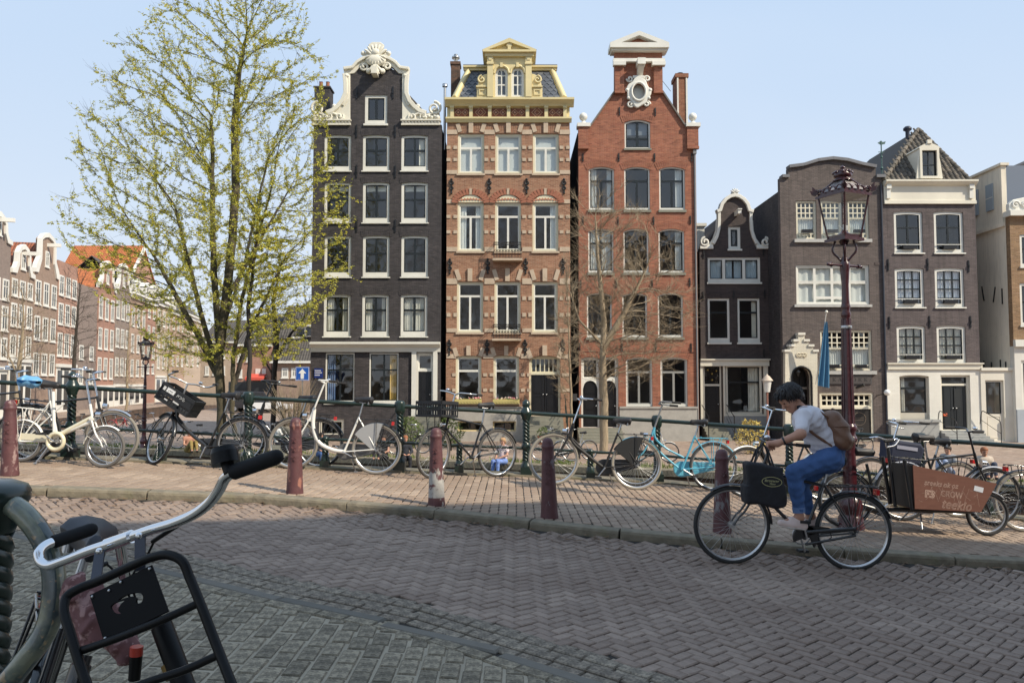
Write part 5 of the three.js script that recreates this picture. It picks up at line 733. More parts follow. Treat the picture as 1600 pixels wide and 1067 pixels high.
// ---------------------------------------------------------------- white annex door and the ochre house at the right edge
{
 const D=36.4,g=thing('white_side_annex','narrow white annex with a single door beside the tiled roof house','annex',[P(1556,597,D).x,QY,-D]);
 const Z=(px,py,z)=>{const p=P(px,py,-g.position.z - z).sub(g.position);return[p.x,p.y];},L=facadeAt(g.position,0),RZ=(a,b,c,d,z)=>{const[x0,y1]=Z(a,c,z),[x1,y0]=Z(b,d,z);return[x0,x1,y0,y1];},R=(a,b,c,d)=>{const[x0,y1]=L(a,c),[x1,y0]=L(b,d);return[x0,x1,y0,y1];};
 const w=R(1533,1586,579,690),dr=R(1540,1572,594,688),AN=paint([0.78,0.73,0.62],0.6);
 part('wall',[ext([[w[0],0],[w[1],0],[w[1],w[3]],[w[0],w[3]]],0.25,-0.25,0,[openPath(dr)]),bx(w[0],w[1],w[3],w[3]+ 0.14,-1.3,0.08),bx(w[0],w[0]+ 0.2,0,w[3],-1.5,-0.25)],AN,g);
 const d=part('door',[ring4(dr[0],dr[1],dr[2],dr[3],0.1,-0.16,-0.1,1.25),ring4(dr[0]+ 0.12,dr[1]- 0.12,dr[2]+ 0.1,dr[2]+ 1.15,0.05,-0.1,-0.085)],AN,g);
 const q=[dr[0]+ 0.1,dr[1]- 0.1,dr[2]+ 1.25,dr[3]- 0.1];const pn=new THREE.PlaneGeometry(q[1]- q[0],q[3]- q[2]);pn.translate((q[0]+ q[1])/2,(q[2]+ q[3])/2,-0.13);part('pane',pn,GLASS,d);part('pane_frame',[ring4(q[0]- 0.01,q[1]+ 0.01,q[2]- 0.01,q[3]+ 0.01,0.04,-0.14,-0.09)],DARKSASH,d);
 part('inner_wall',[bx(w[0]+ 0.2,w[1],0,w[3],-1.5,-1.4)],INNER,g);
}
{
 const D=36.2,g=thing('ochre_brick_house','ochre brick house with cream side wall cut by the right picture edge','house',[P(1640,597,D).x,QY,-D]);
 const Z=(px,py,z)=>{const p=P(px,py,-g.position.z - z).sub(g.position);return[p.x,p.y];},L=facadeAt(g.position,0),RZ=(a,b,c,d,z)=>{const[x0,y1]=Z(a,c,z),[x1,y0]=Z(b,d,z);return[x0,x1,y0,y1];},R=(a,b,c,d)=>{const[x0,y1]=L(a,c),[x1,y0]=L(b,d);return[x0,x1,y0,y1];},pt=(a,b)=>L(a,b);
 const[lx]=L(1582,450),rx=lx + 5.6,yt=pt(1,338)[1],yg=pt(1,541)[1],sdep=3.4;
 const ochre=brickMat(brickwork([[0.33,0.2,0.1],[0.29,0.17,0.085],[0.36,0.22,0.12]],[0.3,0.22,0.14],{seed:71,vary:0.3}),0.85,0.01),RENDER=mat([0.92,0.83,0.67],0.9,{map:tex(512,(u,v)=>0.74 + 0.26*fbm(u,v,3,5,141)- 0.12*clamp((fbm(u*6,v*0.6,12,3,143)- 0.5)*3,0,1),5),bumpMap:speckBump,bumpScale:0.003});
 const wn=[R(1594,1631,366,416),R(1594,1631,442,508),R(1596,1633,563,640)].flatMap((r)=>[r,[r[0]+ 2,r[1]+ 2,r[2],r[3]]]).map(([a,b,c,d])=>[a,b,c,d]);
 shell(g,[[lx,yg],[rx,yg],[rx,yt],[lx,yt]],wn.slice(0,4).map((r)=>openPath(r)),ochre,{eave:yt - 0.1,sideMat:ochre,floors:[yg,pt(1,430)[1]],depth:sdep + 5,low:0,body:[lx + 0.26,rx]});
 part('ground_floor_wall',[ext([[lx,0],[rx,0],[rx,yg],[lx,yg]],0.32,-0.3,0,wn.slice(4).map((r)=>openPath(r)))],paint([0.76,0.73,0.66],0.6),g);
 part('plinth',[bx(lx - 0.02,rx,0,pt(1,640)[1],0.025,0.12)],paint([0.42,0.46,0.5],0.6),g);
 part('belt_cornice',[bx(lx - 0.04,rx,yg - 0.02,yg + 0.3,0.021,0.2)],WHITE,g);
 wn.forEach((r)=>win(g,r,{fw:0.13,panes:PANES.cross}));
// rendered side wall, a little turned so that it can be seen from the bridge, with vents and anchors
 const side=part('side_wall_render',[bx(lx,lx + 0.25,0,yt - 0.4,-sdep - 5,-0.31)],RENDER,g);
 part('side_coping',[bx(lx - 0.1,lx + 0.3,yt - 0.4,yt - 0.22,-sdep - 5,-0.31)],RENDER,g);
 for(const[z,y,r]of[[-0.7,6.0,0],[-1.3,6.15,0.25],[-2.2,6.3,-0.2],[-3.0,6.0,0.1],[-0.6,2.5,0],[-1.0,2.6,0],[-1.7,2.5,0],[-2.3,2.6,0]])part('wall_anchor',[box(0.04,0.75,0.05,0,0,0,r,0,0)].map((q)=>{q.translate(lx - 0.025,y + 0.9,z);return q;}),IRON,side);
 for(const[p0,p1]of[[0,1]]){const or=pt(1586,320),fr=[lx,rx,yt,yt + 0.25];part('cornice',[bx(fr[0]- 0.1,fr[1],fr[2],fr[3],-0.3,0.25)],WHITE,g);part('carved_top',[ext([[lx,yt + 0.25],[lx + 1.6,yt + 0.25],[lx + 1.6,yt + 1.1],[lx + 0.9,yt + 0.95],[lx + 0.2,yt + 0.8],[lx,yt + 0.6]],0.25,-0.25,0.03),...[0.3,0.75,1.2].map((k)=>sweep(spiral(lx + k,yt + 0.55,0.2,1.3,1,0).map((v)=>v.setZ(0.02)),()=>0.05,7))],WHITE,g);}
// upper storey set back: blue grey with cream side and two small windows
 const ub=[lx + 0.3,rx,yt - 0.3,yt + 2.6];const up=part('upper_storey',[bx(ub[0],ub[1],ub[2],ub[3],-0.75,-0.6)],mat([0.14,0.17,0.22],0.7),g);
 part('upper_side',[bx(ub[0]- 0.24,ub[0],ub[2]- 0.2,ub[3],-sdep - 1.2,-0.6),bx(ub[0]- 0.32,ub[0]+ 0.1,ub[3],ub[3]+ 0.12,-sdep - 1.2,-0.5)],RENDER,up);
 for(const z of[-1.5,-2.7]){part('shutter',[bx(ub[0]- 0.3,ub[0]- 0.252,ub[2]+ 0.9,ub[2]+ 2.2,z - 0.28,z + 0.28)],paint([0.36,0.42,0.46],0.6),up);part('shutter_frame',[bx(ub[0]- 0.31,ub[0]- 0.3,ub[2]+ 1.5,ub[2]+ 1.54,z - 0.27,z + 0.27)],WHITE,up);}
 part('roof',[ext([[lx + 0.9,ub[3]- 0.1],[lx + 3,ub[3]+ 1],[rx,ub[3]+ 1],[rx,ub[3]- 0.1]],5,-6.6)],mat([0.08,0.075,0.075],0.9),g);
 part('rear_roof',[bx(lx + 0.001,lx + 3,yt - 2,yt + 0.6,-8.8,-5.4)],mat([0.35,0.12,0.06],0.9),g);
}
// ---------------------------------------------------------------- the far row on the left bank of the canal
const FARGLASS=phys([0.03,0.035,0.04],0.08),FARWHITE=paint([0.8,0.78,0.72],0.6);
const farBricks=[[0.33,0.19,0.14],[0.27,0.19,0.145],[0.36,0.245,0.18],[0.22,0.17,0.145],[0.31,0.17,0.125],[0.4,0.31,0.235]].map((c)=>c.map((q)=>q*1.3)).map((c,i)=>{const b=mat(c,0.85,{map:speck,bumpMap:stripeBrick.bump,bumpScale:0.01});return b;});
const PANTILE=(c)=>mat(c,0.85,{map:tex(256,(u,v)=>{const a=Math.abs(Math.sin(u*8*PI)),b=(v*6)% 1;return(0.45 + 0.55*a)*(0.7 + 0.3*b)*(0.8 + 0.3*noise(u*16,v*6,16,5));},[2,2]),bumpMap:tex(256,(u,v)=>0.6*Math.abs(Math.sin(u*8*PI))+ 0.4*((v*6)% 1),[2,2],false),bumpScale:0.06});
const ORANGETILE=PANTILE([0.62,0.2,0.07]),REDTILE=PANTILE([0.36,0.12,0.06]),DARKTILE=PANTILE([0.13,0.115,0.1]);
function farWindow(g,r,bars=1,mats=FARWHITE){
 const w=part('window',[ring4(r[0],r[1],r[2],r[3],0.16,0.002,0.06),...Array.from({length:bars},(_,i)=>{const x=r[0]+(r[1]- r[0])*(i + 1)/(bars + 1);return bx(x - 0.045,x + 0.045,r[2]+ 0.16,r[3]- 0.16,0.02,0.05);}),bx(r[0]+ 0.16,r[1]- 0.16,r[2]+(r[3]- r[2])*0.62,r[2]+(r[3]- r[2])*0.62 + 0.06,0.02,0.052)],mats,g);
 part('pane',[bx(r[0]+ 0.1,r[1]- 0.1,r[2]+ 0.1,r[3]- 0.1,0.004,0.012)],FARGLASS,w);
 part('sill',[bx(r[0]- 0.06,r[1]+ 0.06,r[2]- 0.1,r[2],0.002,0.12)],mats,w);
}
const FO=V(-39.7,QY,-60),FT=Math.atan2(70,-15),FL=facadeAt(FO,FT);
function farHouse({name,label,px,eave,rows,cols=3,top,gable,m,roof,ridge,ground,cornice,dormers=[]}){
 const s0=FL(px[0],597)[0],s1=FL(px[1],597)[0],mid=(px[0]+ px[1])/2,n=V(Math.sin(FT),0,Math.cos(FT)),ax=V(Math.cos(FT),0,-Math.sin(FT));
 const O=FO.clone().addScaledVector(ax,(s0 + s1)/2),g=thing(name,label,'house',[O.x,QY,O.z],FT),W=s1 - s0,y=(py)=>FL(mid,py)[1],e=y(eave),h=W/2;
 const outline=[[-h,0],[h,0],[h,e]];
 if(gable){const t=y(top),nw=W*(gable==='neck'?0.28:0.22),sh=gable==='neck'?e +(t - e)*0.85:e +(t - e)*0.75;outline.push([nw*1.5,e],[nw,e +(t - e)*0.3],[nw,sh],[nw*0.6,t - 0.2],[0,t],[-nw*0.6,t - 0.2],[-nw,sh],[-nw,e +(t - e)*0.3],[-nw*1.5,e]);
  const edge=(s)=>[[h,e],[h,e + 0.35],[nw*1.7,e +(t - e)*0.2],[nw + 0.35,e +(t - e)*0.42],[nw + 0.25,sh],[nw*0.7 + 0.1,t - 0.05],[0,t + 0.25],[0,t - 0.15],[nw*0.6,t - 0.35],[nw - 0.05,sh - 0.1],[nw - 0.05,e +(t - e)*0.35],[nw*1.4,e + 0.05]].map(([a,b])=>[a*s,b]);
  part('gable_moulding',[-1,1].map((s)=>ext(edge(s),0.35,-0.2)),FARWHITE,g);
  farWindow(g,[-0.45,0.45,e +(t - e)*0.22,e +(t - e)*0.22 + 1.4],1);
  part('hoist_beam',[bx(-0.12,0.12,e +(t - e)*0.72,e +(t - e)*0.72 + 0.3,0.003,1.1)],FARWHITE,g);
 }
 outline.push([-h,e]);
 part('wall',[ext(outline,0.4,-0.4),bx(-h,-h + 0.3,0,e,-9,-0.4),bx(h - 0.3,h,0,e,-9,-0.4),bx(-h + 0.3,h - 0.3,0,e,-9,-8.7)],m,g);
 if(roof)part('roof',ridge?[ext([[0.1,e],[4.6,e + ridge],[4.6,e + ridge + 0.1],[-0.1,e + 0.1]],W,0),ext([[4.6,e + ridge],[9.2,e],[9.2,e + 0.1],[4.6,e + ridge + 0.1]],W,0)].map((q)=>{q.rotateY(PI/2);q.translate(-h,0,0);return q;}):gableRoof(-h + 0.2,h - 0.2,e,y(top)- 0.8,-9,-0.42),roof,g);
 const cw=W/cols;
 for(const[a,b]of rows)for(let i=0;i<cols;i++){const c=-h + cw*(i + 0.5),q=Math.min(0.62,cw*0.36);farWindow(g,[c - q,c + q,y(b),y(a)]);}
 if(ground){part('shop_front',[bx(-h + 0.1,h - 0.1,0,y(ground),0.002,0.09),bx(-h,h,y(ground),y(ground)+ 0.3,0.002,0.25)],FARWHITE,g);for(let i=0;i<cols;i++){const c=-h + cw*(i + 0.5),q=cw*0.33;part(i===1?'door':'shop_window',[bx(c - q,c + q,i===1?0.2:0.7,y(ground)- 0.3,0.091,0.12)],FARGLASS,g);}}
 if(cornice)part('cornice',[bx(-h,h,e - 0.5,e,0.002,0.25),bx(-h - 0.05,h + 0.05,e,e + 0.25,-0.3,0.5)],FARWHITE,g);
 for(const k of dormers){const d=part('dormer',[ring4(k*h - 0.7,k*h + 0.7,e + 0.3,e + 2,0.16,-0.8,-0.5),ext([[k*h - 0.85,e + 2],[k*h + 0.85,e + 2],[k*h,e + 2.6]],2.3,-2.7),bx(k*h - 0.7,k*h - 0.6,e + 0.3,e + 2,-2.6,-0.8),bx(k*h + 0.6,k*h + 0.7,e + 0.3,e + 2,-2.6,-0.8)],FARWHITE,g);part('pane',[bx(k*h - 0.55,k*h + 0.55,e + 0.45,e + 1.85,-0.7,-0.68)],FARGLASS,d);}
 return g;
}
const FG=(o)=>farHouse({name:'far_canal_house',...o});
FG({label:'brown far house with white spout gable cut by left picture edge',px:[-34,9],eave:372,top:330,gable:'bell',m:farBricks[3],roof:DARKTILE,rows:[[430,464],[474,514],[525,560]],ground:578});
FG({label:'brown far house with white bell gable under a red roof at left',px:[10,46.5],eave:429,top:383,gable:'bell',m:farBricks[1],roof:REDTILE,rows:[[437,464],[475,511],[524,557]],ground:566});
FG({label:'far house with tall white edged neck gable left of the orange roof',px:[47,84.5],eave:429,top:364,gable:'neck',m:farBricks[1],roof:REDTILE,rows:[[440,477],[495,532],[552,586]]});
FG({label:'flat topped far brick house under the long orange tiled roof',px:[85,115.5],eave:410,m:farBricks[0],rows:[[432,463],[475,508],[521,557]],ground:574,cornice:0});
FG({label:'grey walled far house between two brick fronts below the orange roof',px:[116,148],eave:446,m:farBricks[3],rows:[[540,562],[575,600]],cols:2});
FG({label:'red brick far house with narrow top window beside the orange roof',px:[148.5,176],eave:452,top:408,gable:'neck',m:farBricks[4],roof:ORANGETILE,rows:[[465,499],[513,546],[559,592]],ground:606});
FG({label:'narrow brown far house right of the orange roof',px:[176.5,199.5],eave:456,top:412,gable:'neck',m:farBricks[3],roof:DARKTILE,rows:[[470,499],[514,543],[559,587]],ground:604});
FG({label:'far brick house with white cornice behind the small left street lamp',px:[200,225],eave:462,m:farBricks[2],roof:DARKTILE,ridge:4.5,rows:[[482,511],[523,551],[562,588]],cornice:1,dormers:[-0.5,0.45],ground:604});
FG({label:'narrow red far house with dormers right of the small street lamp',px:[225.5,241],eave:470,m:farBricks[4],roof:DARKTILE,ridge:4.5,rows:[[478,497],[509,531],[542,560],[568,584]],cols:2,cornice:1,dormers:[0]});
FG({label:'pale far house with white cornice near the end of the left row',px:[241.5,264],eave:474,m:farBricks[5],roof:DARKTILE,ridge:4.2,rows:[[486,510],[522,545],[556,576]],cornice:1,dormers:[-0.5,0.45],ground:590});
FG({label:'far brown house half hidden by the leafy tree crown',px:[264.5,286],eave:488,m:farBricks[2],roof:DARKTILE,ridge:4.2,rows:[[498,516],[528,546],[556,572]],cornice:1,dormers:[0]});
FG({label:'farthest house of the left row behind the leafy tree',px:[286.5,318],eave:497,m:farBricks[5],roof:DARKTILE,ridge:4.2,rows:[[507,522],[532,548],[558,572]],cols:4,cornice:1});
{
 const D=112,c=P(136,597,D),g=thing('orange_roof_house','long house with bright orange tiled roof rising above the left row','house',[c.x,QY,-D]),L=facadeAt(g.position,0),a=L(79,597)[0],b=L(191,597)[0],e=L(136,447)[1],r=L(136,389)[1]*1.05;
 part('wall',[ext([[0,0],[10,0],[10,e],[5,r],[0,e]],b - a,0)].map((q)=>{q.rotateY(PI/2);q.translate(a,0,0);return q;}),farBricks[0],g);
 part('roof',[ext([[-0.4,e - 0.3],[5,r],[10.4,e - 0.3],[10.4,e - 0.05],[5,r + 0.28],[-0.4,e - 0.05]],b - a + 0.3,0)].map((q)=>{q.rotateY(PI/2);q.translate(a - 0.1,0,0);return q;}),ORANGETILE,g);
 part('verge_board',[ext([[-0.5,e - 0.5],[5,r - 0.2],[5,r + 0.4],[-0.5,e + 0.15]],0.3,0)].map((q)=>{q.rotateY(PI/2);q.translate(b + 0.2,0,0);return q;}),FARWHITE,g);
 part('gutter',[bx(a,b,e - 0.4,e - 0.1,0.41,0.75)],FARWHITE,g);
}
// houses closing the view behind the trees
function endHouse(label,D,x0,x1,eave,ridge,m,roof,wins,opt={}){
 const p=P((x0 + x1)/2,597,D),g=thing('street_end_house',label,'house',[p.x,QY,-D]),L=facadeAt(g.position,0),a=L(x0,597)[0],b=L(x1,597)[0],e=L(x0,eave)[1],r=L(x0,ridge)[1]*(D + 5)/D;
 part('wall',[bx(a,b,0,e,-10,0)],m,g);
 part('roof',[ext([[-0.4,e - 0.15],[5,r],[10.4,e - 0.15],[10.4,e + 0.05],[5,r + 0.25],[-0.4,e + 0.05]],b - a,0)].map((q)=>{q.rotateY(PI/2);q.translate(a,0,0);return q;}),roof,g);
 part('gutter',[bx(a - 0.1,b + 0.1,e - 0.1,e + 0.12,0.001,0.45)],FARWHITE,g);
 for(const[u,v,s,t,z]of wins){const[wx0,wy1]=L(u,s),[wx1,wy0]=L(v,t);if(z){const d=part('dormer',[bx(wx0 - 0.15,wx1 + 0.15,wy0 - 0.1,wy1,-4,-1.2),bx(wx0 - 0.3,wx1 + 0.3,wy1,wy1 + 0.2,-4,-1)],FARWHITE,g);part('pane',[bx(wx0,wx1,wy0,wy1 - 0.1,-1.2,-1.15)],FARGLASS,d);}else farWindow(g,[wx0,wx1,wy0,wy1]);}
 if(opt.awning){const[ax,ay]=L(opt.awning[0],opt.awning[2]),[bx1,by]=L(opt.awning[1],opt.awning[3]);part('awning',[ext([[0,ay],[1.2,by],[1.2,by - 0.25],[1.15,by - 0.25],[0,ay - 0.1]],bx1 - ax,0)].map((q)=>{q.rotateY(-PI/2);q.translate(bx1,0,0.01);return q;}),mat([0.6,0.09,0.06],0.8),g);part('shop_front',[bx(ax - 2,bx1 + 1,0,by - 0.4,0.002,0.06)],FARGLASS,g);}
 return g;
}
endHouse('brown house with large dark roof left of the charcoal house',75,424,520,566,484,farBricks[1],DARKTILE,[[440,450,575,590],[455,464,575,590],[442,450,548,560,1],[473,483,508,523,1],[455,461,528,533,1]]);
endHouse('brick house with red awning seen between the tree trunks',76,368,423,540,500,farBricks[0],DARKTILE,[[371,377,552,565],[371,378,577,590],[385,391,553,565],[399,406,576,587],[409,415,576,587]],{awning:[389,416,584,590]});
endHouse('pale tan house at the street end behind the leafy trunks',95,312,367,535,505,farBricks[5],DARKTILE,[[320,326,548,560],[332,338,548,560],[345,351,548,560],[320,326,572,586],[332,338,572,586],[345,351,572,586]]);
// the tall house behind the camera, whose shade lies over the near street
{
 const g=thing('corner_house','tall brick corner house behind the viewpoint that shades the near street','house',[22,roadY(16),4]);
const H=15,pts=[[-12,0.6],[-10.8,2.1],[-8.8,2.95],[-6.4,4.2],[-4.5,4.33],[-2.8,3.3],[-1.4,3.1],[14,2.2],[14,-8],[-12,-8]];
 const q=ext(pts,H + 0.8,0);q.rotateX(-PI/2);part('wall',[q],GREYWALL,g);
 part('cornice',[(()=>{const e=ext(pts.map(([x,z])=>[x*1.02,z*1.02]),0.5,0);e.rotateX(-PI/2);e.translate(0,H + 0.8,0);return e;})()],WHITE,g);
}
// ---------------------------------------------------------------- trees, grown towards points spread through the crown
function grow(rows,d,trunk,{n=1200,step=0.32,kill=0.6,reach=2.6,up=0.12,flat=0.85,tip=0.006,rBase=0.12,straight=0.35,seed=1,shellBias=0.6}){
 seedState=seed*7919;
 const s=d/FPX,cx0=(rows[0][1]+ rows[0][2])/2,att=[];
 const span=rows.map((r,i)=>(i?(rows[i][0]- rows[i - 1][0])*(rows[i][2]- rows[i][1]+ rows[i - 1][2]- rows[i - 1][1])**1.5:0)),tot=span.reduce((a,b)=>a + b,0);
 while(att.length<n){
  let q=rnd()*tot,k=1;while(k<rows.length - 1&&q>span[k])q -=span[k++];
  const t=rnd(),y=rows[k - 1][0]+(rows[k][0]- rows[k - 1][0])*t,xl=rows[k - 1][1]+(rows[k][1]- rows[k - 1][1])*t,xr=rows[k - 1][2]+(rows[k][2]- rows[k - 1][2])*t;
  const rho=Math.pow(rnd(),shellBias),a=rnd()*2*PI,hw=(xr - xl)/2,px=(xl + xr)/2 + hw*rho*Math.cos(a),dz=hw*s*flat*rho*Math.sin(a);
  const p=P(px,y,d + 0.001);p.z +=dz;att.push({p,near:null,dist:1e9});
 }
 const nodes=[];const add=(p,parent)=>{const o={p,parent,kids:[],i:nodes.length};nodes.push(o);if(parent)parent.kids.push(o);for(const a of att){const q=a.p.distanceTo(p);if(q<a.dist){a.dist=q;a.near=o;}}return o;};
 for(const stem of trunk){let last=null;for(const p of stem){if(!last){last=stem.from?nodes[stem.from]:add(p,null);continue;}const m=Math.max(1,Math.round(p.distanceTo(last.p)/step)),a=last.p.clone();for(let k=1;k<=m;k++){const q=a.clone().lerp(p,k/m);if(k<m)q.add(V(rr(-1,1),0,rr(-1,1)).multiplyScalar(0.02));last=add(q,last);}}}
 let live=att;
 for(let it=0;it<110&&live.length;it++){
  const pull=new Map();
  for(const a of live){if(a.dist>reach&&it>12)continue;const v=a.p.clone().sub(a.near.p).normalize();const e=pull.get(a.near);if(e)e.add(v);else pull.set(a.near,v);}
  if(!pull.size)break;let grew=0;
  for(const[o,v]of pull){const prev=o.parent?o.p.clone().sub(o.parent.p).normalize():V(0,1,0);v.normalize().addScaledVector(prev,straight).add(V(rr(-0.12,0.12),up + rr(-0.1,0.1),rr(-0.12,0.12))).normalize();const np=o.p.clone().addScaledVector(v,step);if(o.kids.some((k)=>k.p.distanceTo(np)<step*0.35))continue;add(np,o);grew++;}
  live=live.filter((a)=>a.dist>kill);if(!grew)break;if(nodes.length>9000)break;
 }
 const thicken=(pw)=>{for(let i=nodes.length - 1;i>=0;i--){const o=nodes[i];o.r=o.kids.length?Math.pow(o.kids.reduce((t,k)=>t + Math.pow(k.r,pw),0),1/pw)*1.003:tip;}return nodes[0].r;};
 let lo=1.4,hi=4.5;for(let k=0;k<24;k++){const m=(lo + hi)/2;if(thicken(m)>rBase)lo=m;else hi=m;}thicken(hi);
 nodes.rBase=nodes[0].r;
 return nodes;
}
function limbs(nodes,base,trunkLen,sides=[9,5,3]){
 const out=[[],[]];
 const walk=(o,startParent)=>{
  const pts=startParent?[startParent.p]:[],rad=startParent?[Math.min(startParent.r,o.r*1.25)]:[];let c=o;const later=[];
  while(c){pts.push(c.p);rad.push(c.r);const k=c.kids.slice().sort((a,b)=>b.r - a.r);for(let j=1;j<k.length;j++)later.push([k[j],c]);c=k[0];}
  if(pts.length>1){const R=Math.max(...rad);out[R>nodes.rBase*trunkLen?0:1].push(sweep(pts.map((p)=>p.clone().sub(base)),(i)=>rad[i],R>0.08?sides[0]:R>0.02?sides[1]:sides[2],false));}
  for(const[k,q]of later)walk(k,q);
 };
 for(const o of nodes)if(!o.parent)walk(o,null);
 return out;
}
function twigs(nodes,base,count,len,r){
 const ends=nodes.filter((o)=>o.r<0.02),g=[];
 for(let i=0;i<count;i++){const o=ends[Math.floor(rnd()*ends.length)];if(!o.parent)continue;const d=o.p.clone().sub(o.parent.p).normalize().add(V(rr(-0.55,0.55),rr(-0.1,0.8),rr(-0.55,0.55))).normalize(),p=o.p.clone().sub(base),l=rr(0.5,1)*len,pts=[p,p.clone().addScaledVector(d,l*0.5),p.clone().addScaledVector(d.clone().add(V(rr(-0.25,0.25),rr(-0.1,0.35),rr(-0.25,0.25))).normalize(),l)];g.push(sweep(pts,(k)=>[r,r*0.75,r*0.3][k],3,false));o.tw=pts;}
 return g;
}
const barkTex=tex(512,(u,v)=>{const f=fbm(u*3,v*0.6,12,5,201),g=fbm(u,v,10,4,205);return 0.45 + 0.45*f + 0.25*g;},[0.5,1.4]),barkBump=tex(512,(u,v)=>fbm(u*4,v*0.7,16,4,211),[0.5,1.2],false);
const BARKDARK=mat([0.085,0.07,0.055],0.95,{map:barkTex,bumpMap:barkBump,bumpScale:0.02}),BARKPALE=mat([0.42,0.33,0.22],0.95,{map:barkTex,bumpMap:barkBump,bumpScale:0.02}),BARKGREEN=mat([0.12,0.1,0.06],0.95,{map:barkTex,bumpMap:barkBump,bumpScale:0.02}),BARKBLACK=mat([0.05,0.042,0.036],0.95,{map:barkTex,bumpMap:barkBump,bumpScale:0.02});
const leafGeo=(()=>{const pos=[];seedState=77;for(let k=0;k<6;k++){const l=rr(0.06,0.1),w=l*0.24,a=V(rr(-1,1),rr(-0.9,0.5),rr(-1,1)).normalize(),b=V(rr(-1,1),rr(-1,1),rr(-1,1)).cross(a).normalize(),o=V(rr(-0.03,0.03),rr(-0.05,0.02),rr(-0.03,0.03)),q=[o,o.clone().addScaledVector(a,l*0.5).addScaledVector(b,w),o.clone().addScaledVector(a,l),o.clone().addScaledVector(a,l*0.5).addScaledVector(b,-w)];for(const i of[0,1,2,0,2,3])pos.push(q[i].x,q[i].y,q[i].z);}const g=new THREE.BufferGeometry();g.setAttribute('position',new THREE.Float32BufferAttribute(pos,3));g.computeVertexNormals();return g;})();
const LEAF=phys([0.56,0.54,0.1],0.9,{transmission:0.35,thickness:0});
function leaves(g,nodes,base,n,scale=1,sel=(o)=>o.r<0.022){
 const ends=nodes.filter(sel),im=new THREE.InstancedMesh(leafGeo,LEAF,n),o=new THREE.Object3D(),c=new THREE.Color();
 for(let i=0;i<n;i++){
  const e=ends[Math.floor(rnd()*ends.length)],f=e.parent?rnd():0;o.position.copy(e.p);if(f)o.position.lerp(e.parent.p,f);o.position.sub(base).add(V(rr(-0.045,0.045),rr(-0.07,0.03),rr(-0.045,0.045)));
  o.rotation.set(rr(-0.6,0.6),rnd()*7,rr(-0.6,0.6));o.scale.setScalar(scale*rr(0.6,1.35));o.updateMatrix();im.setMatrixAt(i,o.matrix);const t=rnd();im.setColorAt(i,c.setRGB(0.72 + 0.5*t,0.8 + 0.3*t,0.5 + 0.6*rnd()*(1 - t)));
 }
 im.name='crown';im.userData.kind='stuff';g.add(shadow(im));
}
const onQuay=(px,d)=>{const p=P(px,597,d);p.y=QY;return p;};
{
 const d=31.5,s=d/FPX,b=onQuay(347,d),g=thing('leafy_tree','big spring tree with thin yellow green leaves left of the charcoal house','tree',[b.x,b.y,b.z]);
 const T=(px,y,dz=0)=>{const p=P(px,y,d);p.z +=dz;return p;};
 const st=[[b.clone(),T(346,640),T(341,560),T(352,470),T(362,380),T(368,290),T(366,200),T(372,120),T(385,50)]];
 const st2=[b.clone().add(V(0.75,0,0.25)),T(366,640,0.3),T(368,560,0.3),T(384,470,0.5),T(404,400,0.7),T(425,330,0.8)];st.push(st2);
 for(const[x0,y0,x1,y1,x2,y2,z]of[[341,580,322,500,286,330,0.8],[342,560,330,470,316,260,-0.9],[345,540,336,430,338,190,0.5],[352,500,376,410,408,240,-0.8],[352,470,390,380,440,270,-1.6],[341,590,310,530,236,400,-0.3],[366,600,392,520,452,400,0.4]])st.push([T(x0,y0),T(x1,y1,z*0.5),T(x2,y2,z)]);
 const rows=[[-60,340,430],[-10,290,465],[60,215,500],[130,170,515],[220,135,520],[310,125,545],[390,110,555],[450,140,540],[510,195,500],[575,260,450]];
 const nodes=grow(rows,d,st,{n:3000,kill:0.5,step:0.3,reach:3.4,up:0.42,tip:0.006,rBase:0.19,straight:0.6,seed:3,shellBias:0.5});
// the separate stems begin on the nearest part of the first
 const[tr,br]=limbs(nodes,b,0.5);part('trunk',tr,BARKGREEN,g);part('branch',br,BARKDARK,g);part('twig',twigs(nodes,b,5200,0.8,0.006),BARKDARK,g);
 leaves(g,nodes,b,15500,0.78,(o)=>o.r<0.03);
 const o2=nodes.filter((o)=>o.tw);const tips=o2.flatMap((o)=>[{p:o.tw[2].clone().add(b),parent:{p:o.tw[1].clone().add(b)},r:0.001},{p:o.tw[1].clone().add(b),parent:{p:o.tw[0].clone().add(b)},r:0.001}]);
 leaves(g,tips,b,22000,0.78);
}
{
 const d=29.8,b=onQuay(388,d),g=thing('dark_trunk_tree','dark straight trunked tree with sparse leaves between leafy tree and charcoal house','tree',[b.x,b.y,b.z]),T=(px,y,z=0)=>{const p=P(px,y,d);p.z +=z;return p;};
 const nodes=grow([[290,385,420],[350,375,450],[420,365,470],[480,370,450],[530,375,430]],d,[[b.clone(),T(387,640),T(390,560),T(387,480),T(398,400),T(404,330)]],{n:320,kill:0.5,step:0.28,up:0.25,rBase:0.2,seed:5});
 const[tr,br]=limbs(nodes,b,0.5);part('trunk',tr,BARKBLACK,g);part('branch',br,BARKBLACK,g);part('twig',twigs(nodes,b,400,0.6,0.006),BARKBLACK,g);leaves(g,nodes,b,1300,1.1);
}
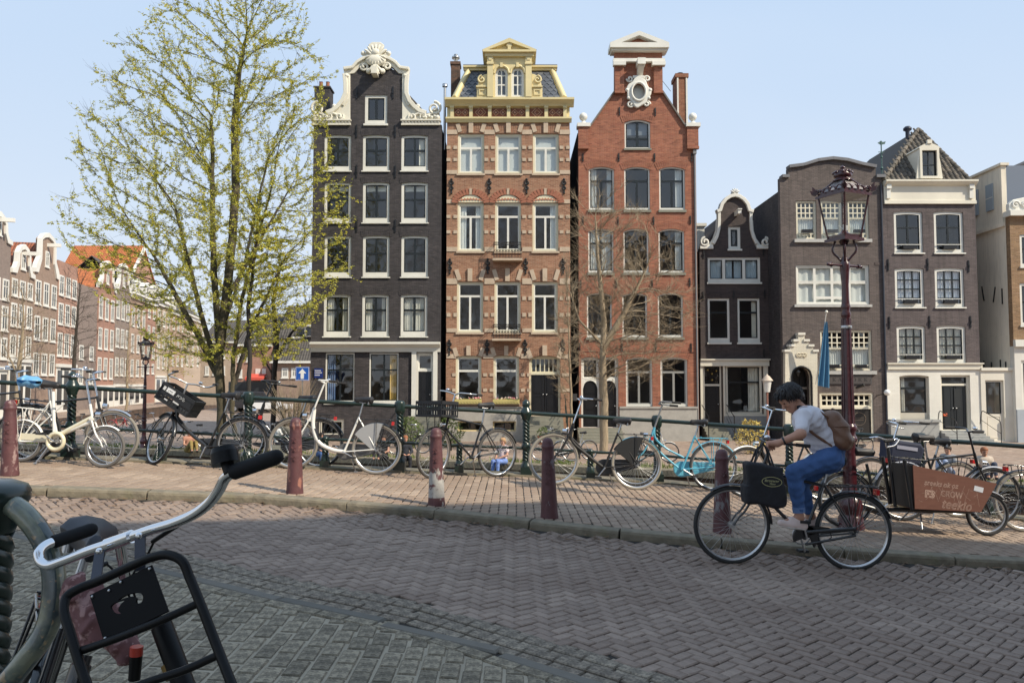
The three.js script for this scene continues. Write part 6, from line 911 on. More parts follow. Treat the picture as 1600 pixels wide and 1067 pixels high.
function bareTree(label,px,d,rows,stem,o){
 const b=o.y===undefined?onQuay(px,d):P(px,597,d).setY(o.y),g=thing('bare_tree',label,'tree',[b.x,b.y,b.z]),T=([x,y,z])=>{const p=P(x,y,d);p.z +=z??0;return p;};
 const nodes=grow(rows,d,stem.map((q)=>[...(q.free?[]:[b.clone()]),...q.pts.map(T)]),{kill:0.42,step:0.26,up:0.15,reach:3,...o});
 const[tr,br]=limbs(nodes,b,0.5);part('trunk',tr,o.bark,g);part('branch',br,o.bark,g);part('twig',twigs(nodes,b,o.twigs??900,o.twl??0.6,o.twr??0.005),o.bark,g);if(o.leaf)leaves(g,nodes,b,o.leaf,1);
 return g;
}
const redTree=bareTree('bare pale barked tree in front of the red brick house',943,30.5,[[290,915,960],[330,890,1010],[390,880,1050],[450,872,1078],[510,868,1085],[570,880,1060],[600,900,1020]],[{pts:[[944,640],[942,560],[944,500],[936,420],[930,340]]},{free:1,pts:[[942,545],[975,490],[1010,420]]},{free:1,pts:[[943,540],[905,500],[885,440]]}],{n:1300,seed:11,rBase:0.17,straight:0.8,up:0.32,bark:BARKPALE,twigs:3400,tip:0.006,twl:0.9,twr:0.006,kill:0.3});
bareTree('thin pale leafless climber in the gap beside the mansard house',893,35.5,[[420,882,898],[500,868,905],[570,858,912],[630,870,905]],[{pts:[[893,650],[891,580],[888,500],[886,440]]}],{n:300,straight:0.6,seed:12,rBase:0.07,bark:BARKPALE,twigs:900,tip:0.007,twl:0.6});
bareTree('dark bare tree farthest right before the brown roofed house',428,40,[[400,405,470],[440,395,490],[500,385,500],[560,400,470]],[{pts:[[427,640],[428,590],[432,540],[426,470],[440,410]]},{free:1,pts:[[428,592],[412,560],[396,515]]},{free:1,pts:[[430,560],[455,520],[480,490]]}],{n:700,straight:0.7,up:0.2,seed:13,rBase:0.17,bark:BARKBLACK,twigs:700,tip:0.007,leaf:500});
bareTree('bare tree nearest the left picture edge',27,54,[[445,15,50],[490,0,75],[530,-5,88],[570,0,80]],[{pts:[[26,590],[33,540],[36,490]]},{free:1,pts:[[26,585],[12,555],[2,530]]}],{n:600,straight:0.7,up:0.25,seed:14,rBase:0.16,bark:BARKPALE,twigs:700,tip:0.009,twl:0.9,twr:0.008,y:QY});
bareTree('bare tree before the grey walled far house',112,64,[[415,100,140],[460,90,152],[520,84,156],[570,95,145]],[{pts:[[113,610],[115,560],[120,500],[124,450]]}],{n:500,straight:0.7,up:0.25,seed:15,rBase:0.16,bark:BARKDARK,twigs:600,tip:0.01,twl:1,twr:0.008,y:QY});
bareTree('slim bare tree left of the small street lamp',197,78,[[470,188,222],[520,172,238],[570,168,240],[605,180,225]],[{pts:[[198,630],[198,570],[202,500]]}],{n:420,straight:0.7,up:0.25,seed:16,rBase:0.12,bark:BARKPALE,twigs:600,tip:0.01,twl:0.9,twr:0.008,y:QY});
bareTree('slim bare tree right of the small street lamp',262,92,[[500,250,290],[540,240,305],[590,245,300]],[{pts:[[262,640],[262,580],[266,530]]}],{n:420,straight:0.7,up:0.25,seed:17,rBase:0.12,bark:BARKPALE,twigs:600,tip:0.009,twl:0.9,twr:0.008,leaf:700,y:QY});
for(const[x,z,k,t]of[[4,9,2.1,1],[-6,12,2.0,3],[-1,24,2.4,5]]){const c=redTree.clone();c.name=numbered('bare_tree');c.userData={label:['bare street tree behind the viewpoint on the right','bare street tree behind the viewpoint on the left','tall bare street tree farther behind the viewpoint'][t>>1],category:'tree'};c.position.set(x,roadY(x),z);c.rotation.y=t;c.scale.setScalar(k);scene.add(c);}
// ---------------------------------------------------------------- railing of the bridge
const RAILH=0.95,GREENGLOSS=phys([0.006,0.019,0.014],0.34,{clearcoat:0.4,clearcoatRoughness:0.2});
const railAt=(px)=>{let x=(px - 800)/FPX*11;for(let k=0;k<12;k++)x=(px - 800)/FPX*-railZ(x);return x;};
{
 const x0=-12,g=thing('bridge_railing','dark green iron railing with twisted posts along the bridge edge','railing',[0,0,0]);
 const line=(h,a,b,n)=>Array.from({length:n + 1},(_,i)=>{const x=a +(b - a)*i/n;return V(x,deckY(x)+ h,railZ(x)- 0.02);});
 const posts=[-180,112,388,625,822,1026,1232,1436,1640,1850].map(railAt);
 for(let i=0;i<posts.length - 1;i++){part('top_rail',[sweep(line(RAILH,posts[i]- 0.01,posts[i + 1]+ 0.01,8),()=>0.03,10)],GREENGLOSS,g);part('lower_rail',[sweep(line(0.42,posts[i]+ 0.03,posts[i + 1]- 0.03,8),()=>0.021,8)],GREENGLOSS,g);}
 const twist=(h0,h1,r,turns)=>[bar([0,h0,0],[0,h1,0],r*0.8,r*0.8,10),...[0,1,2,3].map((k)=>sweep(Array.from({length:30},(_,i)=>{const t=i/29,a=t*turns*2*PI + k*PI/2;return V(Math.cos(a)*r*0.72,h0 +(h1 - h0)*t,Math.sin(a)*r*0.72);}),()=>r*0.42,6))];
 const foot=()=>[box(0.17,0.14,0.17,0,0.07,0),lathe([[0.085,0.14],[0.085,0.17],[0.06,0.2],[0.06,0.24]],12)];
 const tallGeo=merge([lathe([[0.06,0.4],[0.07,0.42],[0.07,0.47],[0.055,0.5]],12),...twist(0.24,0.41,0.05,0.8),...twist(0.5,0.86,0.05,1.6)]),footGeo=merge(foot()),ballGeo=merge([lathe([[0.05,0.84],[0.065,0.86],[0.065,0.88],[0.085,0.92],[0.09,0.95],[0.085,0.98],[0.055,1.03],[0.05,1.05],[0.062,1.07],[0.055,1.12],[0.02,1.15],[0,1.155]],14)]),boxGeo=merge([lathe([[0.055,0.84],[0.075,0.87],[0.08,0.9],[0.08,1.0],[0.06,1.03],[0,1.035]],12)]);
 posts.forEach((x,i)=>{const p=part('post',tallGeo,GREENGLOSS,g);p.position.set(x,deckY(x),railZ(x)- 0.02);part('post_foot',footGeo,GREENGLOSS,p);part('post_cap',i===4||i===1?ballGeo:boxGeo,GREENGLOSS,p);});
 const shortGeo=merge([...twist(0.2,0.4,0.042,1),lathe([[0.03,0.39],[0.05,0.41],[0.05,0.44],[0.03,0.46],[0,0.47]],12),box(0.13,0.12,0.13,0,0.06,0),lathe([[0.065,0.12],[0.065,0.15],[0.045,0.2]],12)]);
 for(const px of[-40,252,509,718,922,1130,1335,1540,1745]){const x=railAt(px);part('short_post',shortGeo,GREENGLOSS,g).position.set(x,deckY(x),railZ(x)- 0.02);}
}
// ---------------------------------------------------------------- bollards along the kerb
{
 const wear=(s,amt,c2)=>tex(256,(u,v)=>{const f=clamp((fbm(u,v,6,5,s)- amt -(s===9?clamp((v - 0.3)*1.6,-0.12,0.3)+(v<0.1?0.3:0):0))*14,0,1),k=0.75 + 0.4*fbm(u,v,20,3,s + 4);return[0,1,2].map((i)=>((1 - f)*[0.105,0.036,0.038][i]+ f*c2[i])*k);},[0.5,0.9]);
 const prof=[[0.096,0],[0.096,0.02],[0.092,0.05],[0.089,0.1],[0.075,0.45],[0.065,0.7],[0.063,0.735],[0.07,0.745],[0.071,0.765],[0.064,0.775],[0.062,0.785],[0.06,0.805],[0.051,0.83],[0.032,0.848],[0,0.854]];
 const crosses=[0,1,2].map((k)=>[-1,1].map((s)=>box(0.014,0.07,0.012,0,0.6 - k*0.1,0.0715 + k*0.0032,0,0,s*0.75)));
 const list=[[20,741,'plum bollard at the far left before the white folding bike',2,0.62,[0.3,0.2,0.18],0.985],[463,769,'bollard with rusty red foot and white flecks beside the white bike',5,0.6,[0.33,0.14,0.1],1],[683,787,'worn bollard with pale scraped patch near its foot',9,0.47,[0.4,0.38,0.35],1],[858,806,'dark purple bollard before the black bike with skirt guard',12,0.66,[0.2,0.17,0.18],0.99],[1125,829,'dark bollard behind the front wheel of the ridden bike',15,0.63,[0.2,0.18,0.18],1]];
 for(const[px,py,label,s,amt,c2,sc]of list){
  let x=(px - 800)/FPX*8.6;for(let k=0;k<14;k++){const d=(EYE - deckY(x))*FPX/(py - 597);x=(px - 800)/FPX*d;}
  const z=-(EYE - deckY(x))*FPX/(py - 597),g=thing('bollard',label,'bollard',[x,deckY(x)- 0.005,z],rr(-0.3,0.3),'bollards along the kerb');g.rotation.z=rr(-0.02,0.03);g.scale.setScalar(sc);
  const m=mat([1,1,1],0.55,{map:wear(s,amt,c2),bumpMap:speckBump,bumpScale:0.004});
  const bg=new THREE.LatheGeometry(prof.map(([r,h])=>new THREE.Vector2(r,h)),24);{const uv=bg.attributes.uv,pp=bg.attributes.position;for(let i=0;i<uv.count;i++)uv.setXY(i,uv.getX(i)*0.5,pp.getY(i));}part('post',bg,m,g);
  for(const c of crosses)part('cross',c.map((q)=>q.clone()),m,g);
 }
}
// ---------------------------------------------------------------- street lamps
const LAMPRED=phys([0.048,0.0065,0.0105],0.32,{clearcoat:0.5,clearcoatRoughness:0.12,map:tex(256,(u,v)=>{const f=clamp((fbm(u,v,12,4,301)- 0.66)*12,0,1);return[0.9 + f*0.1,0.9 - f*0.2,0.9 - f*0.2];},0.6),bumpMap:speckBump,bumpScale:0.006});
const LAMPGLASS=phys([0.95,0.96,0.95],0.03,{transmission:1,thickness:0,ior:1.45}),OPAL=phys([0.85,0.85,0.82],0.4,{transmission:0.35,thickness:0});
function streetLamp(label,pos,turn){
 const g=thing('street_lamp',label,'street lamp',pos,turn,'crown lantern street lamps');
 part('base',[lathe([[0.182,0],[0.182,0.03],[0.168,0.06],[0.1645,0.14],[0.14,0.17],[0.133,0.2],[0.1505,0.24],[0.1645,0.3],[0.1505,0.37],[0.119,0.41],[0.1085,0.44],[0.1106,0.48],[0.091,0.52],[0.0875,0.6]],26)],LAMPRED,g);
 part('pole',[lathe([[0.0925,0.6],[0.0851,0.95],[0.0814,1.15],[0.1036,1.17],[0.111,1.2],[0.1036,1.23],[0.0873,1.25],[0.0873,1.3],[0.1073,1.32],[0.111,1.36],[0.0962,1.39],[0.074,1.41],[0.0681,1.6],[0.0629,2.2],[0.0555,2.8],[0.0533,2.85],[0.0636,2.87],[0.0651,2.91],[0.0548,2.93],[0.0548,2.98],[0.0651,3.0],[0.0548,3.03],[0.0488,3.1],[0.0459,3.3],[0.0666,3.555],[0.0666,3.6],[0.0444,3.63],[0.037,3.69]],20),...[0,1,2,3,4,5,6,7].map((k)=>bar([Math.cos(k*PI/4)*0.074,1.4,Math.sin(k*PI/4)*0.074],[Math.cos(k*PI/4)*0.053,2.84,Math.sin(k*PI/4)*0.053],0.012,0.01,6))],LAMPRED,g);
 part('crossbar',[bar([-0.27,3.57,0],[0.27,3.57,0],0.017),...[-1,1].flatMap((s)=>[at(new THREE.CylinderGeometry(0.034,0.02,0.05,8),s*0.27,3.57,0,0,0,s*PI/2),sph(0.024,s*0.305,3.57,0)])],LAMPRED,g);
 part('pole_clip',[lathe([[0.066,2.7],[0.074,2.7],[0.074,2.74],[0.066,2.74]],18)],STEEL,g);
 for(let k=0;k<4;k++){const a=k*PI/2 + PI/4,c=Math.cos(a),s=Math.sin(a);part('bracket',[tube([[0.035,3.62],[0.08,3.68],[0.14,3.75],[0.15,3.81],[0.125,3.88],[0.11,3.92]].map(([r,h])=>[c*r,h,s*r]),0.015,24,6)],LAMPRED,g);}
 const b=0.145,t=0.225,yb=3.94,yt=4.52,corner=(k,r)=>[r*(k===0||k===3?1:-1),r*(k<2?1:-1)];
 part('lantern_floor',[box(2*b + 0.07,0.04,2*b + 0.07,0,yb - 0.02,0),box(2*b,0.05,2*b,0,yb + 0.02,0),lathe([[0.12,0.04],[0.05,0.09],[0.03,0.12]],12,0,yb,0),lathe([[0.05,3.86],[0.08,3.92]],10)],LAMPRED,g);
 for(let k=0;k<4;k++){
  const[x0,z0]=corner(k,b),[x1,z1]=corner(k,t),[u0,w0]=corner((k + 1)% 4,b),[u1,w1]=corner((k + 1)% 4,t);
  part('lantern_bar',[bar([x0,yb,z0],[x1,yt,z1],0.017,0.017,4)],LAMPRED,g);
  const q=new THREE.BufferGeometry(),S=0.985;q.setAttribute('position',new THREE.Float32BufferAttribute([[x0,yb,z0],[u0,yb,w0],[u1,yt,w1],[x0,yb,z0],[u1,yt,w1],[x1,yt,z1]].flatMap(([x,y,z])=>[x*S,y,z*S]),3));q.computeVertexNormals();part('lantern_pane',[q],LAMPGLASS,g);
 }
 part('burner',[bar([0,yb + 0.08,0],[0,yb + 0.2,0],0.014),...[0,1,2].map((k)=>bar([0,yb + 0.13,0],[Math.cos(k*2.1)*0.07,yb + 0.19,Math.sin(k*2.1)*0.07],0.006)),at(new THREE.CylinderGeometry(0.02,0.02,0.07,10),0.02,yb + 0.15,0.02)],OPAL,g);
 const ro=0.255;part('roof_rim',[box(2*ro,0.035,2*ro,0,yt + 0.015,0),box(2*ro - 0.05,0.04,2*ro - 0.05,0,yt + 0.052,0)],LAMPRED,g);
 const pyr=new THREE.CylinderGeometry(0.11,(ro - 0.04)*Math.SQRT2,0.16,4,1,true);pyr.rotateY(PI/4);pyr.translate(0,yt + 0.15,0);part('lantern_roof',[pyr],mat([0.32,0.29,0.28],0.35),g);
 const cr=[];for(let k=0;k<4;k++)for(let i=0;i<5;i++){const a=k*PI/2,s=(i - 2)/2*(ro - 0.03),x=Math.cos(a)*ro - Math.sin(a)*s,z=Math.sin(a)*ro + Math.cos(a)*s,h=i % 2?0.03:0.06;cr.push(sph(0.017,x,yt + 0.05 + h,z,1,1.3,1,8),bar([x,yt + 0.06,z],[x,yt + 0.07 + h,z],0.012));if(i<4){const s2=(i - 1.5)/2*(ro - 0.03),x2=Math.cos(a)*ro - Math.sin(a)*s2,z2=Math.sin(a)*ro + Math.cos(a)*s2;cr.push(at(new THREE.TorusGeometry(0.045,0.009,5,10,PI),0,0,0,0,PI/2 - a,0).translate(x2,yt + 0.07,z2));}}
 for(let k=0;k<4;k++){const[x,z]=corner(k,ro + 0.01);cr.push(ext([[0,0],[0.05,0.02],[0.075,0.09],[0.04,0.075],[0.045,0.14],[0,0.1],[-0.015,0.04]],0.02,-0.01).rotateY(-Math.atan2(z,x)).translate(x*0.95,yt + 0.04,z*0.95));}
 part('roof_crest',cr,LAMPRED,g);
 for(let k=0;k<4;k++){const a=k*PI/2 + PI/4;part('roof_rib',[tube([[0.36,yt + 0.07],[0.22,yt + 0.15],[0.12,yt + 0.23]].map(([r,h])=>[Math.cos(a)*r,h,Math.sin(a)*r]),0.012,12,6)],LAMPRED,g);}
 part('crown',[lathe([[0.13,4.74],[0.14,4.755],[0.11,4.77],[0.1,4.78],[0.1,4.79],[0.12,4.805],[0.125,4.84],[0.105,4.86],[0.112,4.87],[0.112,4.885],[0.06,4.9],[0.03,4.905],[0.022,4.915],[0.036,4.93],[0.034,4.945],[0.014,4.96],[0,4.97]],20),...[0,1,2,3,4,5,6,7].map((k)=>sph(0.024,Math.cos(k*PI/4)*0.115,4.86,Math.sin(k*PI/4)*0.115,1,1,1,8))],LAMPRED,g);
 return g;
}
{
 let x=4;for(let k=0;k<14;k++){const d=(EYE - deckY(x))*FPX/(822 - 597);x=(1324 - 800)/FPX*d;}const d=(EYE - deckY(x))*FPX/(822 - 597);
 const l=streetLamp('large dark red crown lantern lamp post beside the cyclist',[x,deckY(x),-d],0.42);const H=d/FPX*(822 - 254);l.scale.setScalar(H/4.97);
 const p=P(226,597,33),l2=streetLamp('small distant crown lantern lamp post before the far left row',[p.x,QY - 0.0,-33],0.3);l2.scale.setScalar((P(226,524,33).y - QY)/4.97);
}
{
 const d=34.5,p=P(1199,597,d),top=P(1199,585,d).y - QY,g=thing('lantern_post','small pale lantern on a thin brown post before the grey parapet house','lantern',[p.x,QY,-d]);
 part('post',[lathe([[0.09,0],[0.09,0.3],[0.055,0.4],[0.04,top - 0.9],[0.06,top - 0.85],[0.02,top - 0.78]],12)],mat([0.25,0.11,0.08],0.6),g);
 part('lantern',[lathe([[0.12,top - 0.78],[0.2,top - 0.28]],6),lathe([[0.05,top - 0.8],[0.13,top - 0.78]],6)],OPAL,g);part('lantern_roof',[lathe([[0.27,top - 0.28],[0.12,top - 0.08],[0.05,top - 0.04],[0.03,top],[0,top + 0.04]],6)],mat([0.55,0.45,0.36],0.6),g);
}
// ---------------------------------------------------------------- things on the far quay
{
 const d=33.5,p=P(472,584,d),h=p.y - QY,g=thing('one_way_sign','square blue sign with a white arrow left of the charcoal house','traffic sign',[p.x,QY,-d]);
 part('post',[bar([0,0,-0.05],[0,h + 0.3,-0.05],0.03)],STEEL,g);const s=0.3;const pl=part('sign_plate',[ext([[-s,h - s],[s,h - s],[s,h + s],[-s,h + s]],0.02,-0.01,0.004)],mat([0.015,0.1,0.45],0.4),g);
 part('arrow',[ext([[-0.07,h - 0.22],[0.07,h - 0.22],[0.07,h + 0.02],[0.17,h + 0.02],[0,h + 0.22],[-0.17,h + 0.02],[-0.07,h + 0.02]],0.006,0.011)],mat([0.8,0.8,0.8],0.4),pl);part('sign_border',[ring4(-s + 0.015,s - 0.015,h - s + 0.015,h + s - 0.015,0.015,0.0105,0.014)],mat([0.8,0.8,0.8],0.4),pl);
 const q=P(497,583,36.9),k=thing('street_name_plate','dark blue street name plate on the corner of the charcoal house','street sign',[q.x,q.y,-36.93]);part('plate',[box(0.42,0.46,0.02,0,0,-0.02)],mat([0.012,0.03,0.16],0.35),k);part('lettering',[...[0.12,0.02,-0.09].flatMap((y,i)=>Array.from({length:[6,7,5][i]},(_,j)=>box(0.032,0.05,0.004,-0.16 + j*0.05,y,-0.008)))],mat([0.75,0.75,0.75],0.4),k);
}
function car(label,color,pos,turn,kind=0){
 const g=thing('parked_car',label,'car',pos,turn),L=kind?4.8:4.1,H=kind?1.95:1.45,m=phys(color,0.3,{clearcoat:0.8,clearcoatRoughness:0.05});
 const side=kind?[[-L/2,0.35],[L/2,0.35],[L/2,0.95],[L/2 - 0.7,1.1],[L/2 - 1.3,H - 0.05],[-L/2 + 0.1,H],[-L/2,1.0]]:[[-L/2,0.35],[L/2,0.35],[L/2,0.75],[L/2 - 1.0,0.9],[L/2 - 1.7,H - 0.05],[-L/2 + 0.9,H],[-L/2 + 0.15,1.0],[-L/2,0.9]];
 part('body',[ext(side,1.7,-0.85,0.06)],m,g);
 for(const s of[-1,1])part('side_window',[ext([[-L/2 + 0.6,0.98],[L/2 - 1.25,0.98],[L/2 - 1.75,H - 0.14],[-L/2 + 0.95,H - 0.12]],0.02,s*0.855 - 0.01)],FARGLASS,g);
 for(const x of[-L/2 + 0.8,L/2 - 0.8])for(const s of[-1,1]){const w=part('wheel',[at(new THREE.CylinderGeometry(0.32,0.32,0.2,20),x,0.32,s*0.78,PI/2)],RUBBER,g);part('rim',[at(new THREE.CylinderGeometry(0.2,0.2,0.02,16),x,0.32,s*0.89,PI/2)],STEEL,w);}
 part('headlight',[box(0.05,0.14,0.3,L/2 - 0.02,0.72,0.6),box(0.05,0.14,0.3,L/2 - 0.02,0.72,-0.6)],mat([0.8,0.8,0.78],0.2),g);part('tail_light',[box(0.05,0.2,0.16,-L/2 + 0.02,0.8,0.72),box(0.05,0.2,0.16,-L/2 + 0.02,0.8,-0.72)],mat([0.4,0.02,0.02],0.3),g);
}
{
 const q=(px,d)=>{const p=P(px,597,d);return[p.x,QY,-d];};
 car('white car parked between the dark trunks at the street end',[0.7,0.7,0.7],q(420,71),0.1);car('black van under the red awning',[0.02,0.02,0.025],q(398,73.5),0.0,1);
}
function planter(label,px,d,kind){
 const p=onQuay(px,d),g=thing('planter',label,'planter',[p.x,p.y,p.z]);
 if(kind==='twigs'){part('bowl',[lathe([[0.2,0],[0.22,0.5],[0.16,0.56],[0.3,0.7],[0.48,1.0],[0.52,1.15],[0.48,1.15],[0.4,1.05],[0,1.02]],20)],stoneMat([0.45,0.38,0.28]),g);const t=[];for(let i=0;i<130;i++){const a=rnd()*7,l=rr(0.9,2.0),s=rr(0.2,0.9);t.push(sweep([V(Math.cos(a)*0.2,1.0,Math.sin(a)*0.2),V(Math.cos(a)*(0.2 + s*0.5),1 + l*0.55,Math.sin(a)*(0.2 + s*0.5)),V(Math.cos(a + 0.2)*(0.25 + s),1 + l,Math.sin(a + 0.2)*(0.25 + s))],(k)=>[0.012,0.009,0.004][k],3,false));}part('twig',t,BARKPALE,g);}
 if(kind==='pot'){part('pot',[lathe([[0.16,0],[0.22,0.3],[0.25,0.3],[0.25,0.38],[0.21,0.38],[0.18,0.32],[0,0.32]],16)],mat([0.42,0.16,0.08],0.8),g);}
 if(kind!=='twigs'){const y0=kind==='pot'?0.35:0,lg=new THREE.BufferGeometry(),pos=[],R=kind==='pot'?0.3:0.65,H=kind==='pot'?0.4:1.3,yellow=kind==='yellow';for(let i=0;i<(kind==='pot'?120:700);i++){const a=rnd()*7,u=Math.sqrt(rnd()),h=rnd(),x=Math.cos(a)*R*u*Math.sin(0.4 + h*2.4),z=Math.sin(a)*R*u*Math.sin(0.4 + h*2.4),y=y0 + h*H,l=rr(0.08,0.16);const d1=V(rr(-1,1),rr(-0.5,1),rr(-1,1)).normalize().multiplyScalar(l),d2=V(rr(-1,1),rr(-1,1),rr(-1,1)).cross(d1).normalize().multiplyScalar(l*0.22);pos.push(x - d2.x,y - d2.y,z - d2.z,x + d2.x,y + d2.y,z + d2.z,x + d1.x,y + d1.y,z + d1.z);}lg.setAttribute('position',new THREE.Float32BufferAttribute(pos,3));lg.computeVertexNormals();part('foliage',[lg],mat(yellow?[0.5,0.38,0.1]:[0.1,0.14,0.035],0.9),g).userData.kind='stuff';if(!kind.startsWith('pot'))part('stem',Array.from({length:7},(_,i)=>bar([0,0,0],[Math.cos(i)*0.3,1,Math.sin(i)*0.3],0.015,0.006)),BARKDARK,g);}
}
planter('stone bowl of tall dry twigs before the one way sign',457,29.5,'twigs');
planter('terracotta pot with a green plant on the steps of the mansard house',848,35.2,'pot');
planter('yellow grassy shrub behind the blue bike',1172,30.5,'yellow');planter('green shrub behind the bike with black basket',703,33.5,'green');planter('green shrub beside the door steps of the charcoal house',640,33.2,'green');
// ---------------------------------------------------------------- bicycles
const glossy=(c,r=0.3)=>phys(c,r,{clearcoat:0.6,clearcoatRoughness:0.1});
const BIKEBLACK=glossy([0.012,0.012,0.013]),BIKEWHITE=glossy([0.78,0.76,0.7]),BIKEBLUE=glossy([0.11,0.42,0.56]),CREAMPAINT=glossy([0.7,0.64,0.46]),REDLENS=mat([0.5,0.02,0.02],0.25),SILVERRIM=mat([0.62,0.62,0.62],0.28,{metalness:0.9}),GREYTYRE=mat([0.22,0.2,0.17],0.85),GRIPMAT=mat([0.025,0.023,0.022],0.8),SKIRT=phys([0.5,0.5,0.5],0.3,{transmission:0.35,thickness:0});
const circleArc=(cx,cy,r,a0,a1,n=18,z=0)=>Array.from({length:n + 1},(_,i)=>{const a=a0 +(a1 - a0)*i/n;return V(cx + Math.cos(a)*r,cy + Math.sin(a)*r,z);});
function fender(cx,cy,r,a0,a1,w=0.052){return grid(22,4,(u,v)=>{const a=a0 +(a1 - a0)*u,k=(v - 0.5)*2,rr2=r - 0.014*k*k;return[cx + Math.cos(a)*rr2,cy + Math.sin(a)*rr2,k*w/2];});}
const wheelCache=new Map();
function wheelGeo(R,spokes=28){
 const key=R + '/' + spokes;if(wheelCache.has(key))return wheelCache.get(key);
 const sp=[];for(let i=0;i<spokes;i++){const a=i/spokes*2*PI,s=i % 2?1:-1,b=a +(i % 4<2?0.5:-0.5);sp.push(bar([Math.cos(b)*0.024,Math.sin(b)*0.024,s*0.028],[Math.cos(a)*(R - 0.045),Math.sin(a)*(R - 0.045),0],0.0016,0.0016,3));}
 const g={tyre:merge([new THREE.TorusGeometry(R - 0.02,0.02,10,48)]),rim:merge([(()=>{const q=new THREE.LatheGeometry([[R - 0.034,-0.012],[R - 0.05,-0.009],[R - 0.05,0.009],[R - 0.034,0.012],[R - 0.034,-0.012]].map(([a,b])=>new THREE.Vector2(a,b)),48);q.rotateX(PI/2);return q;})()]),spokes:merge(sp),hub:merge([at(new THREE.CylinderGeometry(0.02,0.02,0.08,12),0,0,0,PI/2),at(new THREE.CylinderGeometry(0.03,0.03,0.006,12),0,0,0.03,PI/2),at(new THREE.CylinderGeometry(0.03,0.03,0.006,12),0,0,-0.03,PI/2),at(new THREE.CylinderGeometry(0.006,0.006,0.15,8),0,0,0,PI/2)])};
 wheelCache.set(key,g);return g;
}
const saddleGeo=()=>{const g=grid(14,10,(u,v)=>{const a=v*2*PI,x=0.13 - 0.27*u,w=0.022 + 0.065*Math.pow(clamp((u - 0.25)/0.6,0,1),1.4)-(u>0.92?(u - 0.92)*0.5:0),e=u<0.03||u>0.985?0.2:1,h=0.045 + 0.022*u;return[x,Math.sin(a)*h*e*(Math.sin(a)>0?0.7:1)+ 0.012*u*u,Math.cos(a)*w*e];});return g;};
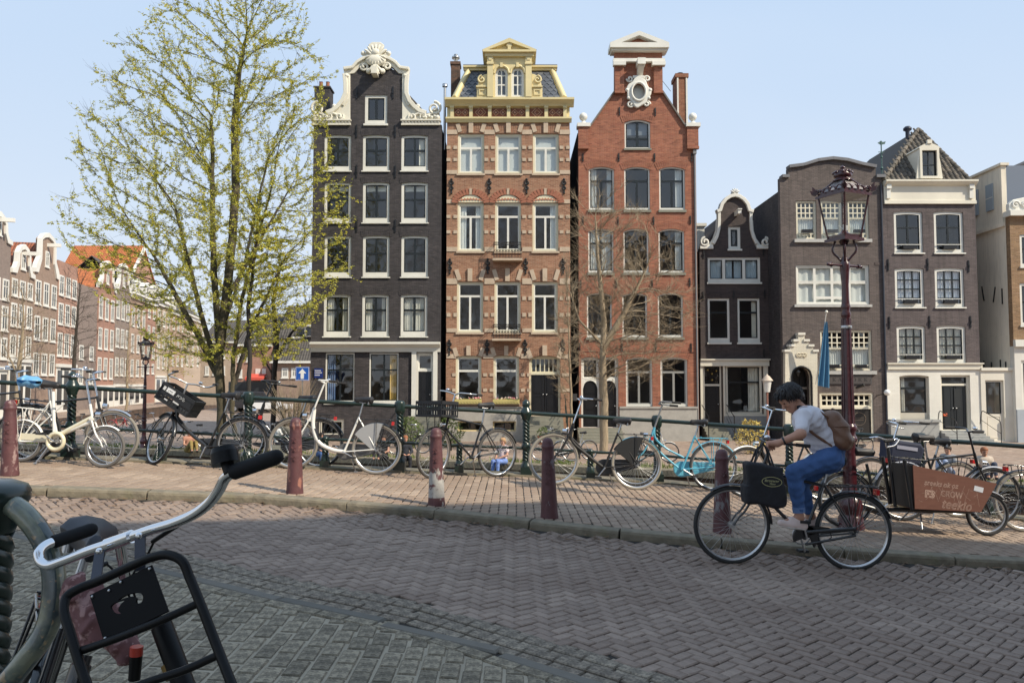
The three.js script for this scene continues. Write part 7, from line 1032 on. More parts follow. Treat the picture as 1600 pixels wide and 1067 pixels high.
// o: style, colours, extras; returns a group whose origin is on the ground midway between the wheels, front towards +x
function bicycle(label,o={}){
 const{style='step',R=0.35,wb=1.1,frameMat=BIKEBLACK,fenderMat=frameMat,tyre=RUBBER,rimMat=SILVERRIM,steer=0,seatH=0.98,barH=1.1,barMat=CHROME,rack=true,rackMat=BIKEBLACK,caseMat=BIKEBLACK,fullCase=true,skirt,basket,name='bicycle',spokes=28,crank=0.6,stand=true,headlight=true,bars=true,barBack=0.24,barW=0.29,saddleMat=LEATHER,rCol=R,rearR=R,fenders=true}=o;
 const g=thing(name,label,'bicycle',[0,0,0],0,o.group??'bicycles parked along the bridge railing'),X0=-wb/2,X1=wb/2,B=[X0 + 0.45,0.285],ST=[X0 + 0.28,0.78],SD=[X0 + 0.235,seatH],HB=[X1 - 0.2,R + 0.34],HT=[X1 - 0.255,R + 0.52],ax=V(HT[0]- HB[0],HT[1]- HB[1],0).normalize();
 const turn=(q)=>{if(!steer)return q;q=Array.isArray(q)?merge(q):q;const c=V(HB[0],HB[1],0);q.translate(-c.x,-c.y,0);q.applyQuaternion(new THREE.Quaternion().setFromAxisAngle(ax,steer));q.translate(c.x,c.y,0);return q;};
 const wheel=(x,r,front)=>{const w=wheelGeo(r,spokes),T=(q)=>{q=q.clone();q.translate(x,r,0);return front?turn(q):q;},m=part('wheel',T(w.tyre),tyre,g);part('rim',T(w.rim),rimMat,m);part('spokes',T(w.spokes),STEEL,m);part('hub',T(w.hub),STEEL,m);};
 wheel(X0,rearR,false);wheel(X1,R,true);
 if(fenders){part('fender',[fender(X0,rearR,rearR + 0.022,-0.1*PI + PI*0.98,PI*0.16),bar([X0,rearR,0.03],[X0 - rearR*0.8,rearR + rearR*0.62,0.028],0.003),bar([X0,rearR,-0.03],[X0 - rearR*0.8,rearR + rearR*0.62,-0.028],0.003)],fenderMat,g);part('fender',turn([fender(X1,R,R + 0.022,PI*0.98,PI*0.3),bar([X1,R,0.03],[X1 - R*0.9,R + R*0.5,0.028],0.003)]),fenderMat,g);}
 const fr=[],t=(a,b,r=0.014,r2=r)=>fr.push(bar([a[0],a[1],a[2]??0],[b[0],b[1],b[2]??0],r,r2));
 t(B,ST,0.015);t(HB,HT,0.018);fr.push(at(new THREE.CylinderGeometry(0.024,0.024,0.075,14),B[0],B[1],0,PI/2));
 for(const s of[-1,1]){t([B[0],B[1],s*0.03],[X0,rearR,s*0.055],0.009);t([ST[0],ST[1]- 0.02,s*0.014],[X0,rearR,s*0.055],0.008);}
 const H1=[HB[0]+ 0.01,HB[1]+ 0.02],H2=[HT[0]+ 0.005,HT[1]- 0.02];
 if(style==='mens'){t([ST[0]- 0.005,ST[1]- 0.03],H2,0.014);t(B,H1,0.016);}
 if(style==='double'){const q=(dy,k)=>sweep(new THREE.CatmullRomCurve3([V(...(dy?H2:H1),0),V(HB[0]- 0.07,HB[1]- 0.1 + dy,0),V(B[0]+ 0.26,B[1]+ 0.17 + dy,0),V(B[0]+(dy?-0.02:0.06),B[1]+(dy?0.17:0.02),0)]).getPoints(16),()=>0.014,9);fr.push(q(0),q(0.13));}
 if(style==='step')fr.push(sweep(new THREE.CatmullRomCurve3([V(...H2,0),V(HB[0]- 0.035,HB[1]- 0.05,0),V(B[0]+ 0.25,B[1]+ 0.16,0),V(B[0]+ 0.03,B[1]+ 0.01,0)]).getPoints(18),()=>0.023,9),bar([H1[0],H1[1],0],[B[0]+ 0.28,B[1]+ 0.2,0],0.012));
 if(style==='swan')fr.push(sweep(new THREE.CatmullRomCurve3([V(...H2,0),V(HB[0]- 0.06,HB[1]- 0.1,0),V(HB[0]- 0.16,HB[1]- 0.3,0),V(B[0]+ 0.16,B[1]+ 0.015,0),V(B[0],B[1],0)]).getPoints(18),()=>0.028,10));
 if(style==='fold'){fr.push(bar([HB[0],HB[1]- 0.03,0],[B[0]- 0.05,B[1]+ 0.06,0],0.028,0.03),bar([B[0]- 0.05,B[1]+ 0.06,0],[X0,rearR,0.05],0.012),bar([B[0]- 0.05,B[1]+ 0.06,0],[X0,rearR,-0.05],0.012),bar([ST[0]+ 0.18,ST[1]- 0.02,0],[X0 + 0.02,rearR + 0.02,0],0.01));}
 part('frame',fr,frameMat,g);
 const fo=[];for(const s of[-1,1])fo.push(sweep(new THREE.CatmullRomCurve3([V(HB[0],HB[1],s*0.035),V(HB[0]+ 0.1,HB[1]- 0.2,s*0.05),V(X1 - 0.045,R + 0.08,s*0.054),V(X1,R,s*0.054)]).getPoints(12),(i)=>0.0125 - i*0.0004,8));fo.push(box(0.04,0.03,0.1,HB[0],HB[1],0));part('fork',turn(fo),frameMat,g);
 if(bars===false)g.userData.stem=[HT[0]+ ax.x*(barH - HT[1])/ax.y,barH];
 const S=[HT[0]+ ax.x*(barH - HT[1])/ax.y,barH],bm=[bar([HT[0],HT[1],0],[S[0],S[1],0],0.013)],gripA=[S[0]- barBack,S[1]+(o.barRise??0.02)];
 bm.push(pipe([[gripA[0],gripA[1],-barW],[S[0]+ 0.03,S[1]+ 0.03,-barW],[S[0]+ 0.05,S[1]+ 0.03,-0.12],[S[0],S[1],-0.02],[S[0],S[1],0.02],[S[0]+ 0.05,S[1]+ 0.03,0.12],[S[0]+ 0.03,S[1]+ 0.03,barW],[gripA[0],gripA[1],barW]],0.011,0.07,8));
 if(bars){
 const hb=part('handlebar',turn(bm),barMat,g);
 for(const s of[-1,1])part('grip',turn([bar([gripA[0]- 0.005,gripA[1],s*barW],[gripA[0]+ 0.12,gripA[1]+ 0.005,s*barW],0.017,0.016,10)]),GRIPMAT,hb);
 part('bell',turn([sph(0.03,S[0]- 0.02,S[1]+ 0.055,0.16,1,0.7,1,10)]),CHROME,hb);
 if(o.levers)part('brake_lever',turn([pipe([[S[0]+ 0.02,S[1]+ 0.02,barW - 0.02],[S[0]- 0.03,S[1]- 0.02,barW],[gripA[0]+ 0.02,S[1]- 0.05,barW]],0.006,0.03)]),CHROME,hb);
 }
 if(headlight)part('headlight',turn([at(new THREE.CylinderGeometry(0.035,0.028,0.06,14),HB[0]+ 0.07,HB[1]+ 0.06,0,0,0,PI/2)]),o.lightMat??CHROME,g);
 part('seat_post',[bar([ST[0],ST[1]- 0.02,0],[SD[0],SD[1]- 0.03,0],0.013),pipe([[SD[0]+ 0.1,SD[1]- 0.03,0],[SD[0]- 0.02,SD[1]- 0.045,0.03],[SD[0]- 0.09,SD[1]- 0.02,0.03]],0.005,0.02,6),pipe([[SD[0]+ 0.1,SD[1]- 0.03,0],[SD[0]- 0.02,SD[1]- 0.045,-0.03],[SD[0]- 0.09,SD[1]- 0.02,-0.03]],0.005,0.02,6)],STEEL,g);
 part('saddle',[at(saddleGeo(),SD[0],SD[1],0)],saddleMat,g);
 const sp=part('saddle_spring',[-1,1].map((s)=>bar([SD[0]- 0.08,SD[1]- 0.06,s*0.045],[SD[0]- 0.085,SD[1]- 0.015,s*0.05],0.016,0.016,8)),STEEL,g);
 if(fullCase){const r0=0.115,r1=0.06,a=Math.atan2(rearR - B[1],X0 - B[0]),pts=[...circleArc(B[0],B[1],r0,a + PI*1.5 - 0.1,a + PI*2.5 + 0.1 - PI*0,14).map((p)=>[p.x,p.y]),...circleArc(X0,rearR,r1,a - PI/2 + PI,a - PI/2 + PI*0,10).map((p)=>[p.x,p.y])];const c0=circleArc(B[0],B[1],r0,a + PI/2,a + PI*1.5,14).map((p)=>[p.x,p.y]),c1=circleArc(X0,rearR,r1,a - PI/2,a + PI/2,10).map((p)=>[p.x,p.y]);part('chain_case',[ext([...c0,...c1],0.035,o.caseSide===-1?-0.075:0.04,0.006)],caseMat,g);}
 const cz=0.085,ca=crank,pd=0.165,pa=[B[0]+ Math.cos(ca)*pd,B[1]+ Math.sin(ca)*pd],pb=[B[0]- Math.cos(ca)*pd,B[1]- Math.sin(ca)*pd];
 const cr=part('crank',[bar([B[0],B[1],cz],[pa[0],pa[1],cz + 0.01],0.01,0.008),bar([B[0],B[1],-cz],[pb[0],pb[1],-cz - 0.01],0.01,0.008),bar([B[0],B[1],-cz],[B[0],B[1],cz],0.009),at(new THREE.TorusGeometry(0.08,0.006,6,28),B[0],B[1],0.05)],STEEL,g);
 part('pedal',[box(0.09,0.022,0.08,pa[0],pa[1],cz + 0.06)],RUBBER,cr);part('pedal',[box(0.09,0.022,0.08,pb[0],pb[1],-cz - 0.06)],RUBBER,cr);
 if(rack){const y=rearR + 0.42,rk=[];for(const s of[-1,1])rk.push(pipe([[X0 + 0.26,y - 0.02,s*0.05],[X0 - 0.16,y,s*0.06],[X0 - 0.2,y - 0.015,s*0.04]],0.006,0.03,6),bar([X0 - 0.1,y,s*0.06],[X0 - 0.01,rearR,s*0.07],0.005),bar([X0 + 0.03,y,s*0.058],[X0,rearR,s*0.07],0.005));for(const k of[0.2,0.05,-0.1,-0.19])rk.push(bar([X0 + k,y,-0.058],[X0 + k,y,0.058],0.005));part('rack',rk,rackMat,g);part('tail_light',[box(0.03,0.05,0.07,X0 - 0.2,y - 0.05,0)],REDLENS,g);}
 if(skirt){const pts=[...circleArc(X0,rearR,rearR + 0.012,PI*0.56,PI*0.17,16).map((p)=>[p.x,p.y]),[X0 + 0.05,rearR - 0.02]];for(const s of[-1,1])part('skirt_guard',[ext(pts,0.004,s*0.045)],skirt,g);}
 if(stand)part('kickstand',[bar([B[0]- 0.06,B[1]- 0.02,0.05],[B[0]- 0.16,0.015,0.14],0.009),box(0.05,0.015,0.03,B[0]- 0.16,0.012,0.145)],STEEL,g);
 if(basket)basket(g,turn,{X1,HB,HT,S,R});
 g.userData.bike=undefined;delete g.userData.bike;
 return g;
}
function park(g,pxMid,d,right,{lean=0.04,yaw=0,y=deckY,tilt=0}={}){
 const p=P(pxMid,597,d),h=(right?0:PI)+ yaw;g.position.set(p.x,typeof y==='function'?y(p.x):y,p.z);g.rotation.order='YXZ';g.rotation.set(right?-lean:lean,h,(typeof y==='function'?slope(p.x)*Math.cos(h):0)+ tilt);return g;
}
// a plastic crate with slatted sides
function crate(g,parent,w,h,dpt,m,place,print){
 const c=new THREE.Group();c.name='crate';g.add(c);const t=0.012,y0=0;
 const side=(L,z,ry)=>{const out=[];out.push(bx(-L/2,L/2,0,0.03,-t/2,t/2),bx(-L/2,L/2,h - 0.045,h,-t,t),bx(-L/2,L/2,h*0.42,h*0.5,-t/2,t/2));const n=Math.round(L/0.045);for(let i=0;i<=n;i++){const x=-L/2 + L*i/n;out.push(box(0.012,h,t*0.9,x,h/2,0));}if(print)out.push(bx(-L/2 + 0.02,L/2 - 0.02,h*0.48,h - 0.04,-t*0.4,t*0.4));return out.map((q)=>{q.rotateY(ry);return q;});};
 part('crate_side',side(w,0,0).map((q)=>q.translate(0,0,dpt/2)),m,c);part('crate_side',side(w,0,0).map((q)=>q.translate(0,0,-dpt/2)),m,c);part('crate_side',side(dpt,0,PI/2).map((q)=>q.translate(w/2,0,0)),m,c);part('crate_side',side(dpt,0,PI/2).map((q)=>q.translate(-w/2,0,0)),m,c);
 part('crate_bottom',[bx(-w/2,w/2,0,0.012,-dpt/2,dpt/2)],m,c);
 if(print)print(c,w,h,dpt);c.position.set(...place.pos);c.rotation.set(...place.rot);return c;
}
const CRATEBLACK=mat([0.014,0.014,0.015],0.5);
{
// from left to right along the railing
 park(bicycle('black bicycle cut by the left picture edge behind the first bollard',{style:'mens',wb:1.08,crank:1.2}),-15,9.95,true);
 park(bicycle('black bicycle with large front wheel behind the white folding bike',{style:'mens',tyre:GREYTYRE,barH:1.16,crank:2,fenderMat:SILVERRIM}),106,9.95,true);
 const fold=bicycle('white folding bicycle with cream chain guard at far left',{style:'fold',R:0.255,wb:1.04,frameMat:BIKEWHITE,fenderMat:BIKEWHITE,caseMat:CREAMPAINT,barH:1.07,seatH:0.98,rackMat:BIKEWHITE,barMat:CHROME,crank:2.6,tyre:mat([0.12,0.11,0.1],0.8),fullCase:false,barBack:0.14});
 {const B=[-0.52 + 0.45,0.285];part('chain_guard',[at(new THREE.TorusGeometry(0.1,0.028,4,32),B[0],B[1],0.06).scale(1,1,1),bx(-0.52,B[0]- 0.09,0.28,0.36,0.045,0.06)],CREAMPAINT,fold);part('frame_beam',[bar([B[0]+ 0.02,B[1]+ 0.09,0],[0.52 - 0.2,0.255 + 0.36,0],0.034,0.03,10)],CREAMPAINT,fold);part('seat_tube',[bar([-0.52 + 0.4,0.3,0],[-0.52 + 0.3,0.9,0],0.02)],BIKEWHITE,fold);}
 park(fold,98,9.72,true,{lean:0.06});
 {const bag=single('saddle_cover','crumpled blue plastic bag over the saddle of the white folding bike','plastic bag',[grid(24,14,(u,v)=>{const a=v*2*PI,k=Math.sin(u*PI),n=0.75 + 0.5*noise(u*8,v*6,6,33);return[(u - 0.5)*0.3,Math.sin(a)*0.06*Math.pow(k,0.4)*n -(Math.sin(a)<0?0.05*noise(u*5,v*3,3,9):0),Math.cos(a)*0.1*Math.pow(k,0.4)*n];})],phys([0.16,0.4,0.66],0.45,{transmission:0.15,thickness:0}));const p=P(45,594,9.7);bag.position.copy(p);bag.rotation.z=-0.08;}
 const b3=bicycle('black bicycle with tilted printed black crate on its turned front',{style:'step',wb:1.14,steer:-0.75,barH:1.1,barMat:SILVERRIM,crank:1.9,rackMat:BIKEBLACK,headlight:false,barRise:0.06,
  basket:(g,turn,{HT,S})=>{crate(g,null,0.5,0.24,0.34,CRATEBLACK,{pos:[HT[0]+ 0.08,HT[1]- 0.1,0.05],rot:[0,PI,-0.48,'XYZ']},(c,w,h,dp)=>{
   const lab=textTexture(256,128,(x,W,H)=>{x.fillStyle='#f2f2f0';x.fillRect(0,0,W,H);x.fillStyle='#111';x.font='bold 74px sans-serif';x.textAlign='center';x.textBaseline='middle';x.fillText('URBI',W/2,H/2 + 4);x.strokeStyle='#111';x.lineWidth=8;x.strokeRect(14,12,W - 28,H - 24);});
   const scr=textTexture(256,128,(x,W,H)=>{x.strokeStyle='#cfcfcd';x.lineWidth=9;x.lineJoin='round';x.beginPath();x.moveTo(20,100);x.lineTo(34,30);x.lineTo(60,80);x.lineTo(76,26);x.moveTo(96,40);x.bezierCurveTo(150,10,150,110,100,96);x.moveTo(150,96);x.bezierCurveTo(176,0,250,30,200,80);x.bezierCurveTo(180,110,240,120,246,70);x.stroke();});
   for(const s of[1,-1]){printed('print_label',0.12,0.062,lab,c,[-s*0.1,h*0.76,s*(dp/2 + 0.0135)],[0,s>0?0:PI,0]);printed('print_scribble',0.14,0.066,scr,c,[s*0.06,h*0.74,s*(dp/2 + 0.0135)],[0,s>0?0:PI,0]);part('print_bar',[box(0.035,0.05,0.002,-s*0.195,h*0.74,s*(dp/2 + 0.013)),box(0.09,0.018,0.002,s*0.04,h*0.36,s*(dp/2 + 0.008)),box(0.05,0.016,0.002,-s*0.1,h*0.24,s*(dp/2 + 0.008))],mat([0.6,0.6,0.58],0.6),c);}
  });}});
 park(b3,309,10.3,false,{lean:0.07});
 park(bicycle('white city bicycle with grey skirt guard behind the rusty footed bollard',{style:'swan',frameMat:BIKEWHITE,fenderMat:BIKEBLACK,rimMat:SILVERRIM,skirt:SKIRT,barH:1.22,seatH:1.02,wb:1.17,barMat:BIKEWHITE,tyre:GREYTYRE,crank:0.4,barW:0.26,caseMat:mat([0.1,0.1,0.1],0.5)}),521,10.85,false,{lean:0.05});
 park(bicycle('black bicycle half hidden between the crate bike and the white city bike',{style:'step',barH:1.14,seatH:0.98,crank:1.1,steer:-0.2,barMat:BIKEBLACK}),437,11.15,false,{lean:0.05});
 park(bicycle('black bicycle with black plastic basket behind the scraped bollard',{style:'mens',wb:1.1,seatH:1.04,barH:1.18,steer:0.35,barMat:SILVERRIM,fullCase:false,crank:-0.7,stand:true,rack:false,tyre:mat([0.07,0.065,0.06],0.8),
  basket:(g,turn,{HT,S,X1})=>{crate(g,null,0.36,0.22,0.46,CRATEBLACK,{pos:[HT[0]+ 0.2,HT[1]- 0.02,0],rot:[0,0.35,0]});part('basket_stay',[bar([HT[0]+ 0.3,HT[1],0.12],[X1,0.36,0.07],0.006),bar([HT[0]+ 0.3,HT[1],-0.12],[X1,0.36,-0.07],0.006)],BIKEBLACK,g);}}),727,11.15,false,{yaw:0.62,lean:0.04});
 park(bicycle('matt black step through bicycle with pale tyres beside the dark bollard',{style:'step',tyre:mat([0.3,0.27,0.22],0.85),barH:1.2,seatH:0.95,wb:1.17,barMat:CHROME,skirt:mat([0.018,0.018,0.018],0.6),steer:0.05,frameMat:mat([0.02,0.018,0.017],0.6),R:0.36,crank:2.2}),927,10.95,false,{lean:0.05});
 park(bicycle('light blue bicycle with blue chain case and blue rack',{style:'double',frameMat:BIKEBLUE,fenderMat:BIKEBLUE,rackMat:BIKEBLUE,caseMat:BIKEBLUE,barH:1.2,seatH:0.98,wb:1.13,barMat:mat([0.2,0.2,0.2],0.4),tyre:mat([0.05,0.05,0.05],0.8),crank:0.5,steer:-0.15,R:0.35}),1051,11.35,false,{lean:0.05});
 park(bicycle('black bicycle with white rear fender hidden behind the cyclist',{style:'step',fenderMat:BIKEWHITE,barH:1.22,seatH:1.0,wb:1.1,crank:1,steer:0.3}),1222,10.85,false,{lean:0.05});
 park(bicycle('dark bicycle with silver handlebar left of the wooden cargo box',{style:'step',tyre:GREYTYRE,barH:1.15,seatH:0.95,crank:1.5,levers:true}),1424,10.05,false,{lean:0.05});
 park(bicycle('black diamond frame bicycle behind the wooden cargo box',{style:'mens',fenderMat:mat([0.4,0.4,0.42],0.4),barH:1.12,seatH:1.02,barMat:BIKEBLACK,barBack:0.12,crank:0.3}),1474,9.5,true,{lean:-0.03});
 park(bicycle('bicycle cut by the right picture edge',{style:'mens',tyre:GREYTYRE}),1665,9.15,true,{lean:0.05});
// bicycles on the quay beyond the canal
 const RED=glossy([0.5,0.03,0.03]),quayG='bicycles parked on the far quay';
 for(const[px,d,r,c,l]of[[868,27.6,0,BIKEWHITE,'white bicycle on the far quay left of the bare tree'],[898,28,0,SILVERRIM,'silver bicycle on the far quay right beside the white one'],[1020,27.4,1,BIKEWHITE,'white bicycle on the far quay behind the blue bike'],[420,31,1,BIKEBLACK,'black bicycle on the far quay beneath the leafy trees'],[300,33,0,BIKEBLACK,'black bicycle on the far quay behind the crate bike'],[232,42,1,BIKEBLACK,'small black bicycle far behind the crate bike by the canal'],[205,44,0,BIKEBLACK,'small black bicycle far behind the white folding bike'],[188,43,1,RED,'small red bicycle far behind the white folding bike'],[120,44,0,BIKEBLACK,'small black bicycle far off left of the folding bike'],[640,30.5,1,BIKEBLACK,'black bicycle on the far quay before the charcoal house steps'],[1330,30,0,BIKEBLACK,'black bicycle on the far quay behind the large lamp post']])park(bicycle(l,{style:r?'mens':'step',frameMat:c,spokes:12,group:quayG,rack:false,stand:false}),px,d,r,{y:QY,yaw:rr(-0.4,0.4),lean:0});
}
{
 const g=thing('pannier_bag','dark blue pannier bag on the bicycle left of the cargo box','bag',[0,0,0]);const p=P(1408,706,9.95);g.position.copy(p);g.rotation.z=-0.14;
 part('bag_body',[ext([[-0.2,-0.14],[0.2,-0.14],[0.23,0.08],[0.18,0.14],[-0.22,0.14]],0.3,-0.15,0.03)],mat([0.015,0.02,0.045],0.75),g);part('bag_band',[box(0.26,0.045,0.01,0.0,0.06,0.153)],mat([0.35,0.35,0.42],0.6),g);
}
{
 const D=8.75,g=thing('cargo_bike','long cargo bicycle with reddish plywood box covered in white scribbles','cargo bicycle',[0,0,0]),c=P(1446,597,D);g.position.set(c.x,deckY(c.x),-D);g.rotation.order='YXZ';g.rotation.set(-0.03,0,slope(c.x));
 const Q=(px,py)=>{const p=P(px,py,D).sub(g.position);const a=-slope(c.x);return[p.x*Math.cos(a)- p.y*Math.sin(a),p.x*Math.sin(a)+ p.y*Math.cos(a)];};
 const PLY=mat([0.155,0.062,0.04],0.65,{map:tex(512,(u,v)=>{const f=fbm(u*0.5,v*4,16,5,401),d=clamp((fbm(u,v,8,4,405)- 0.58)*6,0,1);return[0.75 + 0.35*f + 0.25*d,0.72 + 0.35*f + 0.35*d,0.7 + 0.35*f + 0.4*d];},[0.9,0.6])});
 const f=Q(1544,801),r=Q(1322,778);const wheel=(x,y,R)=>{const w=wheelGeo(R,28),T=(q)=>{q=q.clone();q.translate(x,R,0);return q;},m=part('wheel',T(w.tyre),RUBBER,g);part('rim',T(w.rim),SILVERRIM,m);part('spokes',T(w.spokes),STEEL,m);part('hub',T(w.hub),STEEL,m);};
 wheel(f[0],0,0.24);wheel(r[0],0,0.31);
 part('fender',[fender(f[0],0.24,0.262,PI*0.95,PI*0.25,0.06)],mat([0.25,0.25,0.26],0.4),g);part('fender',[fender(r[0],0.31,0.335,PI*0.95,PI*0.1,0.06)],BIKEBLACK,g);
 const T=[Q(1409,724),Q(1536,752),Q(1511,795),Q(1411,790)],w=0.27;
 for(const s of[-1,1]){const sp=part('side_panel',[ext([T[3],T[2],T[1],T[0]],0.018,s*w - 0.009)],PLY,g);
  if(s>0){const tx=textTexture(512,256,(x)=>{x.strokeStyle='#b89a8a';x.lineWidth=6;x.lineJoin='round';x.lineCap='round';const word=(str,X,Y,s2,f2)=>{x.font=f2;x.lineWidth=s2;x.strokeText(str,X,Y);};word('sreeks ok oz',60,70,1.6,'italic 44px serif');word('F3',70,160,5,'bold 70px sans-serif');word('CROW',190,140,1.8,'58px sans-serif');word('teek!o',200,225,2.4,'italic 82px sans-serif');x.lineWidth=1.2;for(let i=0;i<26;i++){x.beginPath();x.moveTo(30 + i*17,190 -(i*53)% 150);x.lineTo(60 + i*17,200 -(i*71)% 160);x.stroke();}});const pw=Math.hypot(T[1][0]- T[0][0],T[1][1]- T[0][1])*0.8;printed('scribble',pw,pw*0.5,tx,sp,[(T[0][0]+ T[1][0])/2 - 0.06,(T[0][1]+ T[3][1])/2 - 0.07,w + 0.0105],[0,0,Math.atan2(T[1][1]- T[0][1],T[1][0]- T[0][0])*0.4]);part('sticker',[box(0.1,0.055,0.002,T[1][0]- 0.2,T[1][1]- 0.07,w + 0.011,0,0,-0.2)],mat([0.6,0.6,0.62],0.4),sp);}}
 const edge=(a,b,z0,z1,m,n)=>part(n,[new THREE.BoxGeometry(Math.hypot(b[0]- a[0],b[1]- a[1]),0.016,z1 - z0).rotateZ(Math.atan2(b[1]- a[1],b[0]- a[0])).translate((a[0]+ b[0])/2,(a[1]+ b[1])/2,(z0 + z1)/2)],m,g);
 edge(T[3],T[2],-w + 0.01,w - 0.01,PLY,'bottom_panel');edge(T[2],T[1],-w + 0.01,w - 0.01,PLY,'front_panel');edge(T[3],T[0],-w + 0.01,w - 0.01,mat([0.02,0.018,0.017],0.6),'back_panel');
 for(const s of[-1,1])part('box_trim',[bar([...Q(1398,716),s*(w - 0.02)],[...Q(1409,792),s*(w - 0.02)],0.022,0.022,6)],BIKEBLACK,g);
 const bb=Q(1378,800);part('frame',[bar([...Q(1402,796),0],[...Q(1518,800),0],0.024),bar([...Q(1402,796),0],[...Q(1372,797),0],0.022),bar([...Q(1372,797),0],[r[0],0.31,0.05],0.012),bar([...Q(1372,797),0],[r[0],0.31,-0.05],0.012),bar([...Q(1372,797),0],[...Q(1356,725),0],0.018),bar([...Q(1356,735),0],[r[0],0.31,0.05],0.01),bar([...Q(1400,792),0],[...Q(1389,690),0],0.02),bar([...Q(1518,800),0],[...Q(1530,762),0],0.022),bar([...Q(1530,768),0.06],[f[0],0.24,0.06],0.012),bar([...Q(1530,768),-0.06],[f[0],0.24,-0.06],0.012),bar([...Q(1530,766),-0.06],[...Q(1530,766),0.06],0.014)],BIKEBLACK,g);
 const hd=Q(1387,688);const hb=part('handlebar',[bar([...Q(1389,700),0],[hd[0],hd[1],0],0.014),pipe([[hd[0]- 0.14,hd[1]- 0.01,-0.28],[hd[0]+ 0.02,hd[1]+ 0.03,-0.26],[hd[0],hd[1],0],[hd[0]+ 0.02,hd[1]+ 0.03,0.26],[hd[0]- 0.14,hd[1]- 0.01,0.28]],0.012,0.07)],CHROME,g);part('brake_lever',[pipe([[hd[0]+ 0.03,hd[1]+ 0.02,0.24],[hd[0]- 0.03,hd[1]- 0.05,0.27],[hd[0]- 0.12,hd[1]- 0.07,0.28]],0.009,0.03)],mat([0.7,0.7,0.72],0.25,{metalness:0.8}),hb);part('grip',[-1,1].map((s)=>bar([hd[0]- 0.15,hd[1]- 0.01,s*0.28],[hd[0]- 0.04,hd[1]+ 0.01,s*0.272],0.017)),GRIPMAT,hb);
 const sd=Q(1352,706);part('saddle',[at(saddleGeo(),sd[0],sd[1],0)],LEATHER,g);part('stand',[bar([...Q(1432,798),0.1],[...Q(1424,822),0.24],0.01),bar([...Q(1432,798),-0.1],[...Q(1424,818),-0.24],0.01),bar([...Q(1420,798),0.12],[...Q(1450,800),0.12],0.008)],STEEL,g);
 part('chain_case',[bar([bb[0],bb[1],0.05],[r[0],0.31,0.05],0.05,0.03,8)],BIKEBLACK,g);part('crank',[bar([bb[0],bb[1],0.07],[bb[0]+ 0.1,bb[1]- 0.12,0.09],0.01),box(0.09,0.02,0.08,bb[0]+ 0.1,bb[1]- 0.12,0.14)],STEEL,g);part('tail_light',[box(0.03,0.05,0.05,r[0]- 0.33,0.42,0)],REDLENS,g);
}
// ---------------------------------------------------------------- figures: one smooth skin over tapered bones (surface nets)
function skinOf(f,lo,hi,cell){
 const n=[0,1,2].map((k)=>Math.ceil((hi[k]- lo[k])/cell)+ 1),[nx,ny,nz]=n,D=new Float32Array(nx*ny*nz),id=(i,j,k)=>i + nx*(j + ny*k);
 for(let k=0;k<nz;k++)for(let j=0;j<ny;j++)for(let i=0;i<nx;i++)D[id(i,j,k)]=f(lo[0]+ i*cell,lo[1]+ j*cell,lo[2]+ k*cell);
 const vid=new Int32Array(nx*ny*nz).fill(-1),pos=[],idx=[];
 for(let k=0;k<nz - 1;k++)for(let j=0;j<ny - 1;j++)for(let i=0;i<nx - 1;i++){
  let m=0;const c=[];for(let q=0;q<8;q++){const d=D[id(i +(q&1),j +((q>>1)&1),k +(q>>2))];c.push(d);if(d<0)m|=1<<q;}
  if(m===0||m===255)continue;
  let x=0,y=0,z=0,t=0;for(let a=0;a<8;a++)for(const b of[a|1,a|2,a|4])if(b!==a&&(c[a]<0)!==(c[b]<0)){const w=c[a]/(c[a]- c[b]);x +=(a&1)+((b&1)-(a&1))*w;y +=((a>>1)&1)+(((b>>1)&1)-((a>>1)&1))*w;z +=(a>>2)+((b>>2)-(a>>2))*w;t++;}
  vid[id(i,j,k)]=pos.length/3;pos.push(lo[0]+(i + x/t)*cell,lo[1]+(j + y/t)*cell,lo[2]+(k + z/t)*cell);
 }
 for(let k=1;k<nz - 1;k++)for(let j=1;j<ny - 1;j++)for(let i=1;i<nx - 1;i++){
  const s=D[id(i,j,k)]<0,quad=(a,b,c,d,fl)=>{if(a<0||b<0||c<0||d<0)return;fl?idx.push(a,b,c,a,c,d):idx.push(a,c,b,a,d,c);};
  if(s!==D[id(i + 1,j,k)]<0)quad(vid[id(i,j - 1,k - 1)],vid[id(i,j,k - 1)],vid[id(i,j,k)],vid[id(i,j - 1,k)],s);
  if(s!==D[id(i,j + 1,k)]<0)quad(vid[id(i - 1,j,k - 1)],vid[id(i - 1,j,k)],vid[id(i,j,k)],vid[id(i,j,k - 1)],s);
  if(s!==D[id(i,j,k + 1)]<0)quad(vid[id(i - 1,j - 1,k)],vid[id(i,j - 1,k)],vid[id(i,j,k)],vid[id(i - 1,j,k)],s);
 }
 const g=new THREE.BufferGeometry();g.setAttribute('position',new THREE.Float32BufferAttribute(pos,3));g.setIndex(idx);
 const nr=new Float32Array(pos.length),e=cell*0.4;for(let v=0;v<pos.length;v +=3){const[x,y,z]=[pos[v],pos[v + 1],pos[v + 2]],a=f(x + e,y,z)- f(x - e,y,z),b=f(x,y + e,z)- f(x,y - e,z),c=f(x,y,z + e)- f(x,y,z - e),l=Math.hypot(a,b,c)||1;nr[v]=a/l;nr[v + 1]=b/l;nr[v + 2]=c/l;}
 g.setAttribute('normal',new THREE.BufferAttribute(nr,3));return g;
}
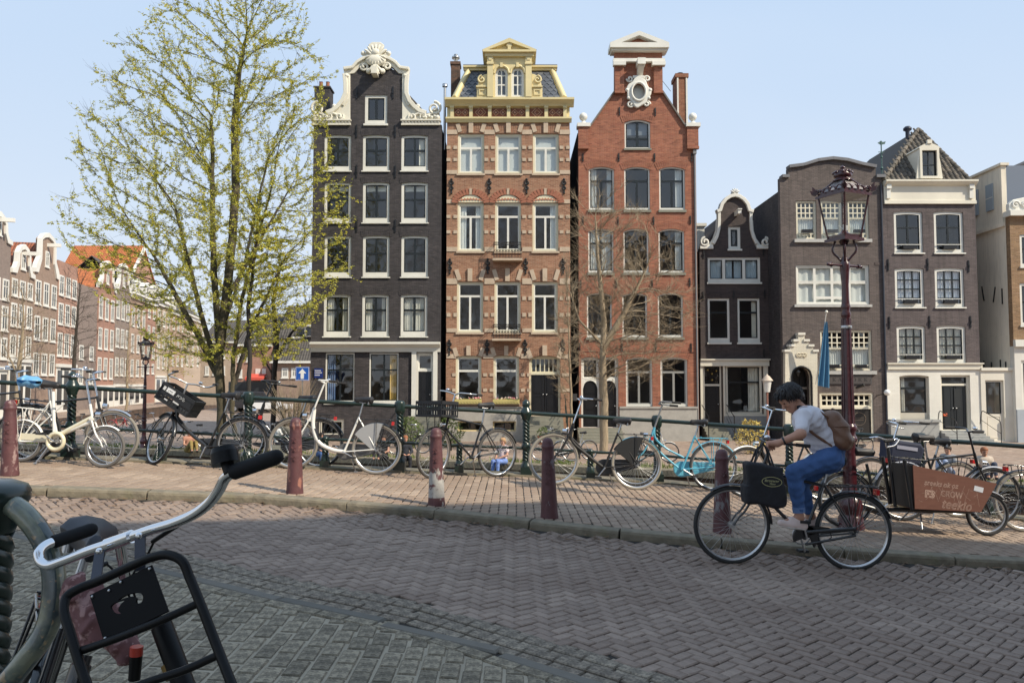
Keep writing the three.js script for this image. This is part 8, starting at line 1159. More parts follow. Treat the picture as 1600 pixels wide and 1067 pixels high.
const cap=(a,b,r1,r2)=>{const ax=a[0],ay=a[1],az=a[2],dx=b[0]- ax,dy=b[1]- ay,dz=b[2]- az,l=dx*dx + dy*dy + dz*dz||1e-9;return(x,y,z)=>{const t=clamp(((x - ax)*dx +(y - ay)*dy +(z - az)*dz)/l,0,1),u=x - ax - dx*t,v=y - ay - dy*t,w=z - az - dz*t;return Math.sqrt(u*u + v*v + w*w)-(r1 +(r2 - r1)*t);};};
const smin=(a,b,k)=>{const h=clamp(0.5 + 0.5*(b - a)/k,0,1);return b +(a - b)*h - k*h*(1 - h);};
const blend=(list,k)=>(x,y,z)=>{let d=list[0](x,y,z);for(let i=1;i<list.length;i++)d=smin(d,list[i](x,y,z),k);return d;};
const boundsOf=(pts,pad)=>[[0,1,2].map((k)=>Math.min(...pts.map((p)=>p[k]))- pad),[0,1,2].map((k)=>Math.max(...pts.map((p)=>p[k]))+ pad)];
const lerp3=(a,b,t)=>a.map((q,i)=>q +(b[i]- q)*t);
const SKIN=phys([0.46,0.24,0.16],0.6,{sheen:0.2});
// a head looking along fwd (unit) with up vector; c is the centre of the skull
function headField(c,fwd,up,s=1){
 const F=V(...fwd).normalize(),U=V(...up).addScaledVector(F,-V(...up).dot(F)).normalize(),S=V().crossVectors(F,U),q=(f,u,w)=>[c[0]+(F.x*f + U.x*u + S.x*w)*s,c[1]+(F.y*f + U.y*u + S.y*w)*s,c[2]+(F.z*f + U.z*u + S.z*w)*s];
 const skull=cap(q(-0.02,0.02,0),q(0.012,0.03,0),0.084*s,0.08*s),face=cap(q(0.035,-0.0,0),q(0.045,-0.075,0),0.062*s,0.042*s),chin=cap(q(0.06,-0.095,-0.012),q(0.06,-0.095,0.012),0.022*s,0.022*s),nose=cap(q(0.092,0.005,0),q(0.112,-0.035,0),0.008*s,0.014*s),brow=cap(q(0.082,0.022,-0.03),q(0.082,0.022,0.03),0.014*s,0.014*s),lip1=cap(q(0.088,-0.062,-0.016),q(0.088,-0.062,0.016),0.0085*s,0.0085*s),lip2=cap(q(0.085,-0.074,-0.013),q(0.085,-0.074,0.013),0.0085*s,0.0085*s);
 const cheeks=[-1,1].map((k)=>cap(q(0.06,-0.025,k*0.038),q(0.05,-0.055,k*0.034),0.026*s,0.022*s)),ears=[-1,1].map((k)=>cap(q(-0.008,0.012,k*0.08),q(-0.004,-0.028,k*0.076),0.014*s,0.009*s));
 const base=blend([skull,face,chin,...cheeks,brow],0.03*s),fine=blend([nose,lip1,lip2],0.006*s),ear=blend(ears,0.004),eyes=[-1,1].map((k)=>cap(q(0.088,0.002,k*0.031),q(0.088,0.002,k*0.031),0.013*s,0.013*s));
 const f=(x,y,z)=>{let d=smin(base(x,y,z),fine(x,y,z),0.012*s);d=smin(d,ear(x,y,z),0.006*s);for(const e of eyes)d=Math.max(d,-e(x,y,z)+ 0.002*s);return d;};
 return{f,q,F,U,S};
}
function person(label,j,o){
 const{skin=SKIN,cell=0.012,shirt,trousers,hairMat,hair='short',shoes,shirtMat,trouserMat,sleeve=0.55,legEnd=0.86,build=1,headCell=cell*0.55,fingers}=o;
 const g=thing('person',label,'person',[j.o[0],j.o[1],j.o[2]]),b=build;
 const H=headField(j.head,j.look,j.headUp??[0,1,0],o.headScale??1);
 const arm=(s)=>[cap(j['sh' + s],j['el' + s],0.046*b,0.038*b),cap(j['el' + s],j['ha' + s],0.04*b,0.026)];
 const leg=(s)=>[cap(j['hip' + s],j['kn' + s],0.082*b,0.058*b),cap(j['kn' + s],lerp3(j['kn' + s],j['an' + s],0.35),0.056*b,0.055*b),cap(lerp3(j['kn' + s],j['an' + s],0.35),j['an' + s],0.055*b,0.035)];
 const foot=(s)=>cap(j['an' + s],j['to' + s],0.028,0.016),heel=(s)=>cap(j['an' + s],lerp3(j['an' + s],j['he' + s]??j['to' + s],j['he' + s]?0.8:0.1),0.028,0.02);
 const chestL=lerp3(j.chest,j.shL,0.45),chestR=lerp3(j.chest,j.shR,0.45),belly=lerp3(j.chest,j.pelvis,0.55);
 const trunk=(e)=>[cap(chestL,chestR,0.115*b + e,0.115*b + e),cap(j.chest,belly,0.125*b + e,0.12*b + e),cap(belly,j.pelvis,0.12*b + e,0.125*b + e),cap(j.shL,j.shR,0.055*b + e,0.055*b + e),cap(j.neck,lerp3(j.neck,j.chest,0.5),0.055,0.09*b + e)];
 const hips=(e)=>[cap(j.hipL,j.hipR,0.105*b + e,0.105*b + e),cap(j.pelvis,lerp3(j.hipL,j.hipR,0.5),0.12*b + e,0.12*b + e)];
 const neck=cap(lerp3(j.head,j.neck,0.45),j.neck,0.05,0.056);
 const hands=[];const fingerFields=[];
 for(const s of['L','R']){const a=j['el' + s],h=j['ha' + s],d=V(h[0]- a[0],h[1]- a[1],h[2]- a[2]).normalize();const grip=o.grip?.[s];
  if(!grip){const side=V().crossVectors(d,V(0,1,0)).normalize(),down=V().crossVectors(side,d).normalize();const p=(f,w,u)=>[h[0]+ d.x*f + side.x*w + down.x*u,h[1]+ d.y*f + side.y*w + down.y*u,h[2]+ d.z*f + side.z*w + down.z*u];hands.push(cap(p(0.01,-0.018,0),p(0.07,-0.02,0),0.02,0.017),cap(p(0.01,0.018,0),p(0.07,0.02,0),0.02,0.017));for(let k=0;k<4;k++){const w=-0.03 + k*0.02,L=[0.055,0.068,0.072,0.06][k];fingerFields.push(cap(p(0.075,w,0),p(0.075 + L*0.6,w*1.1,0.006),0.0095,0.0085),cap(p(0.075 + L*0.6,w*1.1,0.006),p(0.075 + L,w*1.1,0.025),0.0085,0.0075));}fingerFields.push(cap(p(0.02,0.03,0),p(0.065,0.055,0.012),0.012,0.0095));}
  else{const{c,axis,out}=grip,A=V(...axis).normalize(),Uo=V(...out).addScaledVector(A,-V(...out).dot(A)).normalize(),N=V().crossVectors(A,Uo),p=(a2,r,t)=>[c[0]+ A.x*a2 +(Uo.x*Math.cos(t)+ N.x*Math.sin(t))*r,c[1]+ A.y*a2 +(Uo.y*Math.cos(t)+ N.y*Math.sin(t))*r,c[2]+ A.z*a2 +(Uo.z*Math.cos(t)+ N.z*Math.sin(t))*r];
   hands.push(cap(h,p(-0.028,0.032,0),0.026,0.019),cap(h,p(0.028,0.032,0),0.026,0.019),cap(p(-0.03,0.032,0),p(0.03,0.032,0),0.018,0.018));
   for(let k=0;k<4;k++){const w=-0.033 + k*0.0215,L=[0.85,1,1.05,0.95][k];let last=p(w,0.034,0.25);for(const[t,r]of[[1.0,0.033],[1.9,0.028],[2.8,0.026]]){const nx=p(w,r,t*L);fingerFields.push(cap(last,nx,0.0098,0.009));last=nx;}}
   fingerFields.push(cap(p(0.04,0.034,-0.3),p(0.048,0.032,-1.2),0.012,0.0105),cap(p(0.048,0.032,-1.2),p(0.036,0.027,-2.1),0.0105,0.009));}}
 const bodyList=[...trunk(-0.008),...hips(-0.008),...arm('L'),...arm('R'),...leg('L'),...leg('R'),foot('L'),foot('R'),heel('L'),heel('R'),neck];
 const bodyF=blend(bodyList,0.03),handF=blend(hands,0.02),fing=(x,y,z)=>{let d=1;for(const f of fingerFields)d=smin(d,f(x,y,z),0.004);return d;};
 const all=(x,y,z)=>{let d=smin(bodyF(x,y,z),H.f(x,y,z),0.015);d=smin(d,handF(x,y,z),0.02);return smin(d,fing(x,y,z),0.006);};
// the body on a coarse grid; head and hands on fine grids of their own, cut where they meet and merged into one geometry
 const handR=0.13,cutHead=(x,y,z)=>Math.hypot(x - j.head[0],y - j.head[1],z - j.head[2])- 0.155,P2=Object.entries(j).filter(([k,v])=>Array.isArray(v)&&!['o','look','headUp'].includes(k)).map(([,v])=>v);
 const geos=[],fine=cell<=0.014;
 const inHands=(x,y,z)=>Math.min(...['L','R'].map((s)=>{const h=j['ha' + s];return Math.hypot(x - h[0],y - h[1],z - h[2])- handR;}));
 if(fine){
  geos.push(skinOf((x,y,z)=>Math.max(all(x,y,z),-(cutHead(x,y,z)+ 0.012),-(inHands(x,y,z)+ 0.012)),...boundsOf(P2,0.2),cell));
  geos.push(skinOf((x,y,z)=>Math.max(smin(H.f(x,y,z),neck(x,y,z),0.015),cutHead(x,y,z)),...boundsOf([j.head],0.165),headCell));
  for(const s of['L','R']){const h=j['ha' + s];geos.push(skinOf((x,y,z)=>Math.max(all(x,y,z),Math.hypot(x - h[0],y - h[1],z - h[2])- handR),...boundsOf([h],handR + 0.01),0.0042));}
 }else geos.push(skinOf(all,...boundsOf(P2,0.2),cell));
 const body=part('body',merge(geos.map((q)=>clean(q))),skin,g);
 const gc=fine?cell*0.85:cell,fold=(x,y,z,k)=>(fine?0.0035*Math.sin(x*46 + y*31 + Math.sin(z*29 + y*17)*2.2)*k + 0.0025*Math.sin(y*83 - x*37 + z*53)*k:0);
 const shl=[];for(const s of['L','R'])shl.push(cap(j['sh' + s],lerp3(j['sh' + s],j['el' + s],Math.min(1,sleeve)),0.062*b,0.058*b));if(sleeve>1)for(const s of['L','R'])shl.push(cap(j['el' + s],lerp3(j['el' + s],j['ha' + s],sleeve - 1),0.052*b,0.042));
 const hem=o.hem??lerp3(j.chest,j.pelvis,1.0),hd=V(j.pelvis[0]- j.chest[0],j.pelvis[1]- j.chest[1],j.pelvis[2]- j.chest[2]).normalize();
 const shirtF=blend([...trunk(0.012),...shl],0.035);const nk=V(j.head[0]- j.neck[0],j.head[1]- j.neck[1],j.head[2]- j.neck[2]).normalize();
 part('shirt',[skinOf((x,y,z)=>Math.max(shirtF(x,y,z)+ fold(x,y,z,1),(x - hem[0])*hd.x +(y - hem[1])*hd.y +(z - hem[2])*hd.z,Math.hypot(x - j.neck[0],y - j.neck[1],z - j.neck[2])<0.095?(x - j.neck[0])*nk.x +(y - j.neck[1])*nk.y +(z - j.neck[2])*nk.z - 0.02:-1,-(cap(j.neck,j.head,0.058,0.062)(x,y,z))),...boundsOf(P2,0.22),gc)],shirtMat,g);
 const tl=[...hips(0.008)];for(const s of['L','R']){const an=lerp3(j['kn' + s],j['an' + s],legEnd);tl.push(cap(j['hip' + s],j['kn' + s],0.095*b,0.07*b),cap(j['kn' + s],lerp3(j['kn' + s],an,0.4),0.068*b,0.062*b),cap(lerp3(j['kn' + s],an,0.4),an,0.062*b,0.05));}
 const tf=blend(tl,0.03),ends=['L','R'].map((s)=>{const an=lerp3(j['kn' + s],j['an' + s],legEnd),d=V(j['an' + s][0]- j['kn' + s][0],j['an' + s][1]- j['kn' + s][1],j['an' + s][2]- j['kn' + s][2]).normalize();return(x,y,z)=>{const q=(x - an[0])*d.x +(y - an[1])*d.y +(z - an[2])*d.z,r=Math.hypot(x - an[0],y - an[1],z - an[2]);return r<0.14?q:-1;};});
 part('trousers',[skinOf((x,y,z)=>Math.max(tf(x,y,z)+ fold(x,y,z,0.9),...ends.map((e)=>e(x,y,z))),...boundsOf(P2,0.2),gc)],trouserMat,g);
 if(o.cuffs)for(const s of['L']){const an=lerp3(j['kn' + s],j['an' + s],legEnd),up=lerp3(j['kn' + s],j['an' + s],legEnd - 0.12);part('trouser_cuff',[bar(up,an,0.057,0.054,16)],o.cuffs,g);}
 for(const s of['L','R']){const a=j['an' + s],t=j['to' + s],d=V(t[0]- a[0],t[1]- a[1],t[2]- a[2]),he=j['he' + s]??[a[0]- d.x*0.25,t[1],a[2]- d.z*0.25],sole=lerp3(he,t,0.55);const sf=blend([cap(he,sole,0.034,0.036),cap(sole,t,0.037,0.028),cap(lerp3(he,a,0.55),lerp3(a,t,0.45),0.034,0.03)],0.02);const sh=part('shoe',[skinOf(sf,...boundsOf([a,t,he],0.07),fine?0.007:cell)],shoes,g);if(fine)part('sole',[skinOf((x,y,z)=>{const dn=V(t[0]- he[0],t[1]- he[1],t[2]- he[2]).normalize(),up=V(-dn.y,dn.x,0).multiplyScalar(dn.x<0?-1:1),h=(x - he[0])*up.x +(y - he[1])*up.y;return Math.max(sf(x,y,z)- 0.004,h + 0.02);},...boundsOf([a,t,he],0.07),0.007)],o.sole??shoes,sh);}
// hair: a cap over the skull, cut away from the face
 const{q,F,U}=H,hs=o.headScale??1,hairF=blend([cap(q(-0.03,0.03,0),q(0.02,0.045,0),0.1*hs,0.092*hs),...(hair==='long'?[cap(q(-0.06,0,0),q(-0.075,-0.18,0),0.075,0.06)]:[cap(q(-0.055,-0.02,0),q(-0.06,-0.07,0),0.068*hs,0.05*hs)]),...(o.fringe?[cap(q(0.05,0.085,-0.03),q(0.115,0.05,0.02),0.045,0.02),cap(q(0.04,0.085,0.02),q(0.09,0.03,0.065),0.045,0.018),cap(q(0.0,0.03,0.08),q(-0.01,-0.05,0.085),0.03,0.016)]:[])],0.03);
 part('hair',[skinOf((x,y,z)=>{const X=x - j.head[0],Y=y - j.head[1],Z=z - j.head[2],f=X*F.x + Y*F.y + Z*F.z,u=X*U.x + Y*U.y + Z*U.z;return Math.max(hairF(x,y,z)+(fine?0.004*Math.sin(x*61 + 2*Math.sin(y*47 + z*38))+ 0.003*Math.sin(z*97 + 2*Math.sin(x*71 - y*53)):0),Math.min(f*0.75 - u - 0.012,f>0?f*0.6 - u - 0.01:1));},...boundsOf([j.head],hair==='long'?0.34:0.2),fine?0.006:cell)],hairMat,g);
 if(fine){
  const locks=[];for(let i=0;i<300;i++){const a=rr(-PI,PI),front=Math.max(0,Math.cos(a)),end=(front>0.45?1.0 + 0.36*front:1.78 + 0.4*Math.max(0,-Math.cos(a)))*rr(0.8,1.14),r0=rr(0.098,0.112),sw=rr(-0.25,0.45),pts=Array.from({length:6},(_,k)=>{const t=0.12 +(end - 0.12)*k/5,b2=a + sw*k/5,R=r0 +(k>3?rr(-0.004,0.01)+ front*rr(0,0.022)*(k - 3):0);return V(...q(-0.008 + Math.cos(b2)*Math.sin(t)*R*1.06,0.03 + Math.cos(t)*R,Math.sin(b2)*Math.sin(t)*R*0.95));});locks.push(sweep(pts,(k)=>[0.006,0.011,0.012,0.011,0.008,0.002][k],5,false));}
  part('hair_locks',locks,hairMat,g);
 }
 if(fine){part('eye',[-1,1].map((k)=>sph(0.0115,...q(0.079,0.002,k*0.031),1,1,1,10)),mat([0.6,0.56,0.52],0.3),body);part('iris',[-1,1].map((k)=>sph(0.005,...q(0.0885,0.001,k*0.031),1,1,1,8)),mat([0.05,0.03,0.02],0.3),body);part('eyebrow',[-1,1].map((k)=>bar(q(0.094,0.024,k*0.014),q(0.084,0.026,k*0.048),0.0045)),hairMat,body);}
 return g;
}
const DENIM=mat([0.06,0.135,0.33],0.85,{map:tex(512,(u,v)=>0.66 + 0.34*fbm(u,v,5,5,501)+ 0.14*(noise(u*200,v*200,200,502)- 0.5),0.5),bumpMap:tex(256,(u,v)=>fbm(u,v,6,4,505),0.4,false),bumpScale:0.01});
// ---------------------------------------------------------------- the cyclist and the bicycle ridden
const CD=7.13;
{
 const rear=P(1325,597,CD),front=P(1137,597,CD),midX=(rear.x + front.x)/2,wb=rear.x - front.x,bike=bicycle('old black bicycle ridden to the left across the road',{style:'mens',wb,R:0.353,crank:-1.9,steer:0.02,barH:1.1,seatH:0.99,fullCase:false,group:'ridden bicycles',stand:false,barBack:0.26,barW:0.24,fenderMat:mat([0.035,0.035,0.038],0.3),tyre:mat([0.025,0.025,0.025],0.7),frameMat:glossy([0.02,0.02,0.021],0.4),barMat:BIKEBLACK});
 delete bike.userData.group;bike.position.set(midX,roadY(midX)+ 0.006,-CD);bike.rotation.order='YXZ';bike.rotation.set(0,PI,slope(midX)*Math.cos(PI));
 {const B=[-wb/2 + 0.45,0.285];part('chain_guard',[ext([...circleArc(B[0],B[1],0.115,-0.4,PI*1.25,16).map((p)=>[p.x,p.y]),[-wb/2 + 0.22,0.3],[-wb/2 + 0.24,0.38]],0.02,-0.06,0.004),bar([B[0],B[1]+ 0.05,-0.055],[-wb/2,0.39,-0.055],0.02),bar([B[0],B[1]- 0.06,-0.055],[-wb/2,0.33,-0.055],0.012)],BIKEBLACK,bike);}
 const O=[0,0,-CD],W=(px,py,dz=0)=>{const p=P(px,py,CD - dz);return[p.x,p.y,p.z + CD];};
 const grip=W(1206,699,0.235),gripR=W(1206,697,-0.235),ax=[-1,0.03,0];
 const jj={o:O,head:W(1236,622),look:[-0.82,-0.57,0.12],headUp:[-0.2,1,0],neck:W(1256,643),chest:W(1268,661),pelvis:W(1297,703),shL:W(1256,651,0.165),shR:W(1258,651,-0.165),elL:W(1252,678,0.29),haL:W(1215,693,0.235),elR:W(1250,680,-0.27),haR:W(1215,692,-0.235),hipL:W(1296,717,0.09),hipR:W(1296,717,-0.09),knL:W(1242,738,0.11),knR:W(1250,754,-0.1),anL:W(1250,808,0.13),anR:W(1268,806,-0.13),toL:W(1220,817,0.15),heL:W(1257,822,0.13),toR:W(1243,824,-0.15),heR:W(1275,818,-0.13)};
 const p=person('woman with short dark hair, white shirt, jeans riding a bicycle',jj,{cell:0.011,build:1.05,shirtMat:mat([0.66,0.64,0.68],0.9,{bumpMap:speckBump,bumpScale:0.004}),trouserMat:DENIM,cuffs:mat([0.12,0.2,0.38],0.9),shoes:mat([0.75,0.6,0.55],0.8),sole:mat([0.78,0.74,0.7],0.8),hairMat:mat([0.016,0.012,0.011],0.5,{bumpMap:tex(256,(u,v)=>noise(u*40,v*5,40,7,5)*0.7 + 0.3*noise(u*90,v*9,90,8,9),0.3,false),bumpScale:0.012}),fringe:true,sleeve:0.72,legEnd:0.9,hem:W(1291,697),headCell:0.0042,grip:{L:{c:grip,axis:ax,out:[0.75,0.65,0.1]},R:{c:gripR,axis:ax,out:[0.75,0.65,-0.1]}}});
 p.userData.label='cyclist with short dark hair, white shirt and jeans riding to the left';
 const scarf=single('scarf','dark scarf round the neck of the cyclist','scarf',[tube([0,1,2,3,4,5,6].map((k)=>{const a=k/7*2*PI;return[jj.neck[0]- 0.012 + Math.cos(a)*0.062,jj.neck[1]+ 0.022 - Math.cos(a)*0.03,jj.neck[2]+ Math.sin(a)*0.062];}),0.02,40,8,true)],mat([0.02,0.022,0.03],0.9));scarf.position.set(0,0,-CD);
// wristband, backpack, hand bag
 const wr=lerp3(jj.haL,jj.elL,0.28),wd=V(jj.elL[0]- jj.haL[0],jj.elL[1]- jj.haL[1],jj.elL[2]- jj.haL[2]).normalize(),wb2=single('wristband','dark band on the near wrist of the cyclist','wristband',[bar(V(...wr).addScaledVector(wd,-0.008),V(...wr).addScaledVector(wd,0.008),0.037,0.038,18)],mat([0.02,0.018,0.018],0.5));wb2.position.set(0,0,-CD);
 const bp=thing('backpack','brown leather backpack on the back of the cyclist','backpack',O),LB=mat([0.2,0.1,0.058],0.5,{map:speck,bumpMap:speckBump,bumpScale:0.006});
 const bo=[W(1288,664),W(1316,690)],bf=blend([cap(W(1300,660,0.07),W(1300,660,-0.07),0.06,0.06),cap(W(1314,688,0.1),W(1314,688,-0.1),0.085,0.085),cap(W(1297,655,0.0),W(1322,690,0),0.07,0.075),cap(W(1312,670,0.08),W(1318,690,0.1),0.065,0.07),cap(W(1312,670,-0.08),W(1318,690,-0.1),0.065,0.07),cap(W(1305,652,0.08),W(1305,652,-0.08),0.045,0.045),cap(W(1312,672,0.09),W(1312,672,-0.09),0.08,0.08)],0.05);
 part('bag_body',[skinOf((x,y,z)=>bf(x,y,z)+ 0.004*Math.sin(x*40 + y*60 + z*20),...boundsOf([W(1290,640,0.1),W(1330,705,-0.1)],0.15),0.01)],LB,bp);
 part('flap',[skinOf((x,y,z)=>Math.max(bf(x,y,z)- 0.008,y - W(1300,640)[1],W(1300,666)[1]- y),...boundsOf([W(1290,640,0.1),W(1330,705,-0.1)],0.15),0.01)],LB,bp);
 for(const s of[-1,1])part('strap',[sweep([W(1298,655,s*0.1),W(1282,644,s*0.12),W(1266,637,s*0.12),W(1252,638,s*0.11),W(1248,648,s*0.12),W(1254,662,s*0.17),W(1272,678,s*0.17),W(1300,697,s*0.13)].map(vv),()=>0.013,6)],LB,bp);
 part('handle',[pipe([W(1296,648,0.03),W(1300,638,0.02),W(1306,640,-0.02),W(1304,650,-0.03)],0.006,0.02)],LB,bp);
 const hb=thing('tote_bag','black tote bag with an oval emblem hanging from the ridden bike','bag',O),BAG=mat([0.014,0.014,0.017],0.8,{bumpMap:speckBump,bumpScale:0.01});
 const c0=W(1193,757,0.3);const bagF=(x,y,z)=>{const X=x - c0[0],Y=y - c0[1],Z=z - c0[2],w=0.135 + 0.012*(Y<0?1:0),q=[Math.abs(X)- w*(1 - 0.1*Y),Math.abs(Y + 0.02*Math.sin(X*14))- 0.15,Math.abs(Z)- 0.05 - 0.03*(0.15 - Y)];return Math.hypot(Math.max(q[0],0),Math.max(q[1],0),Math.max(q[2],0))+ Math.min(Math.max(...q),0)- 0.03 + 0.006*Math.sin(X*38 + Y*21)*(0.5 + Math.abs(X)*3);};
 part('bag_body',[skinOf(bagF,[c0[0]- 0.27,c0[1]- 0.28,c0[2]- 0.16],[c0[0]+ 0.27,c0[1]+ 0.28,c0[2]+ 0.16],0.011)],BAG,hb);
 for(const s of[-1,1])part('bag_handle',[sweep([V(c0[0]- 0.1,c0[1]+ 0.16,c0[2]+ s*0.05),V(c0[0]- 0.04,c0[1]+ 0.3,c0[2]+ s*0.02 - 0.03),V(c0[0]+ 0.02,c0[1]+ 0.355,c0[2]- 0.05),V(c0[0]+ 0.05,c0[1]+ 0.3,c0[2]+ s*0.02 - 0.03),V(c0[0]+ 0.08,c0[1]+ 0.16,c0[2]+ s*0.05)],()=>0.009,6)],BAG,hb);
 const em=textTexture(512,256,(x,w,h)=>{x.strokeStyle='#b9b27c';x.lineWidth=11;x.beginPath();x.ellipse(w/2,h/2,236,112,0,0,7);x.stroke();x.fillStyle='#a8a478';x.font='italic bold 78px serif';x.textAlign='center';x.fillText('Brouwer',w/2 - 8,h/2 + 4);x.font='italic bold 60px serif';x.fillText('Thee',w/2 + 10,h/2 + 70);});printed('emblem',0.185,0.092,em,hb,[c0[0]+ 0.045,c0[1]+ 0.035,c0[2]+ 0.097],[-0.1,0,-0.07]);
}
// ---------------------------------------------------------------- people sitting on the far quay edge
function sitter(label,px,d,turn,o){
 const p=P(px,597,d),hh=o.h??0.92,base={o:[p.x,QY +(o.dy??0.04),p.z],head:[0,0.75,-0.02],look:o.look??[0,-0.15,1],neck:[0,0.6,-0.05],chest:[0,0.47,-0.06],pelvis:[0,0.1,-0.03],shL:[0.17,0.54,-0.06],shR:[-0.17,0.54,-0.06],elL:[0.22,0.3,0.04],elR:[-0.22,0.3,0.04],haL:[0.08,0.22,0.26],haR:[-0.08,0.22,0.26],hipL:[0.09,0.08,0],hipR:[-0.09,0.08,0],knL:[0.1,o.up?0.42:0.1,0.4],knR:[-0.1,o.up?0.4:0.1,0.4],anL:[0.1,o.up?0.06:-0.32,0.42 +(o.up?0.08:0)],anR:[-0.1,o.up?0.06:-0.32,0.42 +(o.up?0.08:0)],toL:[0.11,o.up?0.03:-0.38,0.6],toR:[-0.11,o.up?0.03:-0.38,0.6]};
 const g=person(label,base,{cell:0.02,...o});g.rotation.y=turn;return g;
}
const DARKHAIR=mat([0.03,0.02,0.015],0.7),GINGER=mat([0.28,0.1,0.04],0.7),WSHOE=mat([0.6,0.6,0.6],0.8),BSHOE=mat([0.02,0.02,0.02],0.7);
sitter('person in dark top and jeans with white shoes sitting on the quay edge',503,quayEdge(-7)*-1 - 0.05,0.5,{shirtMat:mat([0.03,0.03,0.04],0.9),trouserMat:DENIM,shoes:WSHOE,hairMat:DARKHAIR,sleeve:1.7});
sitter('person in black with bare arms sitting behind the white bike wheel',600,27.9,-0.4,{shirtMat:mat([0.02,0.02,0.02],0.9),trouserMat:mat([0.02,0.02,0.025],0.9),shoes:BSHOE,hairMat:DARKHAIR,sleeve:0.3,up:1});
sitter('ginger haired person in a dark jacket sitting on the quay edge',634,27.6,0.3,{shirtMat:mat([0.02,0.022,0.03],0.85),trouserMat:mat([0.02,0.02,0.025],0.9),shoes:BSHOE,hairMat:GINGER,hair:'long',sleeve:1.8});
sitter('blond person in a pale pink top and blue jeans sitting on the quay edge',785,26.45,-0.6,{shirtMat:mat([0.65,0.5,0.5],0.9),trouserMat:mat([0.16,0.25,0.55],0.85),shoes:WSHOE,hairMat:mat([0.4,0.24,0.12],0.7),hair:'long',sleeve:0.5});
sitter('person in a grey top sitting on the sunny quay behind the cargo bike',1478,23.2,-0.9,{shirtMat:mat([0.3,0.3,0.3],0.9),trouserMat:mat([0.3,0.36,0.5],0.9),shoes:WSHOE,hairMat:DARKHAIR,up:1});
sitter('person in a beige top sitting on the quay near the right picture edge',1536,22.6,-0.2,{shirtMat:mat([0.5,0.42,0.34],0.9),trouserMat:mat([0.05,0.06,0.09],0.9),shoes:BSHOE,hairMat:GINGER,hair:'long',up:1});
sitter('person in a white shirt sitting by the bowl of dry twigs',437,29.3,2.4,{shirtMat:mat([0.75,0.74,0.7],0.9),trouserMat:mat([0.05,0.05,0.06],0.9),shoes:BSHOE,hairMat:DARKHAIR,up:1,dy:0.45});
sitter('bare armed person sitting behind the crate bike',297,31.0,0.8,{shirtMat:mat([0.4,0.2,0.14],0.9),trouserMat:mat([0.28,0.2,0.07],0.9),shoes:BSHOE,hairMat:DARKHAIR,sleeve:0.3,up:1});
{const p=P(437,597,29.3),m=single('quay_bench','low stone block under the person in the white shirt','bench',[bx(-0.3,0.3,0,0.44,-0.25,0.25)],GREYSTONE);m.position.set(p.x,QY,p.z);}
// ---------------------------------------------------------------- nearest things: end of a green rail and the bicycle leaning on it
{
 const D=2.14,base=P(-14,597,D),y0=roadY(base.x),g=thing('rail_end','green iron rail end with curled pipe and twisted post at lower left corner','railing',[base.x,y0,-D]),W=(px,py,d)=>P(px,py,d).sub(g.position),top=W(-14,752,D).y;
 const WORN=phys([1,1,1],0.28,{clearcoat:0.9,clearcoatRoughness:0.12,map:tex(512,(u,v)=>{const f=clamp((fbm(u,v,5,6,601)- 0.5)*4,0,1),k=clamp((fbm(u,v,14,4,611)- 0.66)*12,0,1);return[0.03 + 0.13*f + 0.2*k,0.055 + 0.12*f + 0.1*k,0.06 + 0.06*f + 0.03*k];},0.35),bumpMap:speckBump,bumpScale:0.004});
 part('curled_pipe',[sweep(new THREE.CatmullRomCurve3([[-12,766,2.14],[11,784,2.12],[40,807,2.1],[66,842,2.09],[82,890,2.08],[82,941,2.07],[69,988,2.06],[42,1027,2.05],[14,1061,2.05],[-14,1092,2.05],[-60,1130,2.06]].map(([a,b,c])=>W(a,b,c))).getPoints(70),()=>0.029,18)],WORN,g);
 part('post',[bar([0,0.02,0],[0,top - 0.12,0],0.05,0.05,16),...[0,1,2,3].map((k)=>sweep(Array.from({length:90},(_,i)=>{const t=i/89,a=t*5.4*2*PI + k*PI/2;return V(Math.cos(a)*0.042,0.1 +(top - 0.24)*t,Math.sin(a)*0.042);}),()=>0.026,8))],GREENGLOSS,g);
 part('post_cap',[lathe([[0.066,top - 0.14],[0.075,top - 0.12],[0.075,top - 0.1],[0.09,top - 0.075],[0.103,top - 0.05],[0.104,top - 0.03],[0.095,top - 0.012],[0.06,top + 0.002],[0,top + 0.006]],28)],GREENGLOSS,g);
 part('post_collar',[lathe([[0.06,0.5],[0.085,0.52],[0.088,0.56],[0.07,0.59],[0.085,0.62],[0.06,0.65]],24),lathe([[0.14,0],[0.14,0.06],[0.1,0.1],[0.06,0.16]],24)],GREENGLOSS,g);
}
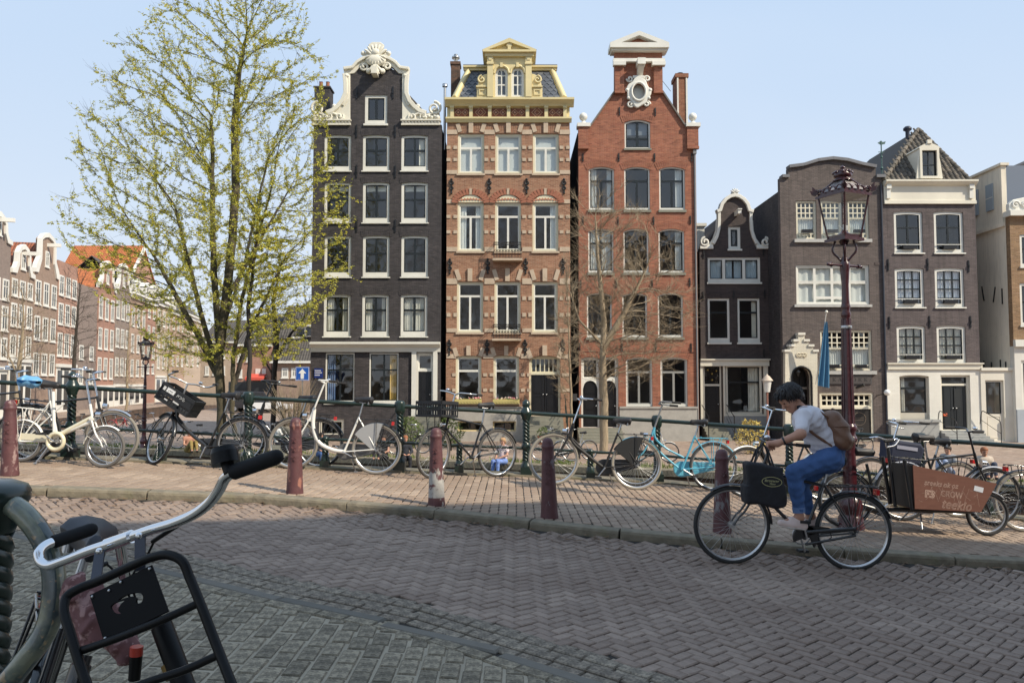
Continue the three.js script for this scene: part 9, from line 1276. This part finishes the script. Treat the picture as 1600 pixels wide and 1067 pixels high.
{
 const g=bicycle('black bicycle with chrome handlebar and front carrier closest to the camera',{style:'step',wb:1.1,bars:false,barH:1.12,seatH:1.03,crank:2.4,group:'x',headlight:false,stand:false,saddleMat:mat([0.02,0.022,0.032],0.5),frameMat:glossy([0.012,0.012,0.013],0.3),R:0.35}),stem=g.userData.stem;delete g.userData.stem;delete g.userData.group;
 const h=Math.atan2(-0.85,0.53);g.rotation.order='YXZ';g.rotation.set(-0.3,h,0);g.updateMatrix();
 const C=P(186,846,1.93),off=V(stem[0],stem[1],0).applyEuler(g.rotation);g.position.copy(C).sub(off);g.updateMatrix();
 const inv=g.matrix.clone().invert(),W=([px,py,d])=>P(px,py,d).applyMatrix4(inv),curve=(pts,n)=>new THREE.CatmullRomCurve3(pts.map(W),false,'centripetal').getPoints(n);
 const BLK=phys([0.004,0.004,0.0045],0.4,{specularIntensity:0.45,bumpMap:speckBump,bumpScale:0.001}),RIB=phys([0.008,0.0085,0.01],0.7,{specularIntensity:0.5}),hb=part('handlebar',[sweep(curve([[374,735,1.73],[362,739,1.745],[351,748,1.765],[342,765,1.785],[328,784,1.81],[305,802,1.835],[272,817,1.86],[232,829,1.89],[186,845,1.925],[140,860,1.95],[98,876,1.97],[74,883,1.98],[62,876,1.99],[60,862,2.0],[70,852,2.02],[88,845,2.05]],90),()=>0.0125,16),sweep(curve([[205,838,1.91],[186,845,1.925],[166,852,1.935]],8),()=>0.0165,16)],CHROME,g);
 for(const[a,b]of[[[364,738,1.74],[431,714,1.69]],[[82,847,2.04],[142,827,2.13]]]){const A=W(a),B=W(b),n=46;part('grip',[sweep(Array.from({length:n},(_,i)=>A.clone().lerp(B,i/(n - 1))),(i)=>(i===0||i===n - 1?0.016:0.0168 + 0.0009*(i % 2)),18),sph(0.0165,B.x,B.y,B.z,1,1,1,12)],RIB,hb);}
 {const b=W([351,716,1.755]),q=new THREE.CylinderGeometry(0.03,0.031,0.026,26),q2=new THREE.CylinderGeometry(0.026,0.03,0.012,26),ax=P(351,700,1.76).sub(P(357,733,1.75)).applyMatrix4(new THREE.Matrix4().extractRotation(inv)).normalize();q2.translate(0,0.019,0);for(const k of[q,q2]){k.applyQuaternion(new THREE.Quaternion().setFromUnitVectors(V(0,1,0),ax));k.translate(b.x,b.y,b.z);}part('bell',[q,q2,bar(b,W([360,738,1.745]),0.014,0.016)],BLK,hb);}
 part('stem',[bar(W([186,846,1.93]),W([196,905,2.02]),0.013,0.014)],CHROME,g);
 part('brake_lever',[sweep(curve([[300,806,1.85],[250,838,1.93],[238,846,1.95]],12),()=>0.006,8),sweep(curve([[160,860,1.96],[150,885,1.99],[166,880,2.02]],12),()=>0.006,8)],BLK,hb);
 part('brake_cable',[sweep(curve([[240,846,1.95],[228,870,1.97],[205,905,2.02],[215,950,2.05]],20),()=>0.003,6),sweep(curve([[165,880,2.02],[185,900,2.04],[205,940,2.08]],16),()=>0.003,6)],BLK,g);
// front carrier
 const rk=part('front_carrier',[sweep(curve([[158,1130,1.7],[134,1067,1.74],[109,990,1.79],[99,952,1.82],[104,932,1.84],[124,919,1.85],[150,909,1.855],[203,885,1.85],[236,871,1.84],[262,867,1.83],[284,877,1.82],[296,903,1.81],[316,952,1.78],[341,1017,1.74],[372,1095,1.68]],110),()=>0.011,14),sweep(curve([[122,1018,1.78],[180,998,1.775],[254,968,1.775],[306,944,1.79]],24),()=>0.0092,12),sweep(curve([[160,1096,1.72],[225,1068,1.73],[290,1046,1.735],[343,1022,1.742]],24),()=>0.0092,12)],BLK,g);
 const a=[140,930],b=[237,883],d=[163,1004],A=W([...a,1.845]),B=W([...b,1.838]),Dp=W([...d,1.79]),ux=B.clone().sub(A),vy=Dp.clone().sub(A),det=(b[0]- a[0])*(d[1]- a[1])-(b[1]- a[1])*(d[0]- a[0]);
 const ST=([zx,zy])=>{const x=zx/2.757 - a[0],y=680 + zy/2.757 - a[1];return[(x*(d[1]- a[1])- y*(d[0]- a[0]))/det*ux.length(),-((b[0]- a[0])*y -(b[1]- a[1])*x)/det*vy.length()];};
 const sm=(pts)=>new THREE.CatmullRomCurve3(pts.map((p)=>V(...ST(p),0)),true).getPoints(40).map((p)=>[p.x,p.y]);
 const plate=ext([[0,0],[ux.length(),0],[ux.length(),-vy.length()],[0,-vy.length()]],0.006,-0.003,0.0012,[sm([[475,742],[492,724],[542,712],[520,735],[512,758],[524,772],[492,770]]),sm([[502,718],[530,696],[572,681],[608,684],[617,705],[606,728],[582,726],[584,706],[566,700],[536,708]])]);
 {const ex=ux.clone().normalize(),ey=vy.clone().normalize().negate(),ez=V().crossVectors(ex,ey).normalize();plate.applyMatrix4(new THREE.Matrix4().makeBasis(ex,ey,ez));plate.translate(A.x,A.y,A.z);const m=part('plate',[plate],phys([0.003,0.003,0.0035],0.6,{specularIntensity:0.3}),rk);for(const[u,v]of[[0.04,0.06],[0.96,0.06],[0.5,0.05],[0.3,0.1],[0.04,0.94]]){const p=A.clone().addScaledVector(ux,u).addScaledVector(vy,v).addScaledVector(ez,0.004);part('rivet',[sph(0.004,p.x,p.y,p.z,1,1,1,8)],STEEL,m);}}
 for(const[p,q]of[[[213,826,1.885],[213,890,1.85]],[[151,850,1.93],[142,912,1.86]]]){const s=W(p),e=W(q),dir=e.clone().sub(s),side=W([p[0]+ 10,p[1]- 3,p[2]]).sub(s).normalize(),nn=V().crossVectors(side,dir.clone().normalize()).normalize(),bq=new THREE.BoxGeometry(0.026,dir.length(),0.004);bq.applyMatrix4(new THREE.Matrix4().makeBasis(side,dir.clone().normalize(),nn));const mid=s.clone().add(e).multiplyScalar(0.5).addScaledVector(nn,0.015);bq.translate(mid.x,mid.y,mid.z);const m=part('bracket',[bq],mat([0.035,0.04,0.06],0.45),rk),bp=W([p[0]+ 3,p[1]+ 11,p[2]- 0.03]);part('bolt',[sph(0.0085,bp.x,bp.y,bp.z,1,1,1,12)],CHROME,m);}
 part('rear_lamp',[bar(W([212,1024,1.95]),W([209,1062,1.95]),0.015,0.014,16)],BLK,g);part('lamp_lens',[bar(W([213,1010,1.95]),W([212,1024,1.95]),0.0155,0.0155,16)],mat([0.5,0.05,0.03],0.35),g);
 part('reflector',[sph(0.022,...W([115,1056,2.2]).toArray(),1,0.7,0.6)],REDLENS,g);
 part('lock_tube',[bar(W([252,978,1.98]),W([292,1085,1.92]),0.026,0.026,18)],BLK,g);part('lock_label',[bar(W([268,1035,1.955]),W([276,1056,1.945]),0.0268,0.0268,18)],mat([0.22,0.13,0.03],0.5),g);
// pink cloth bag stuffed behind the carrier
 const bag=thing('pink_bag','crumpled pink cloth bag stuffed behind the carrier of the nearest bicycle','bag',[0,0,0]),bc=P(135,960,2.02),PW=(px,py,dd)=>{const p=P(px,py,dd).sub(bc);return[p.x,p.y,p.z];};bag.position.copy(bc);
 const bf=blend([cap(PW(118,918,2.03),PW(150,980,2.0),0.032,0.042),cap(PW(140,945,2.03),PW(180,980,2.02),0.045,0.035),cap(PW(160,985,2.0),PW(205,1022,1.99),0.035,0.028),cap(PW(128,990,2.02),PW(130,950,2.02),0.03,0.035)],0.03);
 part('cloth',[skinOf((x,y,z)=>bf(x,y,z)+ 0.007*Math.sin(x*62 + 3*Math.sin(y*37 + z*30))+ 0.004*Math.sin(y*120 + 2*Math.sin(x*90)),[-0.2,-0.2,-0.16],[0.24,0.2,0.16],0.0065)],mat([1,1,1],0.9,{map:tex(256,(u,v)=>{const f=fbm(u,v,8,4,641),k=clamp((fbm(u,v,12,3,643)- 0.55)*7,0,1);return[0.17 + 0.2*k,0.075 + 0.15*k,0.075 + 0.14*k].map((q)=>q*(0.7 + 0.5*f));},0.18)}),bag);
 part('tie',[sweep([PW(150,930,1.96),PW(170,960,1.95),PW(185,1000,1.95)].map(vv),()=>0.006,6)],mat([0.4,0.2,0.2],0.9),bag);
}
renderer.render(scene,camera);
